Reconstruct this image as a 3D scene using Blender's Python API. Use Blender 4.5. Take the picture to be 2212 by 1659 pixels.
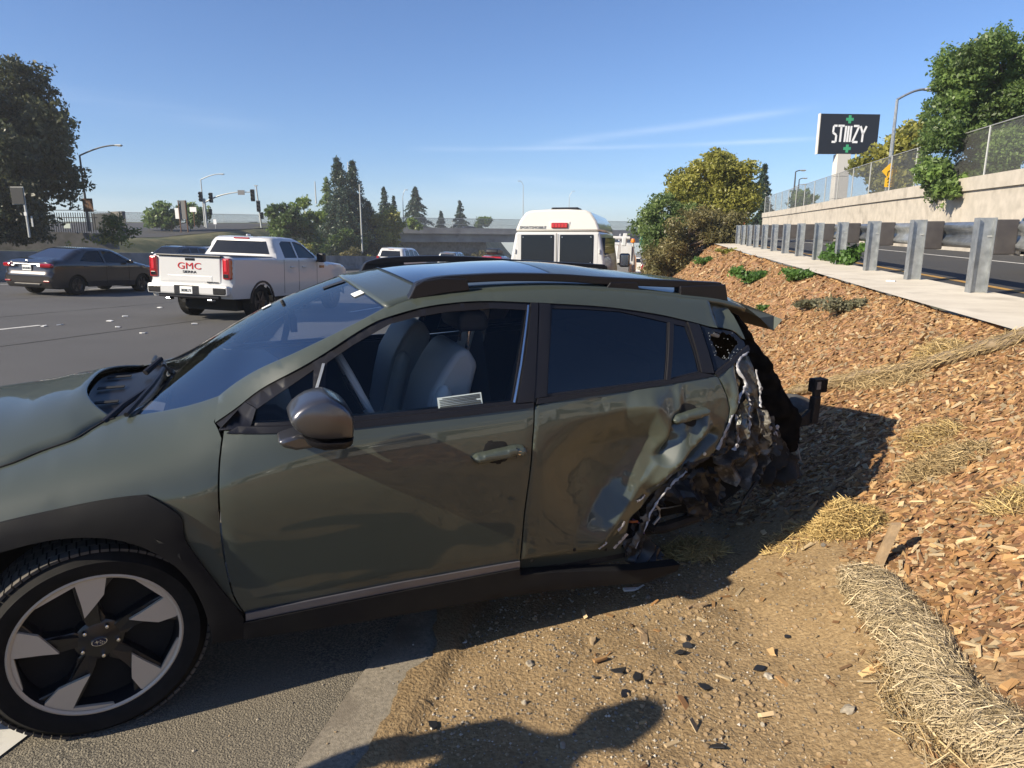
import bpy, bmesh, math, random
import numpy as np
from mathutils import Vector, Matrix, noise
from mathutils.geometry import delaunay_2d_cdt
R = math.radians
random.seed(7); rng = np.random.default_rng(7)
sc = bpy.context.scene
for o in list(bpy.data.objects): bpy.data.objects.remove(o)
col = sc.collection

# ---------------------------------------------------------------- camera
PITCH = math.atan((829.5-520)/1450)
cam_d = bpy.data.cameras.new('camera'); cam = bpy.data.objects.new('camera', cam_d); col.objects.link(cam)
cam.location = (0, 0, 1.7); cam.rotation_euler = (math.pi/2-PITCH, 0, 0)
cam_d.sensor_width = 36; cam_d.lens = 1450/2212*36; cam_d.clip_end = 3000; cam_d.clip_start = .05
sc.camera = cam
# ---------------------------------------------------------------- light
SUN_AZ, SUN_EL = 29.0, 31.0      # light travels towards +X turned 29 deg to +Y, falling 31 deg
LD = Vector((math.cos(R(SUN_AZ))*math.cos(R(SUN_EL)), math.sin(R(SUN_AZ))*math.cos(R(SUN_EL)), -math.sin(R(SUN_EL))))
sun_d = bpy.data.lights.new('sun', 'SUN'); sun = bpy.data.objects.new('sun', sun_d); col.objects.link(sun)
sun_d.energy = 4.7; sun_d.angle = R(.53); sun_d.color = (1, .885, .70)
sun.rotation_euler = LD.to_track_quat('-Z', 'Y').to_euler()
world = bpy.data.worlds.new('World'); sc.world = world; world.use_nodes = True
wn, wl = world.node_tree.nodes, world.node_tree.links
for n in list(wn): wn.remove(n)
wout = wn.new('ShaderNodeOutputWorld'); bg = wn.new('ShaderNodeBackground'); sky = wn.new('ShaderNodeTexSky')
sky.sky_type = 'NISHITA'; sky.sun_disc = False; sky.sun_elevation = R(SUN_EL)
sd = -LD; sky.sun_rotation = math.atan2(sd.x, sd.y)
sky.altitude = 0; sky.air_density = 1.0; sky.dust_density = .2; sky.ozone_density = 4.0
bg.inputs['Strength'].default_value = .074
def wmath(op, a, b=None, c=None):
    n = wn.new('ShaderNodeMath'); n.operation = op
    for i, v in enumerate((a, b, c)):
        if v is None: continue
        if isinstance(v, (int, float)): n.inputs[i].default_value = v
        else: wl.new(v, n.inputs[i])
    return n.outputs[0]
# thin high cloud: a few vapour trails and a veil near the horizon, laid out by azimuth and elevation of the real sky
tc = wn.new('ShaderNodeTexCoord'); sep = wn.new('ShaderNodeSeparateXYZ'); wl.new(tc.outputs['Generated'], sep.inputs[0])
az = wmath('ARCTAN2', sep.outputs[0], sep.outputs[1]); el = wmath('ARCSINE', sep.outputs[2])
nz = wn.new('ShaderNodeTexNoise'); nz.inputs['Scale'].default_value = 3.0; nz.inputs['Detail'].default_value = 6
mp = wn.new('ShaderNodeMapping'); mp.inputs['Scale'].default_value = (1, 1, 9); wl.new(tc.outputs['Generated'], mp.inputs[0]); wl.new(mp.outputs[0], nz.inputs['Vector'])
tot = None
for (a0, a1, e0, slope, wdt, amp) in ((.02, .42, .148, .10, .0050, .20), (-.15, .44, .128, .006, .0030, .20), (-.1, .3, .082, -.02, .010, .18), (-.75, -.3, .12, -.06, .012, .08), (-1.4, 1.6, .05, 0, .03, .14)):
    d = wmath('SUBTRACT', el, wmath('MULTIPLY_ADD', az, slope, e0 - slope*.2))
    g = wmath('EXPONENT', wmath('MULTIPLY', wmath('MULTIPLY', wmath('DIVIDE', d, wdt), wmath('DIVIDE', d, wdt)), -1.0))
    m0 = wmath('MULTIPLY', wmath('SMOOTH_MIN', wmath('MULTIPLY', wmath('SUBTRACT', az, a0), 12), 1, .5), wmath('SMOOTH_MIN', wmath('MULTIPLY', wmath('SUBTRACT', a1, az), 12), 1, .5))
    g = wmath('MULTIPLY', g, wmath('MULTIPLY', wmath('MAXIMUM', m0, 0), amp))
    tot = g if tot is None else wmath('ADD', tot, g)
ns = wmath('MULTIPLY', wmath('MAXIMUM', wmath('SUBTRACT', nz.outputs[0], .36), 0), 3.4)
tot = wmath('MINIMUM', wmath('MULTIPLY', tot, ns), .8)
mixc = wn.new('ShaderNodeMix'); mixc.data_type = 'RGBA'
wl.new(tot, mixc.inputs['Factor']); tn = wn.new('ShaderNodeMix'); tn.data_type = 'RGBA'; tn.blend_type = 'MULTIPLY'; tn.inputs['Factor'].default_value = 1; wl.new(sky.outputs[0], tn.inputs['A']); tn.inputs['B'].default_value = (.84, .94, 1.15, 1); wl.new(tn.outputs['Result'], mixc.inputs['A']); mixc.inputs['B'].default_value = (9.5, 10.0, 10.8, 1)
wl.new(mixc.outputs['Result'], bg.inputs['Color']); wl.new(bg.outputs[0], wout.inputs[0])
sc.view_settings.view_transform = 'Standard'; sc.view_settings.look = 'None'; sc.view_settings.gamma = 1
sc.view_settings.exposure = 0.85; sc.view_settings.use_curve_mapping = False
sc.cycles.max_bounces = 8; sc.cycles.transparent_max_bounces = 24; sc.cycles.use_denoising = True
sc.cycles.sample_clamp_indirect = 6; sc.cycles.caustics_reflective = False; sc.cycles.caustics_refractive = False

# ---------------------------------------------------------------- places
U = Vector((math.sin(R(12)), math.cos(R(12)), 0)); V = Vector((U.y, -U.x, 0))   # along and across the freeway
def fz(X, Y): return -.0367*X - .0204*Y                  # the banked, falling freeway
def uvw(u, v, z=None):
    X, Y = U.x*u+V.x*v, U.y*u+V.y*v
    return Vector((X, Y, fz(X, Y) if z is None else z))
def at(px, py, Y):                                        # a point seen at (px,py) of the 2212-wide picture, Y metres ahead
    c, s = math.cos(PITCH), math.sin(PITCH)
    a, b = (px-1106)/1450, -(py-829.5)/1450
    r = Vector((a, c+b*s, b*c-s)); return Vector((0, 0, 1.7))+r*(Y/r.y)
def sstep(a, b, x):
    t = min(max((x-a)/(b-a), 0), 1); return t*t*(3-2*t)
def ramp_z(u): return 1.0+.018*u
def fbm(x, y, z=0, o=4):
    return noise.fractal(Vector((x, y, z)), 1.0, 2.0, o)

# ---------------------------------------------------------------- mesh helpers
def sm_open(pts, n=6):
    """Catmull-Rom through an open list of points"""
    out = []; P = [Vector(p) for p in pts]
    for i in range(len(P)-1):
        p0 = P[i-1] if i else P[0]*2-P[1]; p1, p2 = P[i], P[i+1]; p3 = P[i+2] if i+2 < len(P) else P[-1]*2-P[-2]
        for k in range(n):
            t = k/n
            out.append(.5*((2*p1)+(p2-p0)*t+(2*p0-5*p1+4*p2-p3)*t*t+(3*p1-p0-3*p2+p3)*t**3))
    out.append(P[-1]); return [tuple(p) for p in out]
def tag(o, label=None, cat=None, group=None, kind=None):
    if label: o['label'] = label
    if cat: o['category'] = cat
    if group: o['group'] = group
    if kind: o['kind'] = kind
    return o
def thing(name, label, cat, loc=(0, 0, 0), rz=0, group=None, mtx=None):
    o = bpy.data.objects.new(name, None); col.objects.link(o); o.empty_display_size = .3
    if mtx is not None: o.matrix_world = mtx
    else: o.location = loc; o.rotation_euler = (0, 0, rz)
    return tag(o, label, cat, group)
def mobj(name, me, mat=None, parent=None):
    o = bpy.data.objects.new(name, me); col.objects.link(o)
    if mat is not None and not me.materials: me.materials.append(mat)
    if parent is not None: o.parent = parent
    return o
def mesh(name, vs, fs, mat=None, parent=None, smooth=False, sharp=None):
    me = bpy.data.meshes.new(name); me.from_pydata([tuple(v) for v in vs], [], fs); me.validate(); me.update()
    if smooth:
        me.polygons.foreach_set('use_smooth', [True]*len(me.polygons))
        if sharp: me.set_sharp_from_angle(angle=R(sharp))
    return mobj(name, me, mat, parent)
def npmesh(name, V_, F_, mat=None, parent=None, smooth=False, colr=None, fcol=None):
    """big mesh from arrays: V (n,3), F (m,k)"""
    me = bpy.data.meshes.new(name); n, (m, k) = len(V_), F_.shape
    me.vertices.add(n); me.vertices.foreach_set('co', np.asarray(V_, np.float32).ravel())
    me.loops.add(m*k); me.loops.foreach_set('vertex_index', np.asarray(F_, np.int32).ravel())
    me.polygons.add(m); me.polygons.foreach_set('loop_start', np.arange(0, m*k, k, dtype=np.int32))
    me.polygons.foreach_set('use_smooth', np.full(m, bool(smooth)))
    me.update(calc_edges=True)
    if colr is not None:
        at_ = me.color_attributes.new('tint', 'FLOAT_COLOR', 'POINT')
        c4 = np.ones((n, 4), np.float32); c4[:, :3] = colr; at_.data.foreach_set('color', c4.ravel())
    return mobj(name, me, mat, parent)
class MB:
    def __init__(s): s.v = []; s.f = []
    def add(s, vs, fs):
        b = len(s.v); s.v += [Vector(v) for v in vs]; s.f += [tuple(i+b for i in f) for f in fs]; return s
    def box(s, c, d, rot=None):
        x, y, z = d[0]/2, d[1]/2, d[2]/2; c = Vector(c)
        vs = [Vector(q) for q in ((-x,-y,-z),(x,-y,-z),(x,y,-z),(-x,y,-z),(-x,-y,z),(x,-y,z),(x,y,z),(-x,y,z))]
        if rot is not None: vs = [rot @ q for q in vs]
        return s.add([q+c for q in vs], [(0,3,2,1),(4,5,6,7),(0,1,5,4),(1,2,6,5),(2,3,7,6),(3,0,4,7)])
    def tube(s, path, r, n=8, cap=True):
        P = [Vector(p) for p in path]; rr = r if isinstance(r, (list, tuple)) else [r]*len(P)
        rings = []; up = Vector((0, 0, 1))
        for i, p in enumerate(P):
            t = (P[min(i+1, len(P)-1)]-P[max(i-1, 0)]).normalized()
            a = t.cross(up) if abs(t.z) < .95 else t.cross(Vector((0, 1, 0)))
            a.normalize(); b = t.cross(a)
            rings.append([p+(a*math.cos(2*math.pi*k/n)+b*math.sin(2*math.pi*k/n))*rr[i] for k in range(n)])
        vs = [q for rg in rings for q in rg]
        fs = [(i*n+k, i*n+(k+1) % n, (i+1)*n+(k+1) % n, (i+1)*n+k) for i in range(len(P)-1) for k in range(n)]
        if cap: fs += [tuple(range(n))[::-1], tuple((len(P)-1)*n+k for k in range(n))]
        return s.add(vs, fs)
    def prism(s, poly, axis, a, b):
        """poly: 2D points in the plane across AXIS, swept from a to b along it"""
        n = len(poly)
        def mk(p, h):
            q = list(p); q.insert(axis, h); return q
        vs = [mk(p, a) for p in poly]+[mk(p, b) for p in poly]
        return s.add(vs, [tuple(range(n)), tuple(range(2*n-1, n-1, -1))]+[(i, n+i, n+(i+1) % n, (i+1) % n) for i in range(n)])
    def lathe(s, prof, axis=1, n=24, c=(0, 0, 0)):
        """prof: (r, h) list, revolved about AXIS"""
        vs = []
        for r, h in prof:
            for k in range(n):
                a = 2*math.pi*k/n; q = [r*math.cos(a), r*math.sin(a)]; q.insert(axis, h)
                vs.append(Vector(q)+Vector(c))
        fs = [(i*n+k, i*n+(k+1) % n, (i+1)*n+(k+1) % n, (i+1)*n+k) for i in range(len(prof)-1) for k in range(n)]
        return s.add(vs, fs)
    def build(s, name, mat, parent=None, smooth=False, sharp=35, bevel=0):
        o = mesh(name, s.v, s.f, mat, parent, smooth, sharp)
        bm = bmesh.new(); bm.from_mesh(o.data); bmesh.ops.recalc_face_normals(bm, faces=bm.faces); bm.to_mesh(o.data); bm.free()
        if bevel:
            m = o.modifiers.new('bevel', 'BEVEL'); m.width = bevel; m.segments = 2; m.limit_method = 'ANGLE'; m.angle_limit = R(40)
        return o
def text(name, body, size, mat, parent, mtx, ext=.004, align='CENTER', sx=1.0):
    c = bpy.data.curves.new(name, 'FONT'); c.body = body; c.size = size; c.extrude = ext; c.align_x = align; c.align_y = 'CENTER'; c.resolution_u = 3
    t = bpy.data.objects.new(name, c); col.objects.link(t)
    dg = bpy.context.evaluated_depsgraph_get(); me = bpy.data.meshes.new_from_object(t.evaluated_get(dg)); bpy.data.objects.remove(t)
    me.transform(mtx @ Matrix.Diagonal((sx, 1, 1, 1))); me.materials.clear()
    return mobj(name, me, mat, parent)
def copy_tree(o, parent=None):
    c = o.copy(); col.objects.link(c)
    if parent is not None: c.parent = parent
    for ch in list(o.children): copy_tree(ch, c)
    return c
# ---------------------------------------------------------------- materials
def nodes_of(name):
    m = bpy.data.materials.new(name); m.use_nodes = True; nt = m.node_tree
    return m, nt, nt.nodes, nt.links, nt.nodes['Principled BSDF']
def pm(name, c, rough=.6, metal=0, c2=None, ns=8, bump=0, bs=60, coat=0, spec=.5, det=5, ramp=(.35, .65), emit=None, tint=False, bdist=.01, rvar=0, c3=None, ns3=2, r3=(.5, .7)):
    m, nt, N, L, b = nodes_of(name)
    b.inputs['Base Color'].default_value = (*c, 1); b.inputs['Roughness'].default_value = rough; b.inputs['Metallic'].default_value = metal
    b.inputs['Coat Weight'].default_value = coat; b.inputs['Coat Roughness'].default_value = .03; b.inputs['Specular IOR Level'].default_value = spec
    tcn = N.new('ShaderNodeTexCoord'); src = None
    def nz(scale, d=det):
        n = N.new('ShaderNodeTexNoise'); n.inputs['Scale'].default_value = scale; n.inputs['Detail'].default_value = d
        L.new(tcn.outputs['Object'], n.inputs['Vector']); return n.outputs[0]
    def rmp(fac, a, b_, ca, cb):
        r = N.new('ShaderNodeValToRGB'); r.color_ramp.elements[0].position = a; r.color_ramp.elements[1].position = b_
        r.color_ramp.elements[0].color = ca; r.color_ramp.elements[1].color = cb; L.new(fac, r.inputs[0]); return r.outputs[0]
    def mix(fac, A, B, blend='MIX'):
        x = N.new('ShaderNodeMix'); x.data_type = 'RGBA'; x.blend_type = blend
        for s_, v_ in (('Factor', fac), ('A', A), ('B', B)):
            if isinstance(v_, (int, float)): x.inputs[s_].default_value = v_
            elif isinstance(v_, tuple): x.inputs[s_].default_value = v_
            else: L.new(v_, x.inputs[s_])
        return x.outputs['Result']
    colr = None
    if c2 is not None: colr = rmp(nz(ns), ramp[0], ramp[1], (*c, 1), (*c2, 1))
    if c3 is not None:
        f = rmp(nz(ns3, 3), r3[0], r3[1], (0, 0, 0, 1), (1, 1, 1, 1)); colr = mix(f, colr if colr is not None else (*c, 1), (*c3, 1))
    if tint:
        a = N.new('ShaderNodeVertexColor'); a.layer_name = 'tint'
        colr = mix(1.0, colr if colr is not None else (*c, 1), a.outputs[0], 'MULTIPLY')
    if colr is not None: L.new(colr, b.inputs['Base Color'])
    if rvar:
        f = N.new('ShaderNodeMapRange'); L.new(nz(ns*.7), f.inputs[0]); f.inputs[1].default_value = .3; f.inputs[2].default_value = .7
        f.inputs[3].default_value = rough-rvar; f.inputs[4].default_value = rough+rvar; L.new(f.outputs[0], b.inputs['Roughness'])
    if bump:
        bn = N.new('ShaderNodeBump'); bn.inputs['Strength'].default_value = bump; bn.inputs['Distance'].default_value = bdist
        L.new(nz(bs, 6), bn.inputs['Height']); L.new(bn.outputs[0], b.inputs['Normal'])
    if emit: b.inputs['Emission Color'].default_value = (*emit[0], 1); b.inputs['Emission Strength'].default_value = emit[1]
    return m
def glassm(name, tint_, refl=1.45, rough=0.0):
    """thin pane: tinted see-through plus mirror reflection by Fresnel"""
    m, nt, N, L, b = nodes_of(name); N.remove(b)
    fr = N.new('ShaderNodeFresnel'); fr.inputs[0].default_value = refl
    tr = N.new('ShaderNodeBsdfTransparent'); tr.inputs[0].default_value = (*tint_, 1)
    gl = N.new('ShaderNodeBsdfGlossy'); gl.inputs['Roughness'].default_value = rough
    mx = N.new('ShaderNodeMixShader'); L.new(fr.outputs[0], mx.inputs[0]); L.new(tr.outputs[0], mx.inputs[1]); L.new(gl.outputs[0], mx.inputs[2])
    L.new(mx.outputs[0], N['Material Output'].inputs[0]); return m
def leafm(name, c, c2, trans=.35):
    m, nt, N, L, b = nodes_of(name)
    a = N.new('ShaderNodeVertexColor'); a.layer_name = 'tint'
    mul = N.new('ShaderNodeMix'); mul.data_type = 'RGBA'; mul.blend_type = 'MIX'
    sp = N.new('ShaderNodeSeparateColor'); L.new(a.outputs[0], sp.inputs[0])
    L.new(sp.outputs[0], mul.inputs['Factor']); mul.inputs['A'].default_value = (*c, 1); mul.inputs['B'].default_value = (*c2, 1)
    L.new(mul.outputs['Result'], b.inputs['Base Color']); b.inputs['Roughness'].default_value = .45
    t = N.new('ShaderNodeBsdfTranslucent'); L.new(mul.outputs['Result'], t.inputs[0])
    mx = N.new('ShaderNodeMixShader'); mx.inputs[0].default_value = trans
    L.new(b.outputs[0], mx.inputs[1]); L.new(t.outputs[0], mx.inputs[2]); L.new(mx.outputs[0], N['Material Output'].inputs[0]); return m
M = {}
M['paint'] = pm('olive_car_paint', (.050, .060, .048), .5, 0, coat=.75, spec=.3)
M['paint'].node_tree.nodes['Principled BSDF'].inputs['Coat IOR'].default_value = 1.6
M['paint_dusty'] = M['paint']
M['trim'] = pm('black_trim_plastic', (.010, .010, .013), .42, spec=.35, bump=.15, bs=900, bdist=.0006)
M['clad'] = pm('grained_cladding', (.009, .009, .011), .6, spec=.18, bump=.25, bs=700, bdist=.0008, c2=(.015, .015, .015), ns=5)
M['gloss'] = pm('gloss_black', (.010, .010, .012), .08, coat=.6)
M['dark'] = pm('dark_cavity', (.008, .008, .008), .9)
M['under'] = pm('dirty_underbody', (.008, .007, .006), .8, c2=(.024, .020, .016), ns=14, bump=.5, bs=80)
M['greymetal'] = pm('gunmetal_mirror_cap', (.11, .11, .12), .28, .75, coat=.4)
M['silver'] = pm('satin_trim_strip', (.20, .20, .23), .32, .6)
M['alu'] = pm('machined_alloy', (.60, .53, .42), .5, .1)
M['alloyblk'] = pm('black_alloy', (.014, .014, .016), .3, coat=.3)
M['tyre'] = pm('tyre_rubber', (.011, .011, .011), .85, spec=.2, c2=(.018, .017, .016), ns=20, bump=.2, bs=300, bdist=.001)
M['tread'] = pm('dusty_tread', (.06, .056, .05), .9, c2=(.10, .09, .078), ns=25)
M['chrome'] = pm('chrome', (.75, .75, .76), .12, 1)
M['torn'] = pm('torn_bare_metal', (.17, .175, .165), .38, .5, c2=(.05, .058, .046), ns=16, bump=.6, bs=40, c3=(.10, .075, .05), ns3=9, r3=(.45, .6))
M['primer'] = pm('torn_edge_primer', (.50, .50, .52), .5, .2, c2=(.3, .3, .3), ns=30)
M['mudmetal'] = pm('muddy_crumpled_metal', (.060, .052, .042), .55, .3, c2=(.022, .02, .018), ns=12, bump=.6, bs=50, c3=(.15, .14, .12), ns3=15, r3=(.56, .64))
M['glass'] = glassm('clear_side_glass', (.95, .97, .97), 1.42)
M['wglass'] = glassm('windscreen_glass', (.88, .92, .93), 5.0)
M['tintglass'] = glassm('tinted_privacy_glass', (.05, .055, .065), 1.85)
M['sunroof'] = pm('sunroof_glass', (.012, .014, .018), .02, coat=1)
M['seat'] = pm('grey_leather', (.42, .43, .42), .5, bump=.15, bs=200, bdist=.001)
M['cabin_lit'] = pm('sunlit_cabin_grey', (.70, .71, .68), .5, bump=.15, bs=200, bdist=.001)  # paler copy of the seat grey, with cabin sunlight put into the colour
M['cabin'] = pm('cabin_plastic', (.022, .022, .024), .6)
M['paper'] = pm('pale_label_paper', (.52, .60, .58), .7)
M['white_paper'] = pm('white_sticker', (.75, .76, .74), .7)
M['ink'] = pm('printed_ink', (.05, .06, .06), .8)
M['white'] = pm('white_vehicle_paint', (.53, .53, .525), .35, coat=.8)
M['offwhite'] = pm('cream_vehicle_paint', (.62, .60, .55), .35, coat=.8)
M['charcoal'] = pm('dark_taupe_car_paint', (.030, .026, .026), .3, .5, coat=1)
M['bluecar'] = pm('dark_blue_car_paint', (.02, .03, .05), .3, .4, coat=1)
M['greycar'] = pm('grey_car_paint', (.18, .19, .20), .3, .6, coat=1)
M['silvercar'] = pm('silver_car_paint', (.42, .43, .45), .3, .6, coat=1)
M['redcar'] = pm('red_car_paint', (.45, .012, .016), .3, .1, coat=1)
M['taillamp'] = pm('red_lamp_lens', (.30, .006, .010), .12, coat=1)
M['amber'] = pm('amber_lens', (.75, .22, .02), .2, coat=.8)
M['plate'] = pm('licence_plate', (.72, .72, .70), .5)
M['redtext'] = pm('red_badge', (.42, .02, .02), .3)
M['vglass'] = glassm('vehicle_glass', (.16, .19, .20), 1.55)
M['vglass_dark'] = pm('dark_vehicle_glass', (.012, .015, .022), .06, spec=.25)
M['asphalt'] = pm('freeway_asphalt', (.062, .061, .060), .85, c2=(.115, .112, .108), ns=140, ramp=(.3, .7), bump=.7, bs=220, bdist=.006, c3=(.075, .073, .071), ns3=.35, r3=(.4, .65))
M['ramp_asphalt'] = pm('ramp_asphalt', (.036, .036, .037), .85, c2=(.05, .05, .05), ns=90, bump=.5, bs=150, bdist=.006, c3=(.05, .048, .046), ns3=.5)
M['shoulder'] = pm('worn_shoulder_asphalt', (.09, .082, .066), .9, c2=(.34, .30, .225), ns=110, ramp=(.40, .72), bump=1.0, bs=150, bdist=.012, c3=(.20, .17, .125), ns3=1.6, r3=(.42, .72))
M['gutter'] = pm('dusty_concrete', (.19, .165, .125), .9, c2=(.30, .26, .20), ns=70, bump=.6, bs=240, bdist=.004, c3=(.15, .125, .095), ns3=3)
M['concrete'] = pm('weathered_concrete', (.43, .39, .33), .85, c2=(.52, .47, .40), ns=3, bump=.25, bs=60, bdist=.004, c3=(.30, .27, .225), ns3=1.2, r3=(.55, .75))
M['path'] = pm('pale_concrete_path', (.58, .52, .42), .9, c2=(.68, .62, .51), ns=2.2, bump=.4, bs=90, bdist=.006, c3=(.44, .39, .31), ns3=3, r3=(.52, .78))
M['barrier'] = pm('grey_barrier_concrete', (.20, .195, .185), .85, c2=(.27, .26, .245), ns=2, bump=.3, bs=50, c3=(.13, .125, .12), ns3=.8)
M['bridge'] = pm('bridge_concrete', (.22, .21, .20), .85, c2=(.29, .28, .26), ns=.6, c3=(.14, .13, .125), ns3=.3)
M['linewhite'] = pm('white_road_paint', (.58, .57, .53), .8, c2=(.36, .35, .33), ns=12, ramp=(.45, .75))
M['lineyellow'] = pm('yellow_road_paint', (.50, .28, .06), .8, c2=(.30, .18, .06), ns=10)
M['galv'] = pm('galvanised_steel', (.42, .44, .45), .45, .7, c2=(.30, .32, .33), ns=14, rvar=.1)
M['galv_dull'] = pm('dull_galvanised_pole', (.40, .41, .40), .55, .4)
M['blockout'] = pm('grey_plastic_blockout', (.040, .036, .038), .7, c2=(.055, .05, .05), ns=9)
M['pole_dark'] = pm('dark_pole_steel', (.08, .085, .09), .55, .4)
M['wood'] = pm('grey_stake_wood', (.36, .25, .14), .8, c2=(.24, .17, .10), ns=18, bump=.4, bs=60)
M['postwood'] = pm('brown_sign_post', (.14, .075, .045), .8)
M['signback'] = pm('sign_back_metal', (.20, .20, .20), .5, .4)
M['black'] = pm('signal_black', (.014, .014, .015), .5)
M['signblack'] = pm('billboard_face', (.010, .011, .016), .35)
M['signwhite'] = pm('sign_lettering_white', (.85, .85, .85), .5)
M['signgreen'] = pm('sign_green_cross', (.05, .36, .17), .5)
M['hwygreen'] = pm('highway_sign_green', (.02, .16, .10), .5)
M['yellowsign'] = pm('warning_sign_yellow', (.80, .47, .03), .5)
M['cladding'] = pm('pylon_panel_cream', (.62, .59, .54), .5)
M['bark'] = pm('tree_bark', (.10, .075, .055), .9, c2=(.16, .12, .09), ns=10, bump=.6, bs=20)
M['palebark'] = pm('pale_bark', (.30, .20, .13), .9, c2=(.18, .12, .08), ns=6)
M['straw'] = pm('dry_straw', (1, 1, 1), .75, tint=True)
M['chip'] = pm('wood_chip', (1, 1, 1), .85, tint=True)
M['stone'] = pm('loose_stone', (1, 1, 1), .9, tint=True)
M['blackplastic'] = pm('broken_black_plastic', (.02, .021, .024), .45)
M['rock'] = pm('shade_dark_boulder', (.05, .048, .045), .9, c2=(.10, .095, .085), ns=8, bump=.8, bs=20, bdist=.03)  # grey darkened: the boulder's shade is put into the colour
M['cloth'] = pm('muddy_jute_cloth', (.17, .125, .075), .95, c2=(.28, .21, .13), ns=30, bump=.8, bs=160, bdist=.006)
M['grass'] = pm('dry_grass_bank', (.075, .080, .030), .9, c2=(.14, .125, .055), ns=.9, bump=.8, bs=8, bdist=.1, c3=(.045, .06, .022), ns3=.25, r3=(.42, .58))
M['earth'] = pm('far_earth', (.16, .12, .075), .95, c2=(.09, .09, .04), ns=.25, bump=.8, bs=3, bdist=.2)
M['shirt'] = pm('dark_jacket', (.03, .035, .05), .8); M['jeans'] = pm('denim', (.04, .055, .09), .85); M['skin'] = pm('skin', (.42, .26, .18), .55)
M['hair'] = pm('dark_hair', (.02, .015, .012), .6); M['boot'] = pm('boots', (.03, .022, .018), .6)
M['white_plastic'] = pm('white_plastic', (.7, .7, .68), .4)
M['orange'] = pm('orange_plastic', (.6, .16, .03), .5)
M['purple'] = pm('violet_wire', (.12, .08, .25), .5)
def fence_mat():
    m, nt, N, L, b = nodes_of('chain_link_mesh')
    b.inputs['Base Color'].default_value = (.16, .16, .155, 1); b.inputs['Roughness'].default_value = .5; b.inputs['Metallic'].default_value = .3
    t = N.new('ShaderNodeTexCoord'); mp_ = N.new('ShaderNodeMapping'); mp_.inputs['Rotation'].default_value = (0, 0, 0)
    L.new(t.outputs['UV'], mp_.inputs[0])
    mx = N.new('ShaderNodeMath'); mx.operation = 'MAXIMUM'
    sx = N.new('ShaderNodeSeparateXYZ'); L.new(mp_.outputs[0], sx.inputs[0]); outs = []
    for sgn in (1, -1):
        a = N.new('ShaderNodeMath'); a.operation = 'MULTIPLY_ADD'; L.new(sx.outputs[1], a.inputs[0]); a.inputs[1].default_value = sgn; L.new(sx.outputs[0], a.inputs[2])
        c = N.new('ShaderNodeMath'); c.operation = 'PINGPONG'; L.new(a.outputs[0], c.inputs[0]); c.inputs[1].default_value = .035
        g = N.new('ShaderNodeMath'); g.operation = 'LESS_THAN'; L.new(c.outputs[0], g.inputs[0]); g.inputs[1].default_value = .0085; outs.append(g.outputs[0])
    L.new(outs[0], mx.inputs[0]); L.new(outs[1], mx.inputs[1])
    tr = N.new('ShaderNodeBsdfTransparent'); ms = N.new('ShaderNodeMixShader')
    L.new(mx.outputs[0], ms.inputs[0]); L.new(tr.outputs[0], ms.inputs[1]); L.new(b.outputs[0], ms.inputs[2]); L.new(ms.outputs[0], N['Material Output'].inputs[0]); return m
M['chain'] = fence_mat()
def soil_mat():
    """bare dirt near the road, bark mulch further up the bank: the border follows position on the bank (attribute 'mulch')"""
    m, nt, N, L, b = nodes_of('dirt_and_mulch'); b.inputs['Roughness'].default_value = .95
    t = N.new('ShaderNodeTexCoord')
    def nz(s, d=6):
        n = N.new('ShaderNodeTexNoise'); n.inputs['Scale'].default_value = s; n.inputs['Detail'].default_value = d; L.new(t.outputs['Object'], n.inputs['Vector']); return n.outputs[0]
    def rp(f, *st):
        r = N.new('ShaderNodeValToRGB'); cr = r.color_ramp
        while len(cr.elements) < len(st): cr.elements.new(.5)
        for e, (p, c) in zip(cr.elements, st): e.position = p; e.color = (*c, 1)
        L.new(f, r.inputs[0]); return r.outputs[0]
    dirt = rp(nz(55), (.30, (.15, .095, .042)), (.5, (.27, .182, .088)), (.68, (.39, .28, .15)))
    dirt2 = rp(nz(3), (.35, (.17, .115, .055)), (.65, (.31, .215, .11)))
    x = N.new('ShaderNodeMix'); x.data_type = 'RGBA'; x.inputs['Factor'].default_value = .5; L.new(dirt, x.inputs['A']); L.new(dirt2, x.inputs['B'])
    vo = N.new('ShaderNodeTexVoronoi'); vo.inputs['Scale'].default_value = 26; mpp = N.new('ShaderNodeMapping'); mpp.inputs['Scale'].default_value = (1, 1.9, 1.5); mpp.inputs['Rotation'].default_value = (0, 0, .6)
    L.new(t.outputs['Object'], mpp.inputs[0]); L.new(mpp.outputs[0], vo.inputs['Vector'])
    sp = N.new('ShaderNodeSeparateColor'); L.new(vo.outputs['Color'], sp.inputs[0])
    mul = rp(sp.outputs[0], (0, (.10, .05, .025)), (.35, (.24, .115, .05)), (.7, (.36, .19, .085)), (1, (.50, .32, .17)))
    a = N.new('ShaderNodeAttribute'); a.attribute_name = 'mulch'
    y = N.new('ShaderNodeMix'); y.data_type = 'RGBA'; L.new(a.outputs['Fac'], y.inputs['Factor']); L.new(x.outputs['Result'], y.inputs['A']); L.new(mul, y.inputs['B'])
    L.new(y.outputs['Result'], b.inputs['Base Color'])
    bn = N.new('ShaderNodeBump'); bn.inputs['Strength'].default_value = .9; bn.inputs['Distance'].default_value = .012
    L.new(nz(70), bn.inputs['Height']); L.new(bn.outputs[0], b.inputs['Normal']); return m
M['soil'] = soil_mat()
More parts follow.
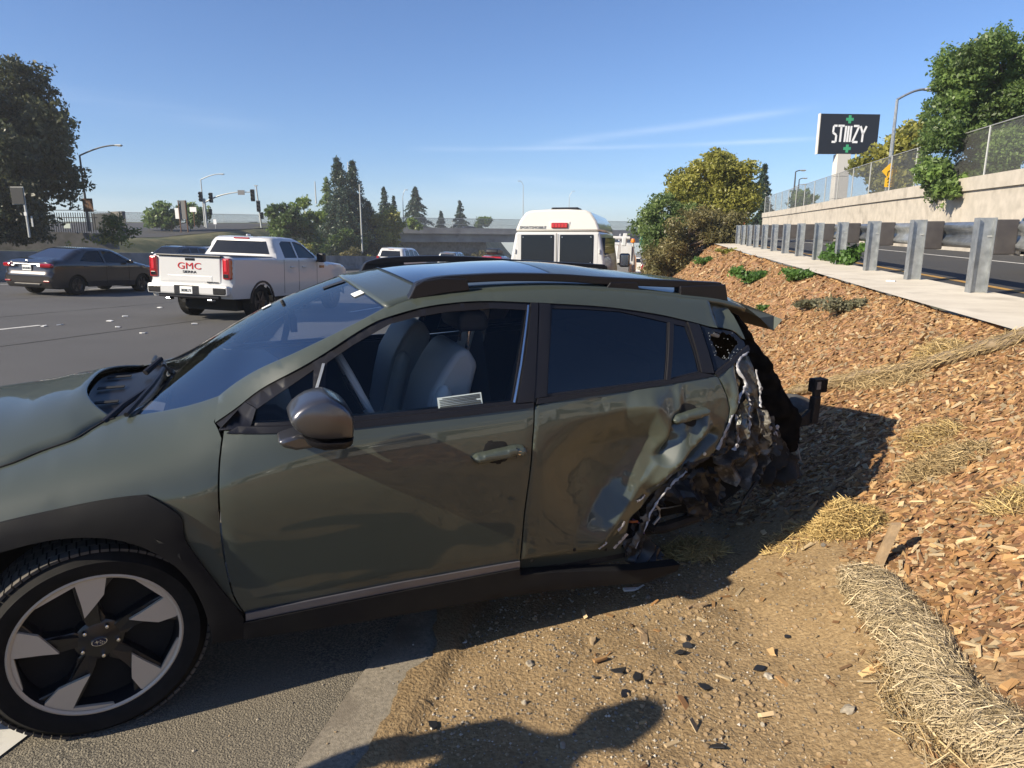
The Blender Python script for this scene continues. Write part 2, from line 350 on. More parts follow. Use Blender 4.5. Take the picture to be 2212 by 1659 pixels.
# ---------------------------------------------------------------- the setting
def structure(o): o['kind'] = 'structure'; return o
def verge_z(u, v):
    """smooth height of verge and bank between the gutter (v=-.82) and the path (v=2.45)"""
    vv = min(v, .9); e = uvw(u, -.82).z
    base = e+(.065 if u < 8 else .065*max(0, 1-(u-8)/10))*(vv+.82)
    v0 = .72-.035*max(u, 0); top = ramp_z(u); t = (v-v0)/(2.45-v0)
    k = .12                                                   # rounded toe and brow
    def sc_(t):
        if t < -k: return 0
        if t < k: return (t+k)**2/(4*k)
        if t < 1-k: return t
        if t < 1+k: return 1-(1+k-t)**2/(4*k)
        return 1
    return base+(top-base)*sc_(t)
def mulch_v(u): return 1.02-.95*sstep(3.5, 4.5, u)-.5*sstep(6, 20, u)
def bank_z(u, v):
    z = verge_z(u, v); w = min(1, max(0, (v+.82)/.3))
    z += w*(.022*fbm(u*1.3, v*1.3, 3.1, 3)+.010*fbm(u*6, v*6, 1.7, 3))
    z += .07*math.exp(-((u-3.75)**2/.12+(v-.72)**2/.08))+.05*math.exp(-((u-3.1)**2/.1+(v-.75)**2/.05))
    return z
def sheet(name, us, vs, zf, mat, attr=None, parent=None, vmap=None):
    nu, nv = len(us), len(vs); P = []; A = []
    for u in us:
        for v in vs:
            v = vmap(u, v) if vmap else v
            p = uvw(u, v); z = zf(u, v)
            P.append((p.x, p.y, p.z if z is None else z)); A.append(attr(u, v) if attr else 0)
    I = np.arange(nu*nv).reshape(nu, nv)
    F = np.stack([I[:-1, :-1], I[:-1, 1:], I[1:, 1:], I[1:, :-1]], -1).reshape(-1, 4)[:, ::-1]
    o = npmesh(name, np.array(P), F, mat, parent, smooth=True)
    if attr:
        a = o.data.attributes.new('mulch', 'FLOAT', 'POINT'); a.data.foreach_set('value', np.array(A, np.float32))
    return o
LIN = lambda a, b, n: [a+(b-a)*i/(n-1) for i in range(n)]
freeway = structure(sheet('freeway', LIN(-60, 500, 60), LIN(-50, -2.6, 14), lambda u, v: None, M['asphalt']))
shoulder = structure(sheet('shoulder', LIN(-60, 300, 40), [-2.6, -1.8, -1.1], lambda u, v: None, M['shoulder']))
def strip(name, u0, u1, v0, v1, lift, mat, parent, n=2, zf=None):
    return sheet(name, LIN(u0, u1, n), [v0, v1], (lambda u, v: (uvw(u, v).z if zf is None else zf(u))+lift), mat, parent=parent)
for vl in (-8.15, -11.8, -15.45, -19.1, -22.75):
    for k in range(-1, 9):
        u1 = 10.93+12.2*k
        if vl == -8.15: u1 += 9.5
        if vl == -11.8 or k > -1: strip('lane_dash', u1-3.4, u1, vl-.06, vl+.06, .005, M['linewhite'], freeway)
strip('edge_line', -40, 200, -2.22, -2.06, .006, M['linewhite'], shoulder)
strip('median_line', -40, 200, -24.75, -24.6, .005, M['lineyellow'], freeway)
for vl, s0 in ((-13.62, 1), (-9.98, 2), (-6.3, 3), (-17.3, 4)):     # sealed joints between the lanes, with wandering tar edges
    us = LIN(2, 70, 120); P = []
    for u in us:
        c = vl+.05*fbm(u*.4, s0, 1, 3); w = .012+.010*fbm(u*1.7, s0, 7, 2)
        for d in (-w, w): P.append(uvw(u, c+d)+Vector((0, 0, .004)))
    mesh('tar_seam', P, [(2*i, 2*i+1, 2*i+3, 2*i+2) for i in range(len(us)-1)], M['tyre'], freeway)
# concrete gutter strip, joint by joint
gut = structure(sheet('gutter', LIN(-40, 60, 30), [-1.1, -.96, -.8], lambda u, v: uvw(u, v).z+.006, M['gutter']))
# verge and bank: fine near the camera, coarse beyond
def mul(u, v): return sstep(-.12, .16, v-mulch_v(u)+.22*fbm(u*2.2, v*2.2, 9, 3))
vs_f = LIN(-.82, 2.5, 140)
def edge_v(u, v): return v-(.10+.16*fbm(u*2.3, 4, 1, 4))*max(0, 1-(v+.82)/.25)      # dirt washed over the gutter in tongues
def near_z(u, v): return bank_z(u, v) if v > -.78 else uvw(u, v).z+.006+.016*sstep(-1.15, -.78, v)+.004*fbm(u*20, v*20, 3, 2)
bank = structure(sheet('bank', LIN(.7, 9, 300), vs_f, near_z, M['soil'], mul, vmap=edge_v))
structure(sheet('bank', LIN(9, 90, 150), LIN(-3.4, 2.5, 40), lambda u, v: bank_z(u, v) if v > -.82 else verge_z(u, v)+.004, M['soil'], mul))
structure(sheet('bank', LIN(-50, .7, 90), LIN(-.82, 2.5, 40), bank_z, M['soil'], mul))
# concrete path, ramp, footway
path = structure(sheet('path', LIN(-60, 110, 90), LIN(2.42, 3.55, 6), lambda u, v: ramp_z(u)+.012+.006*fbm(u, v, 2, 2), M['path']))
ramp = structure(sheet('ramp', LIN(-60, 110, 40), [3.55, 6, 9.0], lambda u, v: ramp_z(u)-.02, M['ramp_asphalt']))
strip('edge_line', -60, 110, 3.95, 4.07, -.015, M['lineyellow'], ramp, 20, ramp_z); strip('edge_line', -60, 110, 7.0, 7.12, -.015, M['linewhite'], ramp, 20, ramp_z)
kerb = MB()
for i in range(12):
    u0, u1 = -60+i*14.2, -60+(i+1)*14.2
    a = [uvw(u0, 8.95, ramp_z(u0)-.1), uvw(u0, 9.85, ramp_z(u0)-.1), uvw(u0, 9.85, ramp_z(u0)+.12), uvw(u0, 8.95, ramp_z(u0)+.12)]
    b = [uvw(u1, 8.95, ramp_z(u1)-.1), uvw(u1, 9.85, ramp_z(u1)-.1), uvw(u1, 9.85, ramp_z(u1)+.12), uvw(u1, 8.95, ramp_z(u1)+.12)]
    kerb.add(a+b, [(0, 1, 5, 4), (1, 2, 6, 5), (2, 3, 7, 6), (3, 0, 4, 7)])
structure(kerb.build('footway', M['concrete']))
# ground behind the retaining wall
def wall_top(u): return ramp_z(u)+2.25-.2*sstep(30, 70, u)
structure(sheet('upper_ground', LIN(-60, 150, 20), [10.1, 20, 60, 250], lambda u, v: wall_top(u)-.5, M['earth']))
# land left of the freeway: grass bank, then a side road climbing away
def left_z(u, v):
    p = uvw(u, -48); e = p.z
    top = 1.75+2.9*sstep(62, 112, u); w = 6+6*sstep(60, 110, u)
    t = sstep(-48, -48-w, v); z = e+(top-e)*t
    if v < -52: z += (-52-v)*.030*(1-sstep(60, 110, u)*.7)
    return min(z, 6.5)+.12*fbm(u*.15, v*.15, 5, 3)
structure(sheet('left_land', LIN(-40, 240, 90), [-47]+LIN(-48, -64, 17)+LIN(-68, -140, 16)+[-200, -320], left_z, M['grass']))
side_street = structure(sheet('side_street', LIN(34, 100, 50), LIN(-57, -96, 20), lambda u, v: left_z(u, v)+.05 if True else 0, M['ramp_asphalt']))
far = structure(npmesh('terrain', np.array([(-375, -115, -14), (375, -115, -14), (375, 775, -14), (-375, 775, -14)], float), np.array([[0, 1, 2, 3]]), M['earth']))
# ---------------------------------------------------------------- the wrecked hatchback
# car frame used below: x rearwards from the front axle, y towards the driver's (left) side, z up; stored as (-x, y, z)
cy_, sy_ = math.cos(R(22)), math.sin(R(22)); ex = Vector((cy_, sy_, 0)); ey = Vector((sy_, -cy_, 0)); ez = Vector((0, 0, 1))
_p, _r = R(.4), R(2.5)
ex, ez = ex*math.cos(_p)+ez*math.sin(_p), ez*math.cos(_p)-ex*math.sin(_p)
ey, ez = ey*math.cos(_r)-ez*math.sin(_r), ez*math.cos(_r)+ey*math.sin(_r)
CAR_O = Vector((-1.76175, 2.88334, .02981))
CAR_M = Matrix(((-ex.x, ey.x, ez.x, CAR_O.x), (-ex.y, ey.y, ez.y, CAR_O.y), (-ex.z, ey.z, ez.z, CAR_O.z), (0, 0, 0, 1)))
car = thing('wrecked_hatchback', 'olive green crossover hatchback with its left rear corner torn open', 'car', mtx=CAR_M)
ST = [(-.95,[(.2,.70),(.35,.74),(.6,.76),(.75,.72),(.85,.60),(.9,.45)]),
(-.5,[(.2,.84),(.35,.87),(.6,.88),(.75,.865),(.85,.80),(.92,.68),(.95,.5)]),
(0,[(.2,.86),(.35,.885),(.6,.895),(.75,.89),(.86,.865),(.94,.80),(.99,.70),(1.02,.5)]),
(.35,[(.2,.855),(.35,.88),(.6,.893),(.76,.895),(.88,.875),(.97,.83),(1.03,.76),(1.08,.66),(1.12,.5)]),
(.6,[(.2,.85),(.35,.875),(.6,.89),(.78,.897),(.9,.885),(1.0,.855),(1.06,.82),(1.15,.75),(1.24,.66),(1.3,.56)]),
(1.0,[(.2,.845),(.35,.87),(.6,.89),(.8,.90),(.9,.89),(1.02,.86),(1.2,.775),(1.36,.685),(1.43,.63),(1.48,.52)]),
(1.6,[(.2,.845),(.35,.87),(.6,.89),(.82,.90),(.93,.888),(1.04,.86),(1.2,.785),(1.4,.685),(1.48,.63),(1.54,.50)]),
(2.2,[(.2,.845),(.35,.87),(.6,.89),(.84,.895),(.95,.882),(1.06,.855),(1.2,.79),(1.4,.675),(1.47,.62),(1.53,.49)]),
(2.7,[(.2,.845),(.35,.87),(.6,.885),(.84,.885),(.97,.87),(1.08,.835),(1.2,.77),(1.36,.665),(1.44,.60),(1.5,.48)]),
(3.1,[(.2,.80),(.35,.84),(.6,.86),(.84,.855),(.97,.83),(1.08,.79),(1.2,.72),(1.33,.63),(1.4,.57),(1.46,.45)]),
(3.45,[(.2,.70),(.35,.76),(.6,.78),(.84,.77),(.97,.74),(1.08,.69),(1.2,.62),(1.33,.52),(1.4,.46),(1.46,.35)])]
def _prof(p, z):
    n = len(p)
    if z <= p[0][0]: return p[0][1]
    if z >= p[-1][0]: return max(0., p[-1][1]+(z-p[-1][0])*(p[-1][1]-p[-2][1])/(p[-1][0]-p[-2][0]))
    i = max(k for k in range(n-1) if p[k][0] <= z)
    def m(k):
        a, b = max(k-1, 0), min(k+1, n-1); return (p[b][1]-p[a][1])/(p[b][0]-p[a][0])
    h = p[i+1][0]-p[i][0]; t = (z-p[i][0])/h; t2 = t*t; t3 = t2*t
    return (2*t3-3*t2+1)*p[i][1]+(t3-2*t2+t)*h*m(i)+(-2*t3+3*t2)*p[i+1][1]+(t3-t2)*h*m(i+1)
def SF0(x, z):
    n = len(ST); x = min(max(x, ST[0][0]), ST[-1][0]-1e-6)
    i = max(k for k in range(n-1) if ST[k][0] <= x)
    g = lambda k: _prof(ST[max(0, min(k, n-1))][1], z)
    X = lambda k: ST[max(0, min(k, n-1))][0]
    y0, y1, ym, yp = g(i), g(i+1), g(i-1), g(i+2); h = X(i+1)-X(i); t = (x-X(i))/h; t2 = t*t; t3 = t2*t
    return (2*t3-3*t2+1)*y0+(t3-2*t2+t)*h*(y1-ym)/(X(i+1)-X(i-1))+(-2*t3+3*t2)*y1+(t3-t2)*h*(yp-y0)/(X(i+2)-X(i))
# the station table, evened out so that reflections run smoothly along the flanks
_gx, _gz = np.arange(-1.05, 3.56, .05), np.arange(.16, 1.60, .02)
_G = np.array([[SF0(a, b) for b in _gz] for a in _gx])
def _blur(A, sig, ax):
    r = int(3*sig); k = np.exp(-.5*(np.arange(-r, r+1)/sig)**2); k /= k.sum(); P = np.pad(A, [(r, r) if i == ax else (0, 0) for i in range(2)], mode='reflect', reflect_type='odd')
    return sum(k[j]*np.take(P, np.arange(j, j+A.shape[ax]), axis=ax) for j in range(2*r+1))
_G = _blur(_blur(_G, 2.6, 0), 1.6, 1)
def _cr(t): return np.array([-.5*t**3+t*t-.5*t, 1.5*t**3-2.5*t*t+1, -1.5*t**3+2*t*t+.5*t, .5*t**3-.5*t*t])
def SF(x, z):
    a = min(max((x+1.05)/.05, 1), len(_gx)-2.001); b = min(max((z-.16)/.02, 1), len(_gz)-2.001); i, j = int(a), int(b)
    return float(_cr(a-i) @ _G[i-1:i+3, j-1:j+3] @ _cr(b-j))
def inside(poly, X, Y):
    P = np.asarray(poly); r = np.zeros(X.shape, bool); n = len(P)
    for i in range(n):
        (x0, y0), (x1, y1) = P[i], P[(i+1) % n]
        if y0 == y1: continue
        r ^= ((y0 > Y) != (y1 > Y)) & (X < (x1-x0)*(Y-y0)/(y1-y0)+x0)
    return r
def resample(poly, step):
    out = []
    for i, a in enumerate(poly):
        b = poly[(i+1) % len(poly)]; n = max(1, int(math.ceil(math.dist(a, b)/step)))
        out += [(a[0]+(b[0]-a[0])*k/n, a[1]+(b[1]-a[1])*k/n) for k in range(n)]
    return out
def fill(outline, step, holes=()):
    """triangulate a 2-D outline with holes on a fine grid; returns points, triangles and the boundary loops"""
    loops = [resample(outline, step)]+[resample(h, step) for h in holes]
    pts = []; edges = []; lid = []
    for lp in loops:
        b = len(pts); pts += lp; lid.append(list(range(b, b+len(lp)))); edges += [(b+i, b+(i+1) % len(lp)) for i in range(len(lp))]
    A = np.array(outline); x0, y0 = A.min(0); x1, y1 = A.max(0)
    gx, gy = np.meshgrid(np.arange(x0+step/2, x1, step), np.arange(y0+step/2, y1, step*.87)); gx = gx.copy(); gx[1::2] += step/2
    gx, gy = gx.ravel(), gy.ravel(); ok = inside(outline, gx, gy)
    for h in holes: ok &= ~inside(h, gx, gy)
    B = np.array(pts); gx, gy = gx[ok], gy[ok]
    if len(gx):
        d = np.min((gx[:, None]-B[None, :, 0])**2+(gy[:, None]-B[None, :, 1])**2, 1); k = d > (step*.5)**2; gx, gy = gx[k], gy[k]
    pts += list(zip(gx.tolist(), gy.tolist()))
    v, e, f, ov, oe, of = delaunay_2d_cdt([Vector(p) for p in pts], edges, [], 0, 1e-6)
    v = [tuple(q) for q in v]; mp = {}
    for i, o in enumerate(ov):
        for k in o: mp[k] = i
    T = np.array(f); Q = np.array(v); c = Q[T].mean(1); ok = inside(outline, c[:, 0], c[:, 1])
    for h in holes: ok &= ~inside(h, c[:, 0], c[:, 1])
    return v, [tuple(t) for t in T[ok]], [[mp[i] for i in l] for l in lid]
def cpanel(name, outline, mat, parent=None, off=0., step=.03, thick=.014, disp=None, holes=(), side=1, surf=SF, roll=.003):
    parent = car if parent is None else parent
    v, f, lps = fill(outline, step, holes); bd = set(i for l in lps for i in l)
    P = []
    for i, (x, z) in enumerate(v):
        y = surf(x, z)+off+(disp(x, z) if disp else 0)-(roll if i in bd else 0)
        P.append((-x, side*y, z))
    F = []
    for t in f:
        a, b, c = (Vector(P[i]) for i in t); n = (b-a).cross(c-a); F.append(t if n.y*side > 0 else t[::-1])
    if thick:
        for lp in lps:
            b = len(P); P += [(P[i][0], P[i][1]-side*thick, P[i][2]) for i in lp]; n = len(lp)
            F += [(lp[k], lp[(k+1) % n], b+(k+1) % n, b+k) for k in range(n)]
    return mesh(name, P, F, mat, parent, True, 50)
def loft(name, rows, mat, parent=None, close=False, thick=0):
    n = len(rows[0]); P = [(-p[0], p[1], p[2]) for r_ in rows for p in r_]
    F = [(i*n+k, i*n+k+1, (i+1)*n+k+1, (i+1)*n+k) for i in range(len(rows)-1) for k in range(n-1)]
    o = mesh(name, P, F, mat, car if parent is None else parent, True, 60)
    bm = bmesh.new(); bm.from_mesh(o.data); bmesh.ops.recalc_face_normals(bm, faces=bm.faces)
    if sum(fc.normal.z for fc in bm.faces) < 0: bmesh.ops.reverse_faces(bm, faces=bm.faces)
    bm.to_mesh(o.data); bm.free()
    if thick: m = o.modifiers.new('s', 'SOLIDIFY'); m.thickness = thick; m.offset = -1
    return o
def C3(x, y, z): return (-x, y, z)

cut_f = [(.473,1.041),(.461,.99),(.451,.935),(.442,.848),(.438,.745),(.438,.62),(.448,.50),(.46,.43),(.482,.372)]
cut_r = [(1.581,.36),(1.584,.437),(1.590,.592),(1.607,.772),(1.618,.894),(1.628,.962),(1.637,1.036)]
belt_f = [(1.637,1.036),(1.406,1.034),(1.209,1.031),(.92,1.028),(.693,1.035),(.473,1.041)]
arch_o = [(-.58,.60),(-.50,.70),(-.42,.775),(-.33,.815),(-.197,.840),(-.058,.858),(.088,.873),(.202,.875),(.237,.865),(.313,.794),(.319,.725),(.328,.685),(.381,.561),(.461,.394)]
hood_l = [(-.85,.868),(-.6,.904),(-.4,.930),(-.232,.952),(-.126,.979),(-.029,1.001),(.015,1.017),(.055,1.031),(.09,1.039)]
ws_l = [(.13,1.046),(.197,1.054),(.305,1.077),(.395,1.102),(.46,1.124)]
pil_t = [(.46,1.124),(.55,1.182),(.644,1.236),(.76,1.288),(.887,1.342),(1.0,1.392),(1.099,1.435)]
roof_l = [(1.099,1.435),(1.184,1.458),(1.33,1.482),(1.5,1.494),(1.7,1.496),(1.87,1.491),(2.05,1.478),(2.23,1.461),(2.4,1.438),(2.53,1.420),(2.633,1.408),(2.725,1.394)]
frame_t = [(.443,1.061),(.522,1.105),(.637,1.178),(.847,1.284),(1.008,1.369),(1.104,1.404),(1.271,1.436),(1.478,1.447),(1.698,1.434),(1.792,1.427),(2.054,1.402),(2.312,1.361),(2.489,1.32),(2.544,1.306)]
belt_r = [(1.647,1.047),(1.889,1.056),(2.228,1.069),(2.566,1.088)]
S_ = lambda p, n=5: sm_open(p, n)
def sh(p, dx, dz=0): return [(a+dx, b+dz) for a, b in p]
# --- left side panels
fender_o = S_(hood_l[1:]+ws_l)+[(.458,1.09),(.44,1.063),(.452,1.046)]+S_(sh(cut_f, -.006))[2:]+S_(arch_o)[::-1]+[(-.6,.64)]
cpanel('front_fender', fender_o, M['paint'], step=.035)
fd = cpanel('front_door', S_(cut_f)+[(.9,.372),(1.3,.364)]+S_(cut_r)+S_(belt_f)[1:-1], M['paint'], step=.03)
def seg(px, pz, pts):
    best = 9
    for (ax, az_), (bx, bz) in zip(pts, pts[1:]):
        dx, dz = bx-ax, bz-az_; t = max(0, min(1, ((px-ax)*dx+(pz-az_)*dz)/(dx*dx+dz*dz)))
        best = min(best, math.hypot(px-ax-t*dx, pz-az_-t*dz))
    return best
RID = [([(2.197,.975),(2.272,.85),(2.255,.743),(2.127,.559),(1.978,.387)], .050, .13), ([(2.46,.86),(2.39,.781),(2.314,.713),(2.242,.627)], .042, .07),
       ([(2.326,.90),(2.305,.825),(2.272,.755)], -.050, .050), ([(2.54,.815),(2.469,.759),(2.398,.701)], -.050, .045), ([(2.343,1.057),(2.335,.968)], .012, .030)]
FOLD = [(1.60,.935),(1.70,.948),(1.824,.961),(2.049,.981),(2.197,1.001),(2.27,.93),(2.34,.95)]
def zfold(x):
    for (xa, za), (xb, zb) in zip(FOLD, FOLD[1:]):
        if x <= xb: return za+(zb-za)*max(0, (x-xa)/(xb-xa))
    return FOLD[-1][1]
def dent(x, z):
    """folded door skin: a sharp crease below the belt, a diagonal ridge, two valleys towards the arch"""
    d = 0
    for pts, a, w in RID: q = seg(x, z, pts)/w; d += a*max(0, 1-q)**1.15
    k = zfold(x)-z; st = sstep(1.62, 2.05, x)*sstep(2.36, 2.2, x)
    if k > 0: d -= st*min(.42*k, .065)*(1-.6*sstep(.35, .62, k))
    else: d += st*.05*max(k, -.06)
    d += -.030*math.exp(-((x-1.92)**2/.04+(z-.74)**2/.030))+.005*fbm(x*5, z*5, 2, 3)*sstep(1.7, 2.0, x)+.0025*fbm(x*16, z*16, 5, 2)*sstep(1.9, 2.2, x)
    d -= .030*sstep(2.2, 2.6, x)*sstep(.9, .65, z)
    return d*sstep(1.60, 1.72, x)*sstep(1.085, 1.03, z)
rd_low = [(2.61,.86),(2.598,.79),(2.565,.728),(2.528,.70),(2.425,.686),(2.389,.665),(2.321,.644),(2.261,.566),(2.194,.501),(2.127,.454),(2.119,.365),(2.089,.299),(1.913,.335),(1.591,.368)]
rd_rear = [(2.566,1.088),(2.585,1.045),(2.61,.981),(2.621,.929),(2.61,.86)]
rdo = S_(sh(cut_r, .007)[0:])[::1]
rear_door = cpanel('rear_door', sh(rdo, 0)+S_([(1.646,1.044)]+belt_r[1:], 4)[1:-1]+S_(rd_rear, 4)[:-1]+S_(rd_low, 3)[:-1], M['paint'], step=.011, disp=dent)
rear_door['label'] = 'dented olive rear door, creased and pushed in'
side_o = S_(pil_t)[:-1]+S_(roof_l)+[(2.763,1.371),(2.781,1.323),(2.787,1.262),(2.792,1.222)]+S_([(2.79,1.214),(2.735,1.265),(2.607,1.289),(2.544,1.306)],4)[1:]+S_(frame_t)[::-1][1:]
def cdent(x, z): return -.05*math.exp(-((x-2.72)**2/.004+(z-1.34)**2/.004))+.014*math.exp(-((x-2.64)/.018)**2)*sstep(1.43, 1.38, z)-.02*math.exp(-((x-2.665)/.02)**2)
cpanel('body_side_rail', side_o, M['paint'], step=.022, disp=cdent)
# --- black window surround with its panes
fq = [(.560,1.062),(.585,1.100),(.797,1.228),(.785,1.158),(.765,1.062)]
fg = [(.802,1.062),(.848,1.250),(.95,1.305),(1.099,1.375),(1.2,1.396),(1.331,1.411),(1.53,1.416),(1.678,1.404),(1.60,1.2),(1.548,1.062)]
rg = [(1.71,1.076),(1.73,1.16),(1.80,1.405),(1.95,1.396),(2.134,1.377),(2.369,1.32),(2.285,1.088)]
rp = [(2.312,1.09),(2.397,1.312),(2.462,1.298),(2.475,1.2),(2.478,1.108)]
wf = cpanel('window_surround', S_(frame_t)+[(2.560,1.094)]+S_(belt_r, 3)[::-1]+S_(belt_f, 3)[1:], M['trim'], step=.03, off=-.008, holes=[fq, fg, rg, rp], thick=.03)
for nm, pl, mt in (('quarter_pane', fq, 'glass'), ('front_window', fg, 'glass'), ('rear_window', rg, 'tintglass'), ('fixed_pane', rp, 'tintglass')):
    cx, cz = sum(p[0] for p in pl)/len(pl), sum(p[1] for p in pl)/len(pl)
    cpanel(nm, [(cx+(a-cx)*1.02, cz+(b-cz)*1.02) for a, b in pl], M[mt], off=-.016, step=.05, thick=0, roll=0)
cpanel('belt_trim', [(.48,1.036),(.92,1.026),(1.406,1.030),(1.637,1.034),(1.639,1.052),(1.2,1.052),(.92,1.046),(.52,1.056)], M['trim'], off=.006, step=.03)
cpanel('belt_trim', [(1.650,1.045),(1.889,1.054),(2.228,1.067),(2.556,1.086),(2.483,1.103),(2.285,1.086),(1.924,1.071),(1.66,1.066)], M['trim'], off=.006, step=.03, disp=lambda x, z: .4*dent(x, z))
cpanel('pillar_cover', [(1.563,1.056),(1.640,1.056),(1.66,1.13),(1.735,1.431),(1.703,1.432),(1.64,1.24)], M['trim'], off=.004, step=.04)
cpanel('pillar_cover', [(1.645,1.066),(1.700,1.070),(1.722,1.16),(1.792,1.425),(1.740,1.430),(1.68,1.20)], M['trim'], off=.001, step=.04)
cpanel('pillar_cover', [(2.486,1.104),(2.552,1.096),(2.546,1.20),(2.538,1.303),(2.478,1.318),(2.484,1.21)], M['trim'], off=.005, step=.04)
cpanel('window_strip', [(1.549,1.062),(1.557,1.060),(1.612,1.2),(1.690,1.425),(1.683,1.426),(1.604,1.2)], M['chrome'], off=.007, step=.03, thick=.006)
cpanel('window_strip', [(.787,1.155),(.795,1.153),(.838,1.25),(.829,1.25)], M['galv'], off=.006, step=.03, thick=.006)
cpanel('window_divider', [(2.289,1.088),(2.308,1.086),(2.396,1.316),(2.374,1.322)], M['trim'], off=.003, step=.03)
cpanel('mirror_foot_plate', [(.455,1.043),(.56,1.052),(.585,1.105),(.55,1.12)], M['trim'], off=.003, step=.03)
# --- cladding and sill
arch_i = [(-.60,.42),(-.52,.52),(-.42,.64),(-.32,.72),(-.202,.754),(-.064,.772),(.058,.761),(.153,.727),(.242,.660),(.306,.571),(.348,.451),(.364,.331),(.362,.268)]
cl = cpanel('wheel_arch_cladding', S_(arch_o)+[(.478,.350),(.47,.262)]+S_(arch_i)[::-1], M['clad'], off=.014, step=.03, thick=.07)
for a, b in (((.12,.79),(.19,.765)), ((.20,.755),(.262,.70)), ((.268,.69),(.31,.62))):
    cpanel('cladding_vent', [(a[0], a[1]), (b[0], b[1]+.004), (b[0]-.005, b[1]-.022), (a[0]+.03, a[1]-.020)], M['dark'], off=.0165, step=.05, thick=.001, parent=cl)
sill = cpanel('sill_cladding', [(.474,.334),(1.0,.330),(1.578,.324),(1.583,.29),(1.75,.268),(1.947,.240),(2.15,.209),(2.301,.198),(2.392,.192),(2.380,.160),(2.216,.131),(1.954,.160),(1.552,.196),(1.188,.214),(.894,.228),(.63,.248),(.475,.262)], M['clad'], off=.018, step=.035, thick=.06, disp=lambda x, z: .012*sstep(.30, .2, z)+.03*sstep(1.6, 2.4, x))
cpanel('sill_strip', [(.484,.336),(.486,.369),(1.05,.368),(1.579,.357),(1.580,.327),(1.0,.333)], M['silver'], off=.010, step=.04, thick=.03)
cpanel('inner_sill', [(1.585,.37),(1.92,.34),(2.10,.30),(2.16,.28),(2.2,.20),(1.95,.23),(1.6,.28)], M['paint'], off=-.045, step=.03, thick=.02)
# --- door handles in their cups
def handle(pl, cup, par, off, disp=None):
    def cupd(x, z): return 0
    q = [(p[0], p[1]) for p in cup]; cxx, czz = sum(p[0] for p in q)/len(q), sum(p[1] for p in q)/len(q)
    q = sorted(q, key=lambda p: math.atan2(p[1]-czz, p[0]-cxx))
    cpanel('handle_cup', S_(q+[q[0]], 5)[:-1], M['dark'], off=off+.002, step=.02, thick=.001, parent=par, disp=disp)
    h = cpanel('door_handle', pl, M['paint'], off=off+.040, step=.012, thick=.03, parent=par, roll=.012, disp=(lambda x, z: .5*disp(2.38, .93)) if disp else None)
    h.modifiers.new('b', 'SUBSURF').levels = 1; h.modifiers[0].render_levels = 1; return h
h1 = handle([(1.353,.866),(1.375,.881),(1.45,.889),(1.533,.895),(1.575,.892),(1.588,.870),(1.575,.853),(1.522,.853),(1.45,.848),(1.374,.842)], [(1.400,.880),(1.416,.921),(1.46,.927),(1.509,.915),(1.520,.88),(1.413,.843),(1.447,.822),(1.506,.828)], fd, 0)
cpanel('lock_cylinder', [(1.548+.009*math.cos(k*.785), .873+.009*math.sin(k*.785)) for k in range(8)], M['chrome'], off=.042, step=.02, thick=.004, parent=h1)
cpanel('handle_gap', [(1.534,.896),(1.537,.896),(1.535,.852),(1.532,.852)], M['dark'], off=.0395, step=.02, thick=.002, parent=h1)
handle([(2.284,.922),(2.303,.940),(2.36,.948),(2.428,.956),(2.480,.955),(2.492,.940),(2.472,.923),(2.41,.913),(2.345,.906),(2.296,.906)], [(2.330,.948),(2.36,.981),(2.416,.970),(2.430,.943),(2.345,.9),(2.408,.877)], rear_door, .004, dent)
# --- bonnet, scuttle, windscreen, roof
def ylerp(L, Cn, n=22, pw=2.2):
    """points across the car from the left edge L to its mirror image, crowned through the centre Cn"""
    out = []
    for k in range(n+1):
        t = 1-2*k/n; a = abs(t)**pw; y = L[1]*t
        out.append((Cn[0]+(L[0]-Cn[0])*a, y, Cn[2]+(L[2]-Cn[2])*a))
    return out
hl = S_(hood_l, 4); rows = []
for i, (x, z) in enumerate(hl):
    s = i/(len(hl)-1); rows.append(ylerp((x, SF(x, z), z), (x-.14*s, 0, z+.125-.07*s), pw=2.9))
loft('bonnet', rows, M['paint'], thick=.01)
for sg in (1, -1):
    gp = MB(); gp.tube([C3(x, sg*(SF(x, z)+.0005), z+.001) for x, z in hl], .0035, 6); gp.build('bonnet_gap', M['dark'], car, True)
hr = rows[-1]
wl_ = S_(ws_l+pil_t[1:], 4); cen = [(.21+.82*t, 0, 1.072+.408*t-.0*t+.05*math.sin(math.pi*t)) for t in [i/(len(wl_)-1) for i in range(len(wl_))]]
wrows = [ylerp((x+.004, SF(x, z)-.004, z-.004), c, pw=2.4) for (x, z), c in zip(wl_, cen)]
windscreen = loft('windscreen', wrows, M['wglass'])
low = [(p[0], p[1], p[2]-.035) for p in hr]; base = wrows[0]
mid = [((a[0]*.45+b[0]*.55), a[1]*.5+b[1]*.5, a[2]*.4+b[2]*.6-.03) for a, b in zip(hr, base)]
cowl = loft('scuttle_panel', [low, [(p[0]+.02, p[1], p[2]-.012) for p in low], mid, [(b[0]+.02, b[1]*.99, b[2]-.004) for b in base]], M['trim'])
for k in range(3):   # scuttle grille slots
    j = 5+5*k; a, b = low[j], mid[j]
    MB().box(C3((a[0]+b[0])/2, a[1], (a[2]+b[2])/2+.004), (abs(b[0]-a[0])*.7, .035, .004)).build('scuttle_slot', M['dark'], cowl)
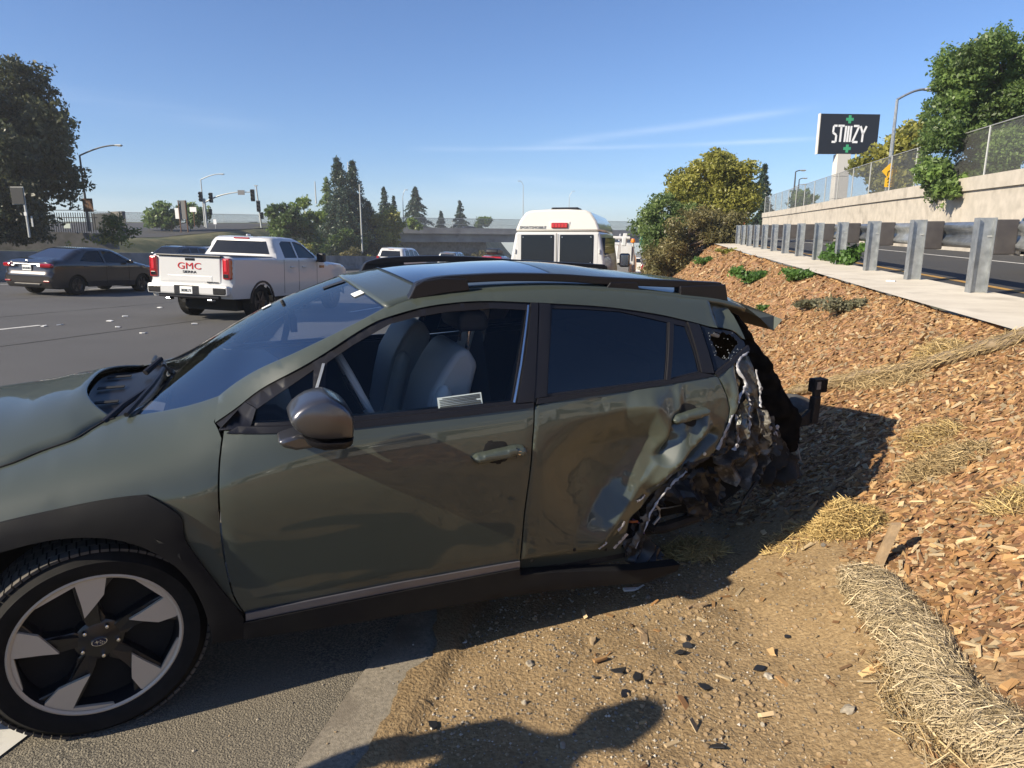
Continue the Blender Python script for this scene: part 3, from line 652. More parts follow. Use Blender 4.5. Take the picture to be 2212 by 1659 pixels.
for y0, y1 in ((.50, -.02), (-.08, -.58)):   # wipers parked on the glass
    w = MB(); pts = []
    for t in (0, .25, .5, .75, 1):
        y = y0+(y1-y0)*t; j = min(range(23), key=lambda q: abs(base[q][1]-y)); r2 = wrows[2][j]
        pts.append(C3(r2[0]-.03, y, r2[2]+.012))
    w.tube(pts, .010, 6); w.tube([C3(-pts[0][0]-.08, y0-.02, pts[0][2]-.03), C3(-pts[0][0]-.02, y0-.1, pts[0][2]+.012), pts[2]], [.014, .012, .008], 6)
    w.build('wiper', M['trim'], car, True)
roofl = S_(roof_l, 4)+[(2.80,1.375),(2.86,1.355)]
def roof_c(x):
    return (1.03+(x-1.099)*1.0 if x < 1.3 else x-.069*max(0, 1-(x-1.3)), 1.48+.066*math.sin(math.pi*min(1, max(0, (x-1.0)/1.35))*.72)-.10*sstep(2.0, 3.2, x))
rrows = []
for (x, z) in roofl:
    cx, cz = roof_c(x); rrows.append(ylerp((x, SF(x, z)+.002, z), (cx, 0, max(cz, z+.04)), pw=2.2))
loft('roof', rrows, M['paint'], thick=.02)
def roof_pt(x, y, lift):
    best = min(range(len(roofl)), key=lambda i: abs(roofl[i][0]-x)); best = min(max(best, 0), len(roofl)-2)
    xa, xb = roofl[best][0], roofl[best+1][0]
    if x < xa and best > 0: best -= 1; xa, xb = roofl[best][0], roofl[best+1][0]
    t = (x-xa)/(xb-xa); ra, rb = rrows[best], rrows[best+1]
    def zz(r_):
        yl = r_[0][1]; a = min(1, abs(y/yl))**2.2; m = r_[11]; L = r_[0]; return m[2]+(L[2]-m[2])*a, m[0]+(L[0]-m[0])*a
    z0, x0 = zz(ra); z1, x1 = zz(rb); return (x0+(x1-x0)*t, y, z0+(z1-z0)*t+lift)
loft('sunroof', [[roof_pt(x, y, .0045) for y in LIN(.44, -.44, 15)] for x in LIN(1.30, 1.93, 12)], M['sunroof'])
for xs in (1.295, 1.935): loft('roof_seam', [[roof_pt(xs+d, y, .0055) for y in LIN(.50, -.50, 15)] for d in (-.004, .004)], M['trim'])
# --- roof rails with their feet
for sgn in (1, -1):
    rl = MB(); top = S_([(1.192,1.462),(1.222,1.512),(1.255,1.530),(1.333,1.545),(1.50,1.551),(1.656,1.551),(1.888,1.541),(2.11,1.522),(2.45,1.499),(2.748,1.479)], 4)
    ya, yb = .545, .592
    rl.prism(top[4:]+[(2.762,1.440)]+[(x, z-.034) for x, z in top[10:]][::-1], 1, ya, yb)
    rl.prism([(1.186,1.452),(1.205,1.480),(1.222,1.512),(1.255,1.530),(1.333,1.541),(1.44,1.534),(1.452,1.486),(1.33,1.476)], 1, ya+.003, yb+.012)
    rl.prism([(2.10,1.468),(2.125,1.500),(2.262,1.496),(2.285,1.452)], 1, ya+.003, yb+.006)
    rl.prism([(2.505,1.415),(2.500,1.470),(2.748,1.470),(2.764,1.470),(2.790,1.378)], 1, ya+.003, yb+.012)
    rl.v = [Vector((-p.x, sgn*p.y, p.z)) for p in rl.v]
    rl.build('roof_rail', M['trim'], car, False, bevel=.008)
# --- mirror
sil = [(.672,1.150),(.692,1.178),(.738,1.206),(.79,1.216),(.815,1.212),(.862,1.182),(.890,1.142),(.893,1.10),(.889,1.066),(.878,1.060),(.80,1.062),(.74,1.074),(.70,1.098),(.678,1.125)]
sil = [(.79+(a-.79)*.94, 1.13+(b-1.13)*.95) for a, b in sil]; sil = S_(sil+[sil[0]], 2)[:-1]; mc = (.79, 1.13); mb = MB(); n = len(sil); ys = [.905, .912, .93, .97, 1.015, 1.05, 1.075, 1.09, 1.096]; ks = [.84, .94, .99, 1.0, 1.0, .99, .96, .90, .80]
vs = [(-(mc[0]+(a-mc[0])*k), y, mc[1]+(b-mc[1])*k) for y, k in zip(ys, ks) for a, b in sil]
mb.add(vs, [(i*n+k, i*n+(k+1) % n, (i+1)*n+(k+1) % n, (i+1)*n+k) for i in range(len(ys)-1) for k in range(n)]+[tuple(range(n)), tuple((len(ys)-1)*n+k for k in range(n))])
mir = mb.build('door_mirror', M['greymetal'], car, True, 50)
m2 = MB(); ys2 = [.92, .95, 1.0, 1.05, 1.085, 1.10]; ks2 = [.8, .97, 1.0, .95, .8, .5]; lo = [(.715,1.082),(.78,1.062),(.888,1.056),(.884,1.035),(.86,1.025),(.78,1.028),(.73,1.05)]; n = len(lo)
vs = [(-(.80+(a-.80)*k*1.005), y, 1.055+(b-1.055)*k) for y, k in zip(ys2, ks2) for a, b in lo]
m2.add(vs, [(i*n+k, i*n+(k+1) % n, (i+1)*n+(k+1) % n, (i+1)*n+k) for i in range(len(ys2)-1) for k in range(n)]+[tuple(range(n)), tuple((len(ys2)-1)*n+k for k in range(n))])
m2.build('mirror_base', M['trim'], mir, True, 50)
m3 = MB(); ft = [(.640,1.042),(.672,1.052),(.71,1.060),(.775,1.045),(.80,1.02),(.775,1.006),(.70,1.004),(.66,1.02)]
m3.prism(ft, 1, .86, .975); m3.v = [Vector((-p.x, p.y, p.z)) for p in m3.v]; m3.build('mirror_foot', M['greymetal'], mir, True, 60, bevel=.012)
# --- front wheel, steered a little towards the kerb
def wheel(parent, mtx, rad=.3525, wid=.225, rimr=.264):
    w = bpy.data.objects.new('front_wheel', None); col.objects.link(w); w.parent = parent; w.matrix_parent_inverse = Matrix.Identity(4); w.matrix_local = mtx
    h = wid/2
    tb = MB(); tb.lathe([(rimr-.006, h-.012), (rimr+.004, h-.002), (rimr+.02, h+.004), (rimr+.05, h+.008), (rad-.035, h+.002), (rad-.012, h-.018), (rad-.004, h-.035), (rad-.004, -h+.03), (rad-.03, -h), (rimr, -h+.01)], 1, 72)
    tb.build('tyre', M['tyre'], w, True, 50)
    tr = MB()
    for k in range(76):
        a = 2*math.pi*k/76; rot = Matrix.Rotation(a, 3, 'Y')
        for yy, ww in ((-.082, .045), (-.028, .05), (.028, .05), (.080, .042)):
            off_ = .3*math.sin(yy*40)*2*math.pi/76; rr_ = Matrix.Rotation(a+off_, 3, 'Y')
            tr.box(rr_ @ Vector((0, yy, rad-.006)), (2*math.pi*rad/76*.8, ww, .010), rr_)
    tr.build('tread', M['tread'], w)
    rim = MB(); rim.lathe([(rimr, h-.012), (rimr-.012, h-.010), (rimr-.022, h-.03), (rimr-.03, -h+.03)], 1, 72); rim.build('rim_barrel', M['alloyblk'], w, True, 50)
    MB().lathe([(rimr-.001, h-.0105), (rimr-.009, h-.006), (rimr-.017, h-.012)], 1, 72).build('rim_lip', M['alu'], w, True, 60)
    fy = h-.016
    def pol(r_, a): return (-r_*math.cos(R(a)), r_*math.sin(R(a)))
    for k in range(5):
        a0 = 96-72*k
        sp = MB(); pts = [pol(.045, a0+26), pol(.10, a0+16), pol(.165, a0+10), pol(rimr-.014, a0+6), pol(rimr-.013, a0-4), pol(rimr-.013, a0-16), pol(rimr-.014, a0-24), pol(.17, a0-12), pol(.12, a0-14), pol(.085, a0-26), pol(.045, a0-26)]
        n = len(pts); vs = [(p[0], fy-.004-(.026 if math.hypot(*p) < .15 else .006), p[1]) for p in pts]+[(p[0], fy-.07, p[1]) for p in pts]
        sp.add(vs, [tuple(range(n)), tuple(range(2*n-1, n-1, -1))]+[(i, n+i, n+(i+1) % n, (i+1) % n) for i in range(n)])
        sp.build('spoke', M['alloyblk'], w, bevel=.006)
        arc = [pol(rimr-.012, a0+34-5*j) for j in range(11)]
        wd = MB(); face = [pol(.115, a0+9)]+[pol(.165, a0+5.5), pol(rimr-.026, a0+4), pol(rimr-.030, a0+20), pol(rimr-.020, a0+33)]+arc+[pol(rimr-.022, a0-17.5), pol(.185, a0-17), pol(.145, a0-7)]
        n = len(face); vs = [(p[0], fy+.001, p[1]) for p in face]+[(p[0], fy-.012, p[1]) for p in face]
        wd.add(vs, [tuple(range(n)), tuple(range(2*n-1, n-1, -1))]+[(i, n+i, n+(i+1) % n, (i+1) % n) for i in range(n)])
        wd.build('machined_blade', M['alu'], w)
    MB().lathe([(.001, fy-.022), (.06, fy-.026), (.075, fy-.035), (.08, fy-.07)], 1, 30).build('hub', M['alloyblk'], w, True, 50)
    for k in range(5):
        a = pol(.0571, 60+72*k); MB().lathe([(.001, .014), (.006, .012), (.0085, .004), (.009, -.01)], 1, 10, (a[0], fy-.026, a[1])).build('wheel_nut', M['chrome'], w, True, 50)
    em = MB(); em.lathe([(.001, .004), (.024, .003), (.026, -.004)], 1, 28, (0, 0, 0)); em.v = [Vector((p.x, p.y+fy-.018, p.z*.62)) for p in em.v]; e = em.build('emblem', M['chrome'], w, True, 50)
    e2 = MB(); e2.lathe([(.001, .0055), (.021, .0045)], 1, 28); e2.v = [Vector((p.x, p.y+fy-.018, p.z*.58)) for p in e2.v]; e2.build('emblem_field', pm('emblem_navy', (.012, .016, .05), .3), e, True)
    for (sx_, sz_, ss) in ((.007, .003, .009), (-.004, .006, .004), (-.003, -.002, .004), (-.009, .001, .004), (-.008, -.006, .004), (-.014, -.003, .004)):
        st = MB(); n = 8; st.add([(sx_+ss*(1 if q % 2 == 0 else .28)*math.cos(q*math.pi/4), fy-.0118, sz_+ss*(1 if q % 2 == 0 else .28)*math.sin(q*math.pi/4)) for q in range(n)], [tuple(range(n))]); st.build('emblem_star', M['chrome'], e)
    MB().lathe([(.02, fy-.075), (rimr-.028, fy-.060), (rimr-.026, fy-.09)], 1, 48).build('spoke_gap_shade', M['dark'], w, True, 40)  # added black disc standing in for the shade between the spokes
    MB().lathe([(.03, -.02), (.155, -.02), (.155, -.045), (.03, -.045)], 1, 40).build('brake_disc', M['greymetal'], w, True, 40)
    MB().box((.11, -.03, .06), (.07, .06, .15)).build('brake_caliper', M['under'], w, bevel=.01)
    return w
wheel(car, Matrix.Translation((-.0, .775, .3525)) @ Matrix.Rotation(R(10), 4, 'Z'))
wl2 = MB(); wl2.lathe([(.20,.09),(.242,.1),(.30,.11),(.345,.09),(.3525,.06),(.3525,-.08),(.33,-.11),(.2,-.1)], 1, 40, (0, -.78, .3525)); wl2.build('far_front_wheel', M['tyre'], car, True, 50)
wl3 = MB(); wl3.lathe([(.20,.09),(.242,.1),(.30,.11),(.345,.09),(.3525,.06),(.3525,-.08),(.33,-.11),(.2,-.1)], 1, 40, (-2.67, -.78, .3525)); wl3.build('far_rear_wheel', M['tyre'], car, True, 50)
# --- wheel-arch liner, floor, bulkheads (so that no daylight leaks in)
lin = MB(); ar = [(-.03+.43*math.cos(R(a)), .36+.43*math.sin(R(a))) for a in range(-20, 201, 12)]
lin.add([(-x, y, z) for y in (.84, .45) for x, z in ar], [(k, k+1, len(ar)+k+1, len(ar)+k) for k in range(len(ar)-1)]); lin.add([(-x, .45, z) for x, z in ar], [tuple(range(len(ar)))])
lin.build('arch_liner', M['dark'], car, True)
fl = MB(); fl.box((-1.35, 0, .26), (1.75, 1.62, .06)); fl.box((.35, 0, .30), (1.0, .86, .08)); fl.box((-2.7, -.3, .33), (1.1, .8, .06)); fl.build('floor_pan', M['under'], car)
MB().box((-.36, 0, .66), (.04, 1.5, .70)).build('bulkhead', M['dark'], car)
# --- right-hand side, mirror image without the damage
rs = [(.50,1.045)]+[(.447,.95),(.437,.75),(.45,.50),(.48,.37),(1.5,.36),(2.15,.36),(2.26,.56),(2.42,.70),(2.62,.74),(2.85,.70),(3.05,.52),(3.15,.40),(3.35,.42),(3.42,.7),(3.36,1.05),(2.95,1.13),(2.57,1.09),(1.64,1.04)]
cpanel('right_side_panel', rs, M['paint'], side=-1, step=.06)
cpanel('right_front_fender', fender_o, M['paint'], side=-1, step=.06)
side_r = S_(pil_t)[:-1]+S_(roof_l)+[(2.95,1.355),(3.2,1.25),(3.34,1.06),(2.95,1.13),(2.78,1.2),(2.735,1.265),(2.544,1.306)]+S_(frame_t)[::-1][1:]
cpanel('right_side_rail', side_r, M['paint'], side=-1, step=.05)
cpanel('right_window_surround', S_(frame_t)+[(2.78,1.2),(2.95,1.13),(2.560,1.09)]+S_(belt_r, 3)[::-1]+S_(belt_f, 3)[1:], M['trim'], side=-1, step=.05, off=-.008, holes=[fq, fg, rg, rp])
for nm, pl, mt in (('right_front_window', fg, 'glass'), ('right_rear_window', rg, 'tintglass'), ('right_quarter_pane', fq, 'glass'), ('right_fixed_pane', rp, 'tintglass')): cpanel(nm, pl, M[mt], side=-1, off=-.014, step=.06, thick=0, roll=0)
cpanel('right_arch_cladding', S_(arch_o)+[(.478,.350),(.47,.262)]+S_(arch_i)[::-1], M['clad'], off=.014, step=.05, thick=.07, side=-1)
cpanel('right_sill', [(.474,.365),(2.15,.355),(2.2,.20),(.475,.25)], M['clad'], off=.016, step=.06, thick=.1, side=-1)
# --- front end (left of the frame)
for sg, nm in ((1, 'front_bumper'), (-1, 'right_bumper_half')):
    cpanel(nm, [(-.93,.72),(-.90,.80),(-.85,.80),(-.6,.868),(-.6,.63),(-.52,.50),(-.60,.40),(-.55,.24),(-.9,.22),(-.95,.45)], M['paint'] if 1 else 0, side=sg, step=.05)
fr = [[(-.95-.06*math.cos(t*math.pi/2)*1, .72*t+.02, 0)] for t in (1,)]
fb = MB(); sec = [(.22,.90),(.35,.96),(.5,.985),(.62,.97),(.75,.95),(.80,.90),(.83,.80)]
vs = [( .0+q-.0*abs(t)-.12*abs(t)**3, .68*t, z) for z, q in sec for t in LIN(-1, 1, 15)]
fb.add(vs, [(i*15+k, i*15+k+1, (i+1)*15+k+1, (i+1)*15+k) for i in range(len(sec)-1) for k in range(14)]); fb.build('front_fascia', M['clad'], car, True)
cpanel('headlight', [(-.86,.72),(-.60,.80),(-.58,.70),(-.8,.64)], M['chrome'], off=.01, step=.04)
# --- torn left rear corner
def crumple(amp, sc=14, seed=0):
    """sheet hanging in sharp, mostly upright folds"""
    def f(x, z):
        q = x*sc*1.05+1.3*fbm(z*5, x*3, seed, 2)+z*2.2*math.sin(seed); t = abs((q % 1)-.5)*2
        q2 = z*sc*.45+1.5*fbm(x*7, z*3, seed+3, 2); t2 = abs((q2 % 1)-.5)*2
        return amp*(1.5*t-.8)+amp*.6*t2+amp*1.2*fbm(x*sc*.4, z*sc*.4, seed+4, 2)
    return f
def flat(o): o.data.polygons.foreach_set('use_smooth', [False]*len(o.data.polygons)); return o
def jag(poly, a, step=.016, seed=1):
    rr = random.Random(seed); out = []
    for p in resample(poly, step): out.append((p[0]+rr.uniform(-a, a), p[1]+rr.uniform(-a, a)))
    return out
qp = cpanel('quarter_panel', [(2.570,1.083),(2.79,1.176),(2.712,1.143),(2.695,1.10),(2.722,1.036),(2.681,.982),(2.655,.934),(2.616,.862),(2.60,.80),(2.612,.85),(2.627,.929),(2.616,.981),(2.591,1.045)], M['paint'], step=.012, off=.002,
       disp=lambda x, z: .018*math.exp(-((x-2.655)/.02)**2)*sstep(1.12, 1.0, z)-.03*sstep(2.66, 2.72, x)*sstep(1.17, 1.1, z)+.006*fbm(x*12, z*12, 7, 3))
qp['label'] = 'buckled olive quarter panel behind the rear door'
cpanel('quarter_window_trim', [(2.556,1.097),(2.794,1.196),(2.796,1.178),(2.566,1.080)], M['trim'], off=.008, step=.02)
qw = [(2.552,1.298),(2.607,1.283),(2.735,1.258),(2.788,1.212),(2.786,1.190),(2.566,1.098)]
hole = [(2.60,1.262),(2.65,1.262),(2.70,1.248),(2.735,1.235),(2.745,1.205),(2.715,1.188),(2.69,1.172),(2.665,1.150),(2.625,1.145),(2.60,1.170),(2.605,1.20),(2.585,1.225)]
bg_ = cpanel('broken_quarter_window', qw, M['vglass_dark'], off=-.012, step=.012, thick=.004, holes=[jag(hole, .006, .012, 4)], roll=0, disp=lambda x, z: .003*fbm(x*60, z*60, 3, 2))
bg_['label'] = 'shattered rear quarter window with a ragged hole'
fr_ = MB(); rr = random.Random(5)
for k in range(38):          # crumbs of safety glass round the hole
    t = rr.random(); i = rr.randrange(len(hole)); a, b = hole[i], hole[(i+1) % len(hole)]
    x, z = a[0]+(b[0]-a[0])*t+rr.gauss(0, .016), a[1]+(b[1]-a[1])*t+rr.gauss(0, .014)
    if not inside(qw, np.array([x]), np.array([z]))[0]: continue
    s = rr.uniform(.002, .0045); fr_.box(C3(x, SF(x, z)-.004+rr.uniform(0, .006), z), (s, s*.6, s), Matrix.Rotation(rr.random()*3, 3, 'Y'))
fr_.build('glass_crumbs', pm('safety_glass_crumbs', (.22, .25, .27), .2, coat=.6), bg_)
cb = MB(); cb.tube([C3(2.60, .62, 1.255), C3(2.66, .63, 1.245), C3(2.73, .62, 1.222)], [.010, .012, .010], 8); cb.build('grab_handle', M['cabin_lit'], car, True)
# sheets of torn metal, layered inwards
cpanel('torn_sheet', jag([(2.785,1.172),(2.806,1.095),(2.810,1.006),(2.805,.91),(2.74,.92),(2.725,1.036),(2.695,1.096),(2.715,1.143)], .006, .016, 2), M['torn'], off=-.012, step=.016, thick=.003, disp=crumple(.012, 16, 1)).data.shade_flat()
cpanel('torn_sheet', jag([(2.652,.934),(2.722,1.01),(2.803,.935),(2.866,.883),(2.92,.83),(2.955,.775),(2.978,.682),(2.933,.65),(2.86,.665),(2.795,.677),(2.732,.748),(2.673,.738),(2.616,.721),(2.585,.745),(2.602,.81),(2.614,.86)], .010, .02, 3), M['mudmetal'], off=-.035, step=.016, thick=.003, disp=crumple(.030, 13, 5)).data.shade_flat()
t2 = [o for o in car.children if o.name.startswith('torn_sheet')][-1]
t2['label'] = 'crumpled muddy inner quarter panel hanging in folds'
cpanel('torn_sheet', jag([(2.66,.90),(2.70,.97),(2.76,.93),(2.75,.82),(2.70,.75),(2.66,.76)], .008, .016, 8), M['torn'], off=.004, step=.016, thick=.003, disp=crumple(.022, 18, 9)).data.shade_flat()
cpanel('torn_sheet', jag([(2.78,.92),(2.83,.90),(2.90,.84),(2.94,.76),(2.90,.70),(2.84,.76),(2.79,.84)], .010, .016, 11), M['mudmetal'], off=.0, step=.016, thick=.003, disp=crumple(.026, 18, 12)).data.shade_flat()
cpanel('torn_sheet', jag([(2.568,.735),(2.62,.66),(2.63,.60),(2.70,.53),(2.80,.50),(2.88,.54),(2.96,.58),(3.0,.66),(2.93,.72),(2.84,.74),(2.747,.75)], .010, .02, 14), M['mudmetal'], off=-.06, step=.014, thick=.003, disp=crumple(.045, 9, 16)).data.shade_flat()
cpanel('torn_sheet', jag([(2.96,.72),(3.05,.70),(3.16,.62),(3.22,.52),(3.18,.42),(3.05,.40),(2.95,.48),(2.92,.6)], .012, .02, 24), M['under'], off=-.12, step=.016, thick=.003, disp=crumple(.05, 9, 26)).data.shade_flat()
cpanel('torn_sheet', jag([(2.90,.70),(3.02,.74),(3.10,.66),(3.16,.60),(3.10,.52),(2.98,.56),(2.90,.62)], .012, .02, 17), M['under'], off=-.18, step=.016, thick=.003, disp=crumple(.05, 10, 19)).data.shade_flat()
def ribbon(name, pts, wd, mat, off, amp=.008, seed=1):
    rr = random.Random(seed); a = S_(pts, 6); P = []; F = []
    for i, (x, z) in enumerate(a):
        j = max(0, min(i, len(a)-2)); tx, tz = a[j+1][0]-a[j][0], a[j+1][1]-a[j][1]; l = math.hypot(tx, tz) or 1; nx, nz_ = -tz/l, tx/l
        w = wd*rr.uniform(.35, 1.3); y = SF(x, z)+off+(dent(x, z) if x < 2.61 else 0)
        P += [(-(x-nx*w*.5), y-rr.uniform(0, amp), z-nz_*w*.5), (-(x+nx*w*.1), y+rr.uniform(0, amp), z+nz_*w*.1), (-(x+nx*w*.5), y-rr.uniform(0, amp)-.004, z+nz_*w*.5)]
    for i in range(len(a)-1):
        for k in (0, 1): F.append((i*3+k, i*3+k+1, i*3+k+4, i*3+k+3))
    return mesh(name, P, F, mat, car, True)
ribbon('torn_edge', [(2.785,1.170),(2.712,1.143),(2.693,1.098),(2.724,1.036),(2.681,.982),(2.654,.934),(2.614,.862),(2.598,.80),(2.575,.735)], .012, M['primer'], .006, .012, 3)
ribbon('torn_edge', [(2.722,1.01),(2.74,.95),(2.735,.90),(2.75,.84),(2.735,.77)], .006, M['primer'], .0, .02, 5)
ribbon('torn_edge', [(2.805,1.09),(2.812,1.0),(2.805,.92)], .006, M['primer'], .0, .015, 7)
ribbon('torn_edge', [(2.66,.90),(2.672,.83),(2.68,.76),(2.66,.725)], .006, M['primer'], .0, .015, 9)
ribbon('arch_lip', [(2.565,.725),(2.541,.702),(2.439,.676),(2.403,.653),(2.327,.602),(2.279,.528),(2.234,.440),(2.202,.355),(2.163,.283),(2.15,.25)], .034, M['mudmetal'], -.004, .020, 11)
ribbon('torn_edge', [(2.403,.655),(2.340,.615),(2.295,.550),(2.245,.455),(2.210,.365),(2.175,.29)], .007, M['primer'], .008, .012, 13)
ribbon('paint_tear', [(2.125,.375),(2.10,.345),(2.06,.31)], .016, M['primer'], .006, .004, 15)
ribbon('paint_tear', [(2.20,.56),(2.175,.545),(2.15,.54)], .012, M['primer'], .008, .004, 16)
ribbon('paint_tear', [(1.985,.385),(1.97,.365),(1.955,.35)], .010, M['primer'], .012, .004, 17)
ribbon('paint_tear', [(2.085,.46),(2.07,.435),(2.05,.42)], .018, M['primer'], .012, .004, 18)
for x, z in ((2.005,.325),(1.85,.35),(1.64,.345)):
    MB().lathe([(.001,.001),(.008,0)], 1, 10, C3(x, SF(x, z)+dent(x, z)+.003, z)).build('clip_hole', M['dark'], rear_door)
MB().lathe([(.001,.003),(.008,.002),(.009,-.003)], 1, 12, C3(2.502, SF(2.502,.725)+dent(2.502,.725)+.004, .725)).build('door_clip', pm('cream_clip', (.6, .6, .5), .5), rear_door, True)
for x, z in ((2.86,.815),(2.895,.785),(2.905,.815),(2.66,.755),(2.80,1.01)):
    MB().lathe([(.004,.003),(.009,.003),(.010,-.004),(.004,-.004)], 1, 12, C3(x, SF(x, z)+.02, z)).build('grommet', M['primer'], t2, True)
hk = MB(); hk.tube([C3(2.915, .86, .80), C3(2.93, .87, .79), C3(2.925, .875, .765), C3(2.91, .87, .75), C3(2.912, .87, .73), C3(2.93,.87,.715)], .006, 6); hk.build('bent_hook', M['primer'], t2, True)
# dark band of the hatch opening, the tailgate behind it, the hanging spoiler
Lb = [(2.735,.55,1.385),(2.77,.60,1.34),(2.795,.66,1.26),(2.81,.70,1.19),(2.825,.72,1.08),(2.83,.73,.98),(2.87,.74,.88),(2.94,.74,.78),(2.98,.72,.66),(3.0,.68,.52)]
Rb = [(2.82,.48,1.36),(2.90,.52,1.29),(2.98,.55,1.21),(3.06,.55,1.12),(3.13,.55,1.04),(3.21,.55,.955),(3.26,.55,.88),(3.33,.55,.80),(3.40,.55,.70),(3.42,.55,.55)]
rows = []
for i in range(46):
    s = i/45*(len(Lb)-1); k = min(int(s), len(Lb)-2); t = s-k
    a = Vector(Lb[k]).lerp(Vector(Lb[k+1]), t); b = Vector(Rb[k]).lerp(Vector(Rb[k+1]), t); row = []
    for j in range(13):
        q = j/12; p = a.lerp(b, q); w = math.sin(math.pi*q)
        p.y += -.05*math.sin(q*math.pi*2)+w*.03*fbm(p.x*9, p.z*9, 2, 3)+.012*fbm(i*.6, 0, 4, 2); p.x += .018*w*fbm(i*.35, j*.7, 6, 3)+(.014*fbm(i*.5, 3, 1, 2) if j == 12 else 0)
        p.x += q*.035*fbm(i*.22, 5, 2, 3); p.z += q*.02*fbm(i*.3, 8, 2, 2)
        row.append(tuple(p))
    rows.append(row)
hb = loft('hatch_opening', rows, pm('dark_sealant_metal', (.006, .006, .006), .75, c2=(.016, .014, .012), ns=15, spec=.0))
tg = []
for i, (p) in enumerate(Rb): tg.append([(p[0]+.05*math.cos(q*math.pi/2)*0+.07*(1-abs(q))*1.0, p[1]*q, p[2]-.01*(1-abs(q))) for q in LIN(1, -1.15, 16)])
loft('tailgate', tg, M['under'])
sp = MB(); prof = [(2.80,1.392),(2.90,1.378),(3.04,1.335),(3.212,1.275),(3.225,1.262),(3.172,1.207),(3.155,1.212),(3.07,1.28),(2.975,1.338),(2.86,1.372)]
rowsp = []
for y, dx in ((.47, 0), (.44, .004), (.2, .03), (-.1, .04), (-.4, .03), (-.6, 0)): rowsp.append([(x+dx, y+(.05 if y > .43 and j_ in (4, 5, 6, 7, 8) else 0), z) for j_, (x, z) in enumerate(prof+[prof[0]])])
M['dull_paint'] = pm('matte_olive_paint', (.085, .094, .080), .6, spec=.2)  # lighter, uncoated version of the olive car paint
spo = loft('spoiler', rowsp, M['dull_paint']); capv = MB(); capv.add([C3(x, .47+(.05 if j_ in (4, 5, 6, 7, 8) else 0), z) for j_, (x, z) in enumerate(prof)], [tuple(range(len(prof)))]); capv.build('spoiler_end', M['dull_paint'], spo)
spo['label'] = 'olive roof spoiler knocked loose and hanging off the tail'
# bumper beam bracket standing proud of the tail
bk = MB()
bk.prism([(3.60,.885),(3.70,.875),(3.70,.80),(3.655,.80),(3.655,.72),(3.64,.66),(3.60,.61),(3.50,.60),(3.42,.62),(3.42,.66),(3.54,.665),(3.59,.70),(3.605,.78)], 1, .42, .44)
bk.v = [Vector((-p.x, p.y, p.z)) for p in bk.v]
bk.box(C3(3.655, .41, .838), (.09, .06, .08)); bk.box(C3(3.62, .436, .70), (.05, .04, .16)); bk.build('bumper_bracket', M['under'], car, bevel=.004)
MB().box(C3(3.625, .4455, .845), (.030, .003, .045)).build('bracket_hole', M['gutter'], car)
ub = MB(); ub.prism([(2.05,.20),(2.12,.45),(2.25,.62),(2.5,.74),(2.75,.78),(3.05,.75),(3.3,.62),(3.35,.30),(3.1,.15),(2.3,.12)], 1, .30, .34)
ub.v = [Vector((-p.x, p.y, p.z)) for p in ub.v]; ub.build('wheel_well', M['dark'], car)  # black backing sheet: the shade inside the arch is put into its colour
sus = MB(); sus.tube([C3(2.62, .50, .72), C3(2.66, .56, .40)], .05, 12); sus.lathe([(.05, 0), (.085, .01), (.085, .03), (.05, .04)], 2, 16, C3(2.63, .51, .62)); sus.lathe([(.05, 0), (.095, .012), (.095, .03), (.05, .05)], 2, 16, C3(2.65, .55, .46))
sus.tube([C3(2.2, .5, .2), C3(2.5, .6, .22), C3(2.7, .62, .26)], .03, 8); sus.tube([C3(2.3, .55, .25), C3(2.25, .6, .42)], .02, 8); sus.build('bent_suspension', M['under'], car, True, 40)
lk = MB(); lk.tube([C3(2.375, .70, .412), C3(2.40, .70, .385), C3(2.405, .70, .345), C3(2.37, .70, .31)], .007, 8)
lk.tube([C3(2.36+.016*math.cos(a*.7), .70, .428+.016*math.sin(a*.7)) for a in range(10)], .005, 6, False); lk.tube([C3(2.29, .7, .36), C3(2.335, .7, .352), C3(2.345, .7, .335)], .005, 6); lk.build('stabiliser_link', M['galv_dull'], car, True)
for pts, mt, r_ in (([(2.28,.65,.33),(2.32,.66,.30),(2.345,.66,.25),(2.34,.66,.20)], 'purple', .004), ([(2.35,.6,.29),(2.44,.6,.33),(2.53,.6,.33),(2.62,.58,.32)], 'galv_dull', .003), ([(2.16,.72,.29),(2.20,.72,.22),(2.24,.74,.17)], 'galv_dull', .003), ([(2.18,.72,.24),(2.23,.74,.20),(2.26,.75,.15)], 'galv_dull', .003), ([(2.95,.75,.66),(2.98,.76,.60),(2.97,.76,.52),(2.88,.76,.40),(2.85,.74,.30)], 'trim', .008), ([(3.40,.5,.64),(3.5,.5,.42)], 'galv_dull', .004), ([(2.2,.66,.34),(2.25,.68,.335),(2.29,.68,.33)], 'orange', .006)):
    w = MB(); w.tube([C3(*p) for p in S_(pts, 5)], r_, 6); w.build('hanging_wire', M[mt], car, True)
for k_, pl_ in enumerate(([(2.30,.56),(2.42,.66),(2.56,.70),(2.62,.60),(2.55,.46),(2.42,.40),(2.32,.44)], [(2.52,.50),(2.66,.56),(2.82,.50),(2.86,.36),(2.74,.26),(2.58,.30)], [(2.24,.42),(2.36,.44),(2.46,.32),(2.44,.20),(2.30,.18),(2.22,.28)])):
    cpanel('torn_liner', jag(pl_, .012, .03, 40+k_), M['blackplastic'], off=-.17-.05*k_, step=.022, thick=.004, disp=crumple(.05, 7, 50+k_)).data.shade_flat()
fl2 = cpanel('torn_liner', jag([(2.12,.33),(2.2,.36),(2.28,.30),(2.36,.22),(2.40,.17),(2.25,.15),(2.15,.2)], .008, .02, 21), M['blackplastic'], off=-.06, step=.015, thick=.004, disp=crumple(.03, 12, 30))
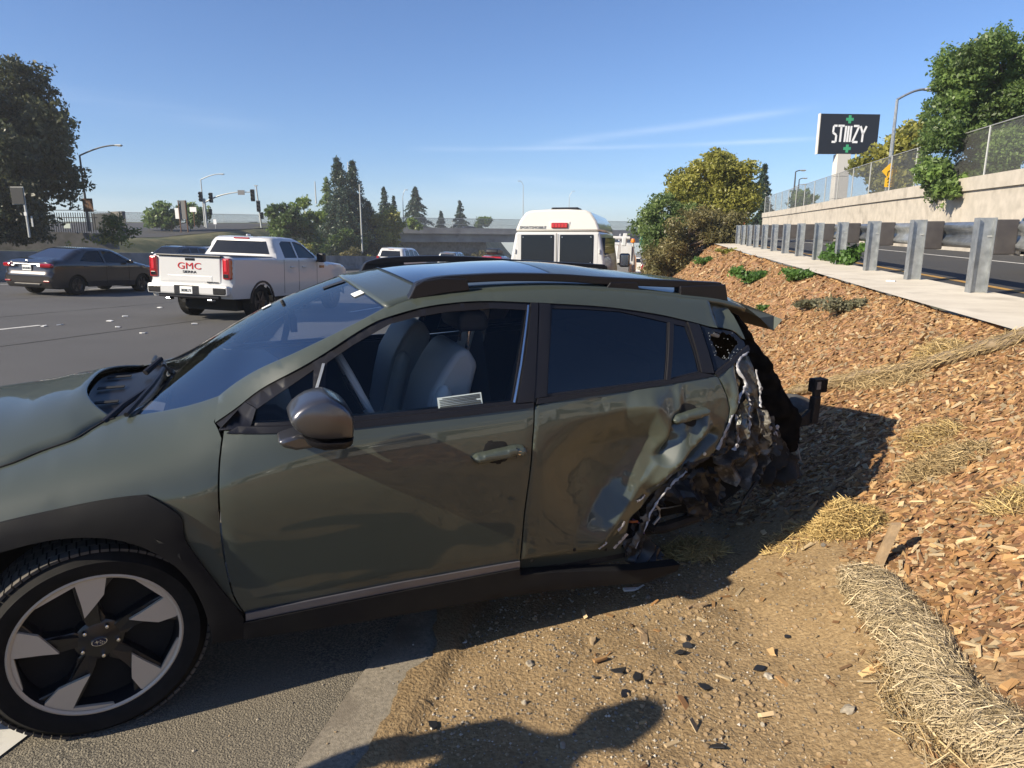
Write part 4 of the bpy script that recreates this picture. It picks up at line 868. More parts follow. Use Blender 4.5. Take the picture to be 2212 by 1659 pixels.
# --- cabin
def prism_xz(pl, y0, y1, name, mat, bev=.03, parent=None):
    b = MB(); b.prism(pl, 1, y0, y1); b.v = [Vector((-p.x, p.y, p.z)) for p in b.v]; o = b.build(name, mat, car if parent is None else parent, True, 60, bevel=bev); o.modifiers[0].segments = 4; return o
back = [(1.20,.62),(1.245,.90),(1.285,1.05),(1.345,1.15),(1.40,1.225),(1.455,1.238),(1.50,1.16),(1.455,1.0),(1.40,.85),(1.36,.62)]
for yc in (.38, -.38):
    s = prism_xz(back, yc-.20, yc+.20, 'front_seat', M['seat'], .05)
    prism_xz([(1.215,.72),(1.262,.92),(1.30,1.05),(1.34,1.10),(1.38,1.05),(1.34,.9),(1.30,.72)], yc+.13, yc+.235, 'seat_bolster', M['cabin_lit'], .04, s)
    prism_xz([(1.215,.72),(1.262,.92),(1.30,1.05),(1.34,1.10),(1.38,1.05),(1.34,.9),(1.30,.72)], yc-.235, yc-.13, 'seat_bolster', M['seat'], .04, s)
    sm_ = MB(); sm_.tube([C3(1.222, yc+.13, .75), C3(1.266, yc+.135, .92), C3(1.305, yc+.135, 1.06), C3(1.365, yc+.12, 1.155), C3(1.41, yc+.10, 1.222)], .004, 5); sm_.build('seat_seam', M['white_plastic'], s, True)
    prism_xz([(.80,.55),(.82,.64),(1.15,.64),(1.36,.60),(1.36,.5)], yc-.25, yc+.25, 'seat_cushion', M['seat'], .05, s)
    prism_xz([(1.43,1.295),(1.425,1.365),(1.46,1.392),(1.55,1.385),(1.572,1.34),(1.565,1.295)], yc-.14, yc+.14, 'headrest', M['cabin'], .03, s)
    for d in (-.06, .06):
        p = MB(); p.tube([C3(1.495, yc+d, 1.22), C3(1.502, yc+d, 1.31)], .007, 6); p.build('headrest_post', M['chrome'], s, True)
prism_xz([(2.05,.55),(2.15,.9),(2.28,1.12),(2.38,1.12),(2.34,.8),(2.3,.55)], -.62, .62, 'rear_seat', M['cabin'], .05)
prism_xz([(1.75,.5),(1.78,.6),(2.2,.6),(2.2,.5)], -.62, .62, 'rear_bench', M['cabin'], .04)
prism_xz([(.22,.70),(.24,1.035),(.45,1.075),(.66,1.065),(.74,1.0),(.76,.80),(.66,.60)], -.60, .60, 'dashboard', M['cabin'], .03)
sw = MB(); cc = Vector((-1.0, .42, 1.05)); ax = Matrix.Rotation(R(-66), 3, 'Y')
sw.tube([cc+ax @ Vector((.185*math.cos(a*math.pi/16), .185*math.sin(a*math.pi/16), 0)) for a in range(33)], .016, 8, False); swo = sw.build('steering_wheel', M['cabin_lit'], car, True)
hub_ = MB(); hub_.box(cc+ax @ Vector((0, 0, -.01)), (.14, .15, .04), ax); hub_.box(cc+ax @ Vector((0, 0, -.01)), (.05, .34, .02), ax); hub_.build('steering_boss', M['cabin'], swo, bevel=.015)
bp = MB(); bp.prism([(1.56,.6),(1.62,1.06),(1.71,1.40),(1.76,1.40),(1.70,1.06),(1.68,.6)], 1, .70, .72); bp.v = [Vector((-p.x, min(p.y, SF(-p.x, p.z)-.05) if p.y > 0 else p.y, p.z)) for p in bp.v]
bp.build('inner_pillar', M['cabin'], car); bp2 = MB(); bp2.add([(v.x, -v.y, v.z) for v in bp.v], bp.f); bp2.build('inner_pillar', M['cabin_lit'], car)
MB().box(C3(2.55, 0, .75), (.04, 1.3, .7)).build('boot_bulkhead', M['dark'], car)
hd = []
for (x, z) in roofl[2:-6]: cx, cz = roof_c(x); hd.append([(cx+(x-cx)*abs(t)**2, t*.56, z-.03+.03*(1-abs(t)**2)) for t in LIN(1, -1, 9)])
loft('headlining', hd, M['seat'])
for sg in (1, -1):
    d = MB(); d.prism([(.5,.5),(.5,1.03),(1.6,1.03),(1.58,.5)], 1, .78, .80); d.prism([(1.66,.5),(1.66,1.03),(2.4,1.05),(2.2,.5)], 1, .77, .79); d.v = [Vector((-p.x, sg*p.y, p.z)) for p in d.v]; d.build('door_card', M['cabin'], car)
im = MB(); im.box(C3(.78, 0, 1.30), (.03, .22, .07)); im.tube([C3(.78, 0, 1.32), C3(.74, 0, 1.40)], .01, 6); im.build('interior_mirror', M['cabin'], car, True, 40, bevel=.012)
# stickers
def patch(name, x0, x1, z0, z1, off, mat, par=None): return cpanel(name, [(x0, z0), (x1, z0+.004), (x1, z1+.006), (x0, z1)], mat, off=off, step=.05, thick=0, roll=0, parent=par)
stk = patch('window_notice', 1.243, 1.425, 1.060, 1.100, -.0125, M['paper'])
for k in range(6): patch('notice_line', 1.262 if k == 0 else 1.25, 1.418 if k != 3 else 1.40, 1.0935-.0056*k, 1.0960-.0056*k, -.0115, M['ink'], stk)
patch('notice_line', 1.25, 1.42, 1.0615, 1.0665, -.0115, M['ink'], stk)
def wpt(i, j, lift=.004): p = wrows[i][j]; return Vector((-p[0]+lift*.5, p[1], p[2]+lift))
for nm, i, j, di, dj, mt in (('toll_tag', 22, 13, 2, 1.1, 'white_paper'), ('parking_sticker', 38, 4, 2, .7, 'white_paper'), ('sensor_housing', 35, 10, 5, 2, 'cabin')):
    a = [wpt(min(i, 40), j), wpt(min(i, 40), j+1), wpt(min(i+di, 40), j+1), wpt(min(i+di, 40), j)]
    mesh(nm, a, [(0, 1, 2, 3)], M[mt], windscreen)
# ---------------------------------------------------------------- other vehicles (local: x forward from the rear bumper, y left, z up)
_fx = Vector((U.x, U.y, -.0367*U.x-.0204*U.y)).normalized(); _fy = Vector((-V.x, -V.y, .0367*V.x+.0204*V.y)).normalized(); _fz = _fx.cross(_fy).normalized()
def on_road(u, v, yaw=0, flip=False, z=None):
    p = uvw(u, v)
    if z is not None: p.z = z
    a, b = (_fx, _fy) if z is None else (U.copy(), -V)
    if flip: a, b = -a, -b
    m = Matrix(((a.x, b.x, _fz.x if z is None else 0, p.x), (a.y, b.y, _fz.y if z is None else 0, p.y), (a.z, b.z, _fz.z if z is None else 1, p.z), (0, 0, 0, 1)))
    return m @ Matrix.Rotation(R(yaw), 4, 'Z')
def arch_pts(x, r, zb):
    a0 = math.asin(max(-1, min(1, (zb-r*.84)/(r*1.17)))); n = 9
    return [(x-r*1.17*math.cos(a0+(math.pi-2*a0)*k/n)*1.0, r*.84+r*1.17*math.sin(a0+(math.pi-2*a0)*k/n)) for k in range(n+1)]
def vehicle(root, sil, zb, axles, rw, hw, mat, windows=(), screens=(), rad=.10, step=.09, glass='vglass', wheelmat='alloyblk', wheelw=.22, solid=None, arch=True):
    """sil: silhouette from rear-bottom over the roof to front-bottom; axles: x positions; hw(x,z): half width"""
    bottom = []
    for ax in sorted(axles, reverse=True): bottom += arch_pts(ax, rw, zb)[::-1]
    outline = list(sil)+bottom
    sr = resample(list(sil), step)   # closing edge included, cut below
    n_s = 0; srs = []
    for i in range(len(sil)-1):
        a, b = sil[i], sil[i+1]; n = max(1, int(math.ceil(math.dist(a, b)/step))); srs += [(a[0]+(b[0]-a[0])*k/n, a[1]+(b[1]-a[1])*k/n) for k in range(n)]
    srs.append(sil[-1]); SA = np.array(srs)
    def yy(x, z):
        d = float(np.min(np.hypot(SA[:, 0]-x, SA[:, 1]-z))); q = min(1, d/rad); return hw(x, z)-rad*(1-math.sqrt(max(0, 1-(1-q)**2)))
    v, f, lps = fill(outline, step, windows); P = []; F = []
    for sg in (1, -1):
        b = len(P); P += [(x, sg*yy(x, z), z) for x, z in v]; F += [tuple(b+i for i in (t if sg < 0 else t[::-1])) for t in f]
        for lp in lps[1:]:
            c = len(P); P += [(P[b+i][0], P[b+i][1]-sg*.05, P[b+i][2]) for i in lp]; m = len(lp); F += [(b+lp[k], b+lp[(k+1) % m], c+(k+1) % m, c+k) for k in range(m)]
    b = len(P); ny = 8
    for x, z in srs:
        w = yy(x, z); P += [(x, -w+2*w*k/ny, z) for k in range(ny+1)]
    F += [(b+i*(ny+1)+k, b+(i+1)*(ny+1)+k, b+(i+1)*(ny+1)+k+1, b+i*(ny+1)+k+1) for i in range(len(srs)-1) for k in range(ny)]
    body = mesh('body', P, F, mat, root, True, 40)
    bm = bmesh.new(); bm.from_mesh(body.data); bmesh.ops.remove_doubles(bm, verts=bm.verts, dist=.002); bmesh.ops.recalc_face_normals(bm, faces=bm.faces); bm.to_mesh(body.data); bm.free()
    for wdw in windows:
        cx, cz = sum(p[0] for p in wdw)/len(wdw), sum(p[1] for p in wdw)/len(wdw); vv, ff, _ = fill([(cx+(a-cx)*1.03, cz+(c-cz)*1.03) for a, c in wdw], .2)
        for sg in (1, -1): mesh('side_window', [(x, sg*(yy(x, z)-.018), z) for x, z in vv], [t for t in ff], M[glass], root, True)
    for nm, (xa, za), (xb, zb_), fr, mt in screens:     # glass laid into the front, rear or roof skin
        nx, nz_ = -(zb_-za), xb-xa; l = math.hypot(nx, nz_); nx, nz_ = nx/l*.006, nz_/l*.006
        if nz_ < 0 and abs(nz_) > 1e-4: nx, nz_ = -nx, -nz_
        if abs(nz_) < 1e-4: nx = -abs(nx) if xa < 1 else abs(nx)
        wa, wb = yy(xa, za)*fr, yy(xb, zb_)*fr
        mesh(nm, [(xa+nx, -wa, za+nz_), (xa+nx, wa, za+nz_), (xb+nx, wb, zb_+nz_), (xb+nx, -wb, zb_+nz_)], [(0, 1, 2, 3)], M[mt], root)
    x0, x1 = min(p[0] for p in sil), max(p[0] for p in sil); zt = max(p[1] for p in sil)
    inn = MB(); inn.box(((x0+x1)/2, 0, zb+.02), (x1-x0-.3, hw(1, zb)*1.5, .04))
    for ax in axles: inn.box((ax, 0, rw+.1), (rw*2.5, hw(ax, rw)*1.35, rw*1.5))
    inn.build('underbody', M['dark'], root)
    for ax in axles:
        for sg in (1, -1):
            w = MB(); yo = hw(ax, rw)-.02; w.lathe([(rw*.62, 0), (rw*.66, .006), (rw*.9, .006), (rw, -.03), (rw, -wheelw), (rw*.6, -wheelw)], 1, 28)
            w.v = [Vector((p.x+ax, sg*(p.y+yo), p.z+rw)) for p in w.v]; wo = w.build('wheel', M['tyre'], root, True, 45)
            r_ = MB(); r_.lathe([(.01, -.02), (rw*.14, -.02), (rw*.18, -.045), (rw*.58, -.03), (rw*.63, -.005), (rw*.63, -.09)], 1, 28); r_.v = [Vector((p.x+ax, sg*(p.y+yo), p.z+rw)) for p in r_.v]; r_.build('rim', M[wheelmat], wo, True, 30)
            for k in range(6):
                s = MB(); a = k*math.pi/3; rot = Matrix.Rotation(a, 3, 'Y'); s.box(rot @ Vector((rw*.36, 0, 0)), (rw*.5, .02, rw*.10), rot); s.v = [Vector((p.x+ax, sg*(p.y+yo-.018), p.z+rw)) for p in s.v]; s.build('spoke', M[wheelmat], wo)
    return body, yy
def bx(root, name, c, d, mat, bev=.01, rot=None):
    return MB().box(c, d, rot).build(name, mat, root, bevel=bev)
def rear_text(root, name, s, size, x, y, z, mat, sx=1.0):
    return text(name, s, size, mat, root, Matrix.Translation((x, y, z)) @ Matrix(((0, 0, -1, 0), (-1, 0, 0, 0), (0, 1, 0, 0), (0, 0, 0, 1))), .006, sx=sx)
def plate(root, x, y, z, s, mat=None):
    p = bx(root, 'licence_plate', (x, y, z), (.012, .31, .155), M['plate'], .004); rear_text(p, 'plate_number', s, .085, x-.008, y, z-.01, M['ink'], .85); return p
# --- white crew-cab pickup
g = thing('pickup_truck', 'white crew cab pickup with red lettering on its tailgate', 'pickup truck', mtx=on_road(13.0, -10.05))
sil = [(.10,.52),(.04,.60),(.03,.78),(.10,.82),(.12,1.40),(.16,1.44),(1.90,1.44),(1.93,1.47),(2.06,1.86),(2.16,1.90),(2.6,1.925),(3.15,1.905),(3.45,1.83),(4.16,1.38),(4.4,1.34),(5.45,1.26),(5.74,1.18),(5.84,1.0),(5.86,.6),(5.72,.42)]
hwp = lambda x, z: (1.02-.25*max(0, z-1.36)/.55-.03*max(0, .75-z)/.3)-.05*max(0, (x-5.0)/.8)**2
w_r = [(2.32,1.42),(2.34,1.76),(2.46,1.82),(2.92,1.82),(2.92,1.42)]; w_f = [(2.98,1.42),(2.98,1.82),(3.12,1.82),(3.40,1.76),(3.86,1.46),(3.84,1.42)]
vehicle(g, sil, .50, (1.26, 4.99), .405, hwp, M['white'], [w_r, w_f], [('rear_screen', (1.940,1.50), (2.038,1.80), .86, 'vglass_dark'), ('windscreen', (3.50,1.80), (4.12,1.41), .86, 'vglass_dark'), ('bed_cover', (.20,1.44), (1.88,1.44), .96, 'trim')], rad=.07, step=.07)
tgp = bx(g, 'tailgate', (.112, 0, 1.13), (.05, 1.52, .56), M['white'], .025)
bx(g, 'tailgate_spoiler', (.10, 0, 1.425), (.10, 1.60, .045), M['trim'], .015); bx(tgp, 'tailgate_handle', (.085, -.02, 1.35), (.02, .24, .055), M['gloss'], .01)
bx(tgp, 'tailgate_crease', (.088, 0, .94), (.015, 1.1, .12), M['white'], .02)
rear_text(tgp, 'badge', 'GMC', .20, .083, 0, 1.20, M['redtext'], 1.35); rear_text(tgp, 'badge', 'SIERRA', .075, .083, 0, 1.075, M['trim'], 1.5); rear_text(tgp, 'badge', 'ELEVATION', .045, .083, -.56, .865, M['trim'], 1.2)
for sg in (1, -1):
    tl = bx(g, 'tail_lamp', (.135, sg*.905, 1.17), (.14, .19, .46), M['taillamp'], .035)
    bx(tl, 'lamp_bar', (.063, sg*.90, 1.24), (.02, .07, .26), pm('red_lamp_bright', (.55, .02, .03), .2, coat=1), .01); bx(tl, 'lamp_bar', (.063, sg*.90, 1.02), (.02, .12, .08), M['gloss'], .01)
    bx(g, 'bumper_step', (-.005, sg*.80, .69), (.10, .34, .17), M['gloss'], .03); bx(g, 'exhaust_tip', (.07, sg*.52, .48), (.14, .13, .055), M['chrome'], .02)
    m_ = bx(g, 'door_mirror', (3.86, sg*1.17, 1.44), (.16, .22, .24), M['trim'], .04); bx(g, 'mirror_arm', (3.90, sg*1.04, 1.35), (.06, .12, .05), M['trim'], .01)
    for xh in (2.62, 3.20): bx(g, 'door_handle', (xh, sg*(hwp(xh, 1.2)+.012), 1.20), (.20, .03, .035), M['white'], .012)
    for xg in (2.24, 2.95, 3.90): bx(g, 'door_gap', (xg, sg*(hwp(xg, .95)+.0005), .97), (.010, .004, .82), M['dark'], 0)
    bx(g, 'fender_badge', (4.15, sg*(hwp(4.15, 1.15)+.006), 1.2), (.26, .012, .07), M['gloss'], .01)
    for ax in (1.26, 4.99):
        ar_ = MB(); pts = [(ax+.50*math.cos(a), .40+.50*math.sin(a)) for a in [math.pi*k/14 for k in range(15)]]; pt2 = [(ax+.455*math.cos(a), .40+.455*math.sin(a)) for a in [math.pi*k/14 for k in range(15)]][::-1]
        ar_.prism(pts+pt2, 1, sg*(hwp(ax, .8)-.01), sg*(hwp(ax, .8)+.018)); ar_.build('arch_flare', M['trim'], g)
bx(g, 'rear_bumper', (.02, 0, .70), (.14, 1.98, .22), M['white'], .04); bx(g, 'bumper_valance', (.06, 0, .56), (.12, 1.5, .09), M['trim'], .02); bx(g, 'plate_recess', (-.045, 0, .70), (.02, .62, .19), M['trim'], .02); plate(g, -.060, 0, .69, '3830L73'); bx(g, 'tow_hitch', (.05, .12, .45), (.1, .1, .08), M['dark'], .01)
bx(g, 'brake_lamp', (2.055, 0, 1.865), (.03, .42, .04), M['taillamp'], .01); bx(g, 'roof_aerial', (2.35, 0, 1.945), (.16, .05, .05), M['white'], .02)
# --- dark compact sedan
g = thing('sedan', 'dark taupe four door sedan beside the concrete median barrier', 'car', mtx=on_road(16.55, -18.15))
sil = [(.10,.24),(.03,.36),(.02,.62),(.06,.70),(.10,.98),(.30,1.06),(.62,1.09),(1.30,1.37),(1.55,1.42),(2.0,1.435),(2.45,1.41),(2.75,1.34),(3.42,1.0),(3.6,.96),(4.25,.82),(4.48,.70),(4.54,.5),(4.46,.24)]
hws = lambda x, z: .875-.27*max(0, z-.92)/.5-.06*max(0, (x-3.6)/.9)**2-.05*max(0, (.7-x)/.7)**2-.03*max(0, .45-z)/.25
wr = [(1.12,1.03),(1.44,1.26),(1.60,1.32),(2.02,1.34),(2.04,.98)]; wfr = [(2.10,.98),(2.10,1.34),(2.42,1.32),(2.70,1.24),(3.06,1.02),(3.02,.97)]
vehicle(g, sil, .24, (.94, 3.64), .315, hws, M['charcoal'], [wr, wfr], [('rear_screen', (.68,1.105), (1.27,1.35), .84, 'vglass'), ('windscreen', (2.80,1.31), (3.38,1.02), .86, 'vglass')], rad=.09, step=.07)
for sg in (1, -1):
    tl = bx(g, 'tail_lamp', (.13, sg*.66, .885), (.26, .36, .13), M['taillamp'], .05, Matrix.Rotation(-sg*.25, 3, 'Z')); bx(tl, 'reverse_lamp', (.03, sg*.46, .865), (.05, .14, .05), M['silvercar'], .015)
    bx(g, 'reflector', (.02, sg*.68, .43), (.04, .2, .04), M['taillamp'], .01); bx(g, 'door_mirror', (2.98, sg*.98, 1.02), (.12, .18, .12), M['charcoal'], .04)
    for xh in (1.28, 2.22): bx(g, 'door_handle', (xh, sg*(hws(xh, .86)+.012), .87), (.18, .025, .03), M['charcoal'], .01)
    for xg in (2.07, 3.02): bx(g, 'door_gap', (xg, sg*(hws(xg, .6)+.001), .64), (.008, .004, .62), M['dark'], 0)
bx(g, 'boot_garnish', (.055, 0, .915), (.03, .95, .035), M['chrome'], .01); plate(g, .045, .0, .81, '8XZ6483'); bx(g, 'bumper_trim', (.02, 0, .33), (.04, .9, .06), M['trim'], .01); bx(g, 'boot_emblem', (.06, 0, 1.0), (.015, .09, .07), M['chrome'], .01)
# --- white high-top camper van
g = thing('camper_van', 'white high top camper van with two dark rear door windows', 'van', mtx=on_road(13.75, -2.0, z=-.30))
def hull(name, sec, x0, x1, mat, par, bev, tx=0):
    b = MB(); n = len(sec); vs = []
    for x, k in ((x0, 1), (x1, 1)): vs += [(x+(tx*(z-sec[0][1]) if x == x0 else -tx*2*(z-sec[0][1])), y*k, z) for y, z in sec]
    b.add(vs, [tuple(range(n)), tuple(range(2*n-1, n-1, -1))]+[(i, n+i, n+(i+1) % n, (i+1) % n) for i in range(n)]); return b.build(name, mat, par, True, 35, bevel=bev)
def mir2(h): return h+[(-a, b) for a, b in h[::-1]]
hull('body', mir2([(.96,.5),(1.0,.8),(1.0,1.25),(.965,1.6),(.855,2.18)]), 0, 4.2, M['white'], g, .05, .02)
hull('high_top', mir2([(.86,2.185),(.845,2.24),(.78,2.40),(.66,2.56),(.56,2.60),(.2,2.62)]), .035, 4.3, M['offwhite'], g, .05, .12)
hull('nose', mir2([(.93,.45),(.96,.75),(.90,1.10),(.80,1.2)]), 4.1, 5.4, M['white'], g, .08, .02)
for sg in (1, -1):
    d = bx(g, 'rear_door', (.030, sg*.425, 1.46), (.03, .82, 1.38), M['white'], .02, Matrix.Rotation(R(1.2), 3, 'Y'))
    wn_ = bx(d, 'door_window', (.020, sg*.40, 1.82), (.03, .68, .60), M['vglass_dark'], .04, Matrix.Rotation(R(1.2), 3, 'Y'))
    for a in (-.29, .29):
        for b_ in (-.25, .25): bx(wn_, 'window_screw', (.002, sg*.40+a, 1.82+b_), (.012, .022, .022), M['chrome'], .004)
    sd_ = MB(); sd_.prism([(.35,1.58),(.40,2.06),(3.6,2.06),(3.7,1.58)], 1, sg*.86, sg*.945); sd_.build('side_window', M['vglass_dark'], g)
    for k in range(3): bx(d, 'hinge', (.012, sg*.86, .95+.42*k), (.03, .03, .09), M['white'], .008)
    bx(g, 'tail_lamp', (.0, sg*.93, 1.1), (.06, .10, .34), M['taillamp'], .02); mm = bx(g, 'door_mirror', (3.7, sg*1.2, 1.52), (.14, .26, .34), M['trim'], .05); bx(mm, 'mirror_glass', (3.625, sg*1.2, 1.52), (.01, .2, .27), M['chrome'], .01)
    for ax in (1.1, 4.6):
        w = MB(); w.lathe([(.1, 0), (.2, .01), (.33, .01), (.40, -.03), (.40, -.22)], 1, 24); w.v = [Vector((p.x+ax, sg*(p.y+.97), p.z+.40)) for p in w.v]; w.build('wheel', M['tyre'], g, True, 45)
bl = bx(g, 'brake_lamp', (.035, -.05, 2.30), (.05, .34, .11), M['taillamp'], .02)
fr3 = MB(); fr3.box((.065, -.05, 2.30), (.05, .44, .17)); fr3.build('lamp_surround', M['offwhite'], g, bevel=.03)
for k in range(5): bx(bl, 'lamp_cell', (.008, -.05-.13+.065*k, 2.30), (.008, .045, .07), pm('red_cell', (.5, .01, .015), .2, coat=1), .008)
rear_text(g, 'lettering', 'SPORTSMOBILE', .08, .038, .50, 2.26, M['signback'], 1.0); bx(g, 'roof_vent', (1.3, -.02, 2.66), (.6, .60, .08), M['trim'], .03); bx(g, 'rear_bumper', (-.05, 0, .5), (.14, 1.9, .18), M['trim'], .03); bx(g, 'door_seam', (.006, 0, 1.46), (.006, .012, 1.38), M['dark'], 0)
# --- generic small vehicles further on
def suv(name, label, cat, mtx, mat, L=4.7, H=1.72, W=.93, box=False, glass='vglass_dark', plate_s=None, group=None):
    g = thing(name, label, cat, mtx=mtx, group=group); k = H/1.72; l = L/4.7
    sil = [(x*l, z*k) for x, z in [(.10,.32),(.03,.45),(.02,.70),(.10,1.02),(.30,1.58),(.42,1.66),(1.2,1.715),(2.2,1.72),(2.75,1.66),(3.45,1.14),(3.6,1.10),(4.35,1.0),(4.62,.85),(4.68,.55),(4.58,.32)]]
    hw_ = lambda x, z: W-.20*max(0, z-1.05*k)/(.65*k)-.06*max(0, (x-3.8*l)/.9)**2
    ws = [[(x*l, z*k) for x, z in w] for w in ([(.62,1.16),(.70,1.54),(1.28,1.58),(1.30,1.12)], [(1.38,1.12),(1.38,1.58),(2.08,1.59),(2.10,1.10)], [(2.18,1.10),(2.16,1.58),(2.66,1.54),(3.14,1.16),(3.1,1.09)])]
    vehicle(g, sil, .30*k, (.95*l, 3.75*l), .36, hw_, mat, ws, [('rear_screen', (.137*l,1.13*k), (.268*l,1.50*k), .80, glass), ('windscreen', (2.83*l,1.60*k), (3.40*l,1.18*k), .86, glass)], rad=.09, step=.12, glass=glass)
    for sg in (1, -1):
        bx(g, 'tail_lamp', (.09*l, sg*(W-.13), 1.02*k), (.10, .18, .34), M['taillamp'], .03); bx(g, 'door_mirror', (3.1*l, sg*(W+.1), 1.14*k), (.12, .2, .15), mat, .04)
        rl = MB(); rl.tube([(.7*l, sg*(W-.24), 1.72*k), (.8*l, sg*(W-.24), 1.77*k), (2.3*l, sg*(W-.24), 1.77*k), (2.4*l, sg*(W-.24), 1.73*k)], .018, 6); rl.build('roof_rail', M['trim'], g, True)
    plate(g, .03*l, 0, .80*k, plate_s or '7KLM204'); bx(g, 'rear_bumper', (.03, 0, .5*k), (.08, W*1.8, .18), M['trim'], .03); bx(g, 'brake_lamp', (.31*l, 0, 1.60*k), (.05, .4, .03), M['taillamp'], .01)
    return g
suv('suv', 'large white sport utility vehicle ahead of the white pickup', 'car', on_road(44, -18.0), M['white'], 5.2, 1.92, 1.0)
suv('suv', 'grey sport utility vehicle in traffic heading under the bridge', 'car', on_road(62, -19.6), M['greycar'], 4.95, 1.78, .98)
suv('suv', 'silver car half hidden between the white and grey utility vehicles', 'car', on_road(52.5, -20.6), M['silvercar'], 4.6, 1.50, .9)
r_ = suv('hatchback', 'red hatchback carrying a black roof box', 'car', on_road(44, -10.9), M['redcar'], 4.4, 1.60, .9)
rb = thing('roof_box', 'black roof box strapped on top of the red hatchback', 'roof box', mtx=on_road(44, -10.9)); b_ = MB(); sec = [(.32,.0),(.40,.10),(.38,.26),(.26,.36),(.1,.38)]
pr_ = [(.5,.0),(.38,.12),(.45,.28),(.75,.36),(1.4,.38),(1.9,.32),(2.2,.14),(2.15,0)]; b_.prism([(x, z+1.72) for x, z in pr_], 1, -.40, .40); b_.build('shell', M['blackplastic'], rb, True, 50, bevel=.09)
for x in (.8, 1.8): bx(rb, 'cross_bar', (x, 0, 1.685), (.05, 1.1, .03), M['trim'], .01)
suv('suv', 'dark blue vehicle passing on the far side of the median barrier', 'car', on_road(39, -28.9, flip=True), M['bluecar'], 4.6, 1.5)
suv('hatchback', 'pale silver car roof showing above the barrier behind the pickup bed', 'car', on_road(43, -29.4, flip=True), M['silvercar'], 4.4, 1.52)
suv('suv', 'dark car on the ramp beyond the guardrail, its front wheel showing', 'car', on_road(8.3, 6.6, z=ramp_z(10)), M['charcoal'], 4.6, 1.6)
suv('hatchback', 'dark blue car far along the ramp behind the guardrail posts', 'car', on_road(52, 5.2, z=ramp_z(52)), M['bluecar'], 4.4, 1.5)
# --- pickup with a ladder rack, stopped on the shoulder beyond the van
g = thing('pickup_truck', 'cream white pickup with a black ladder rack over its bed', 'pickup truck', mtx=on_road(56, -2.1))
sil = [(.08,.60),(.04,.80),(.10,.86),(.12,1.32),(1.95,1.34),(2.05,1.40),(2.25,1.86),(2.6,1.90),(3.3,1.86),(4.05,1.36),(5.3,1.25),(5.6,1.0),(5.6,.5)]
vehicle(g, sil, .55, (1.2, 4.7), .38, lambda x, z: .99-.22*max(0, z-1.3)/.55, M['offwhite'], [[(2.4,1.42),(2.42,1.78),(3.1,1.78),(3.6,1.42)]], [('rear_screen', (2.074,1.46), (2.212,1.78), .84, 'vglass_dark')], rad=.08, step=.14)
bx(g, 'tailgate_handle', (.10, 0, 1.18), (.03, .26, .12), M['dark'], .02); em = bx(g, 'tailgate_emblem', (.10, 0, 1.0), (.02, .28, .06), pm('gold_emblem', (.5, .36, .10), .3, .6), .01); bx(em, 'emblem_cross', (.098, 0, 1.0), (.02, .10, .11), em.data.materials[0], .01)
bx(g, 'rear_bumper', (-.02, 0, .66), (.16, 1.9, .2), M['chrome'], .04); plate(g, -.11, 0, .66, '6H41870'); bx(g, 'brake_lamp', (2.3, 0, 1.87), (.06, .4, .05), M['taillamp'], .01)
for sg in (1, -1): bx(g, 'tail_lamp', (.10, sg*.9, 1.1), (.1, .14, .4), M['taillamp'], .02)
rk = MB()
for sg in (1, -1):
    rk.tube([(.3, sg*.85, 1.35), (.45, sg*.78, 2.15)], .035, 6); rk.tube([(1.8, sg*.85, 1.35), (1.7, sg*.78, 2.15)], .035, 6); rk.tube([(.3, sg*.78, 2.18), (3.4, sg*.78, 2.18)], .035, 6); rk.tube([(.3, sg*.85, 1.4), (1.75, sg*.78, 2.1)], .025, 6)
for x in (.4, 1.7, 3.2): rk.tube([(x, -.78, 2.16), (x, .78, 2.16)], .03, 6)
rk.build('ladder_rack', M['trim'], g, True)
# --- tow truck
g = thing('tow_truck', 'white tow truck with boom and amber beacon ahead of the camper van', 'truck', mtx=on_road(34, -2.35))
hull('cab', mir2([(1.1,.8),(1.15,1.3),(1.1,1.8),(.95,2.5),(.6,2.6)]), 4.2, 6.6, M['white'], g, .1, .03)
hull('bed', mir2([(.95,.7),(1.0,.9),(1.0,1.5),(.9,1.55)]), .4, 4.1, M['offwhite'], g, .05, .0)
bm_ = MB()
for sg in (1, -1): bm_.prism([(.2,1.7),(.6,2.3),(2.2,3.0),(2.5,2.9),(3.6,1.7)], 1, sg*.28, sg*.36)
bm_.box((.9, 0, 2.45), (.3, .8, .12)); bm_.tube([(1.0, -.9, 2.75), (1.0, .9, 2.75)], .09, 8); bm_.build('boom', M['white'], g, bevel=.02)
for k in range(3): bx(g, 'boom_head', (.6+.5*k, -.62+.0*k, 2.55+.12*k), (.22, .22, .42), M['white'], .04)
be = MB(); be.lathe([(.001,.16),(.10,.14),(.13,.0),(.13,-.05)], 2, 16, (2.4, -1.0, 2.62)); be.build('beacon', M['amber'], g, True, 40); po = MB(); po.tube([(2.4, -1.0, 1.6), (2.4, -1.0, 2.58)], .05, 8); po.build('beacon_post', M['white'], g, True)
bx(g, 'rear_panel', (.35, 0, 1.1), (.06, 1.9, .6), M['signback'], .02); bx(g, 'mud_flap', (.45, 0, .55), (.04, 2.2, .5), M['dark'], 0)
for sg in (1, -1):
    for k in range(4): bx(g, 'checker_square', (.33, sg*(.2+.22*k), 1.35+.11*(k % 2)), (.01, .11, .11), M['dark'], 0)
    w = MB(); w.lathe([(.15,0),(.3,.01),(.46,.0),(.5,-.04),(.5,-.3)], 1, 22); w.v = [Vector((p.x+1.5, sg*(p.y+1.1), p.z+.5)) for p in w.v]; w.build('wheel', M['tyre'], g, True, 45)
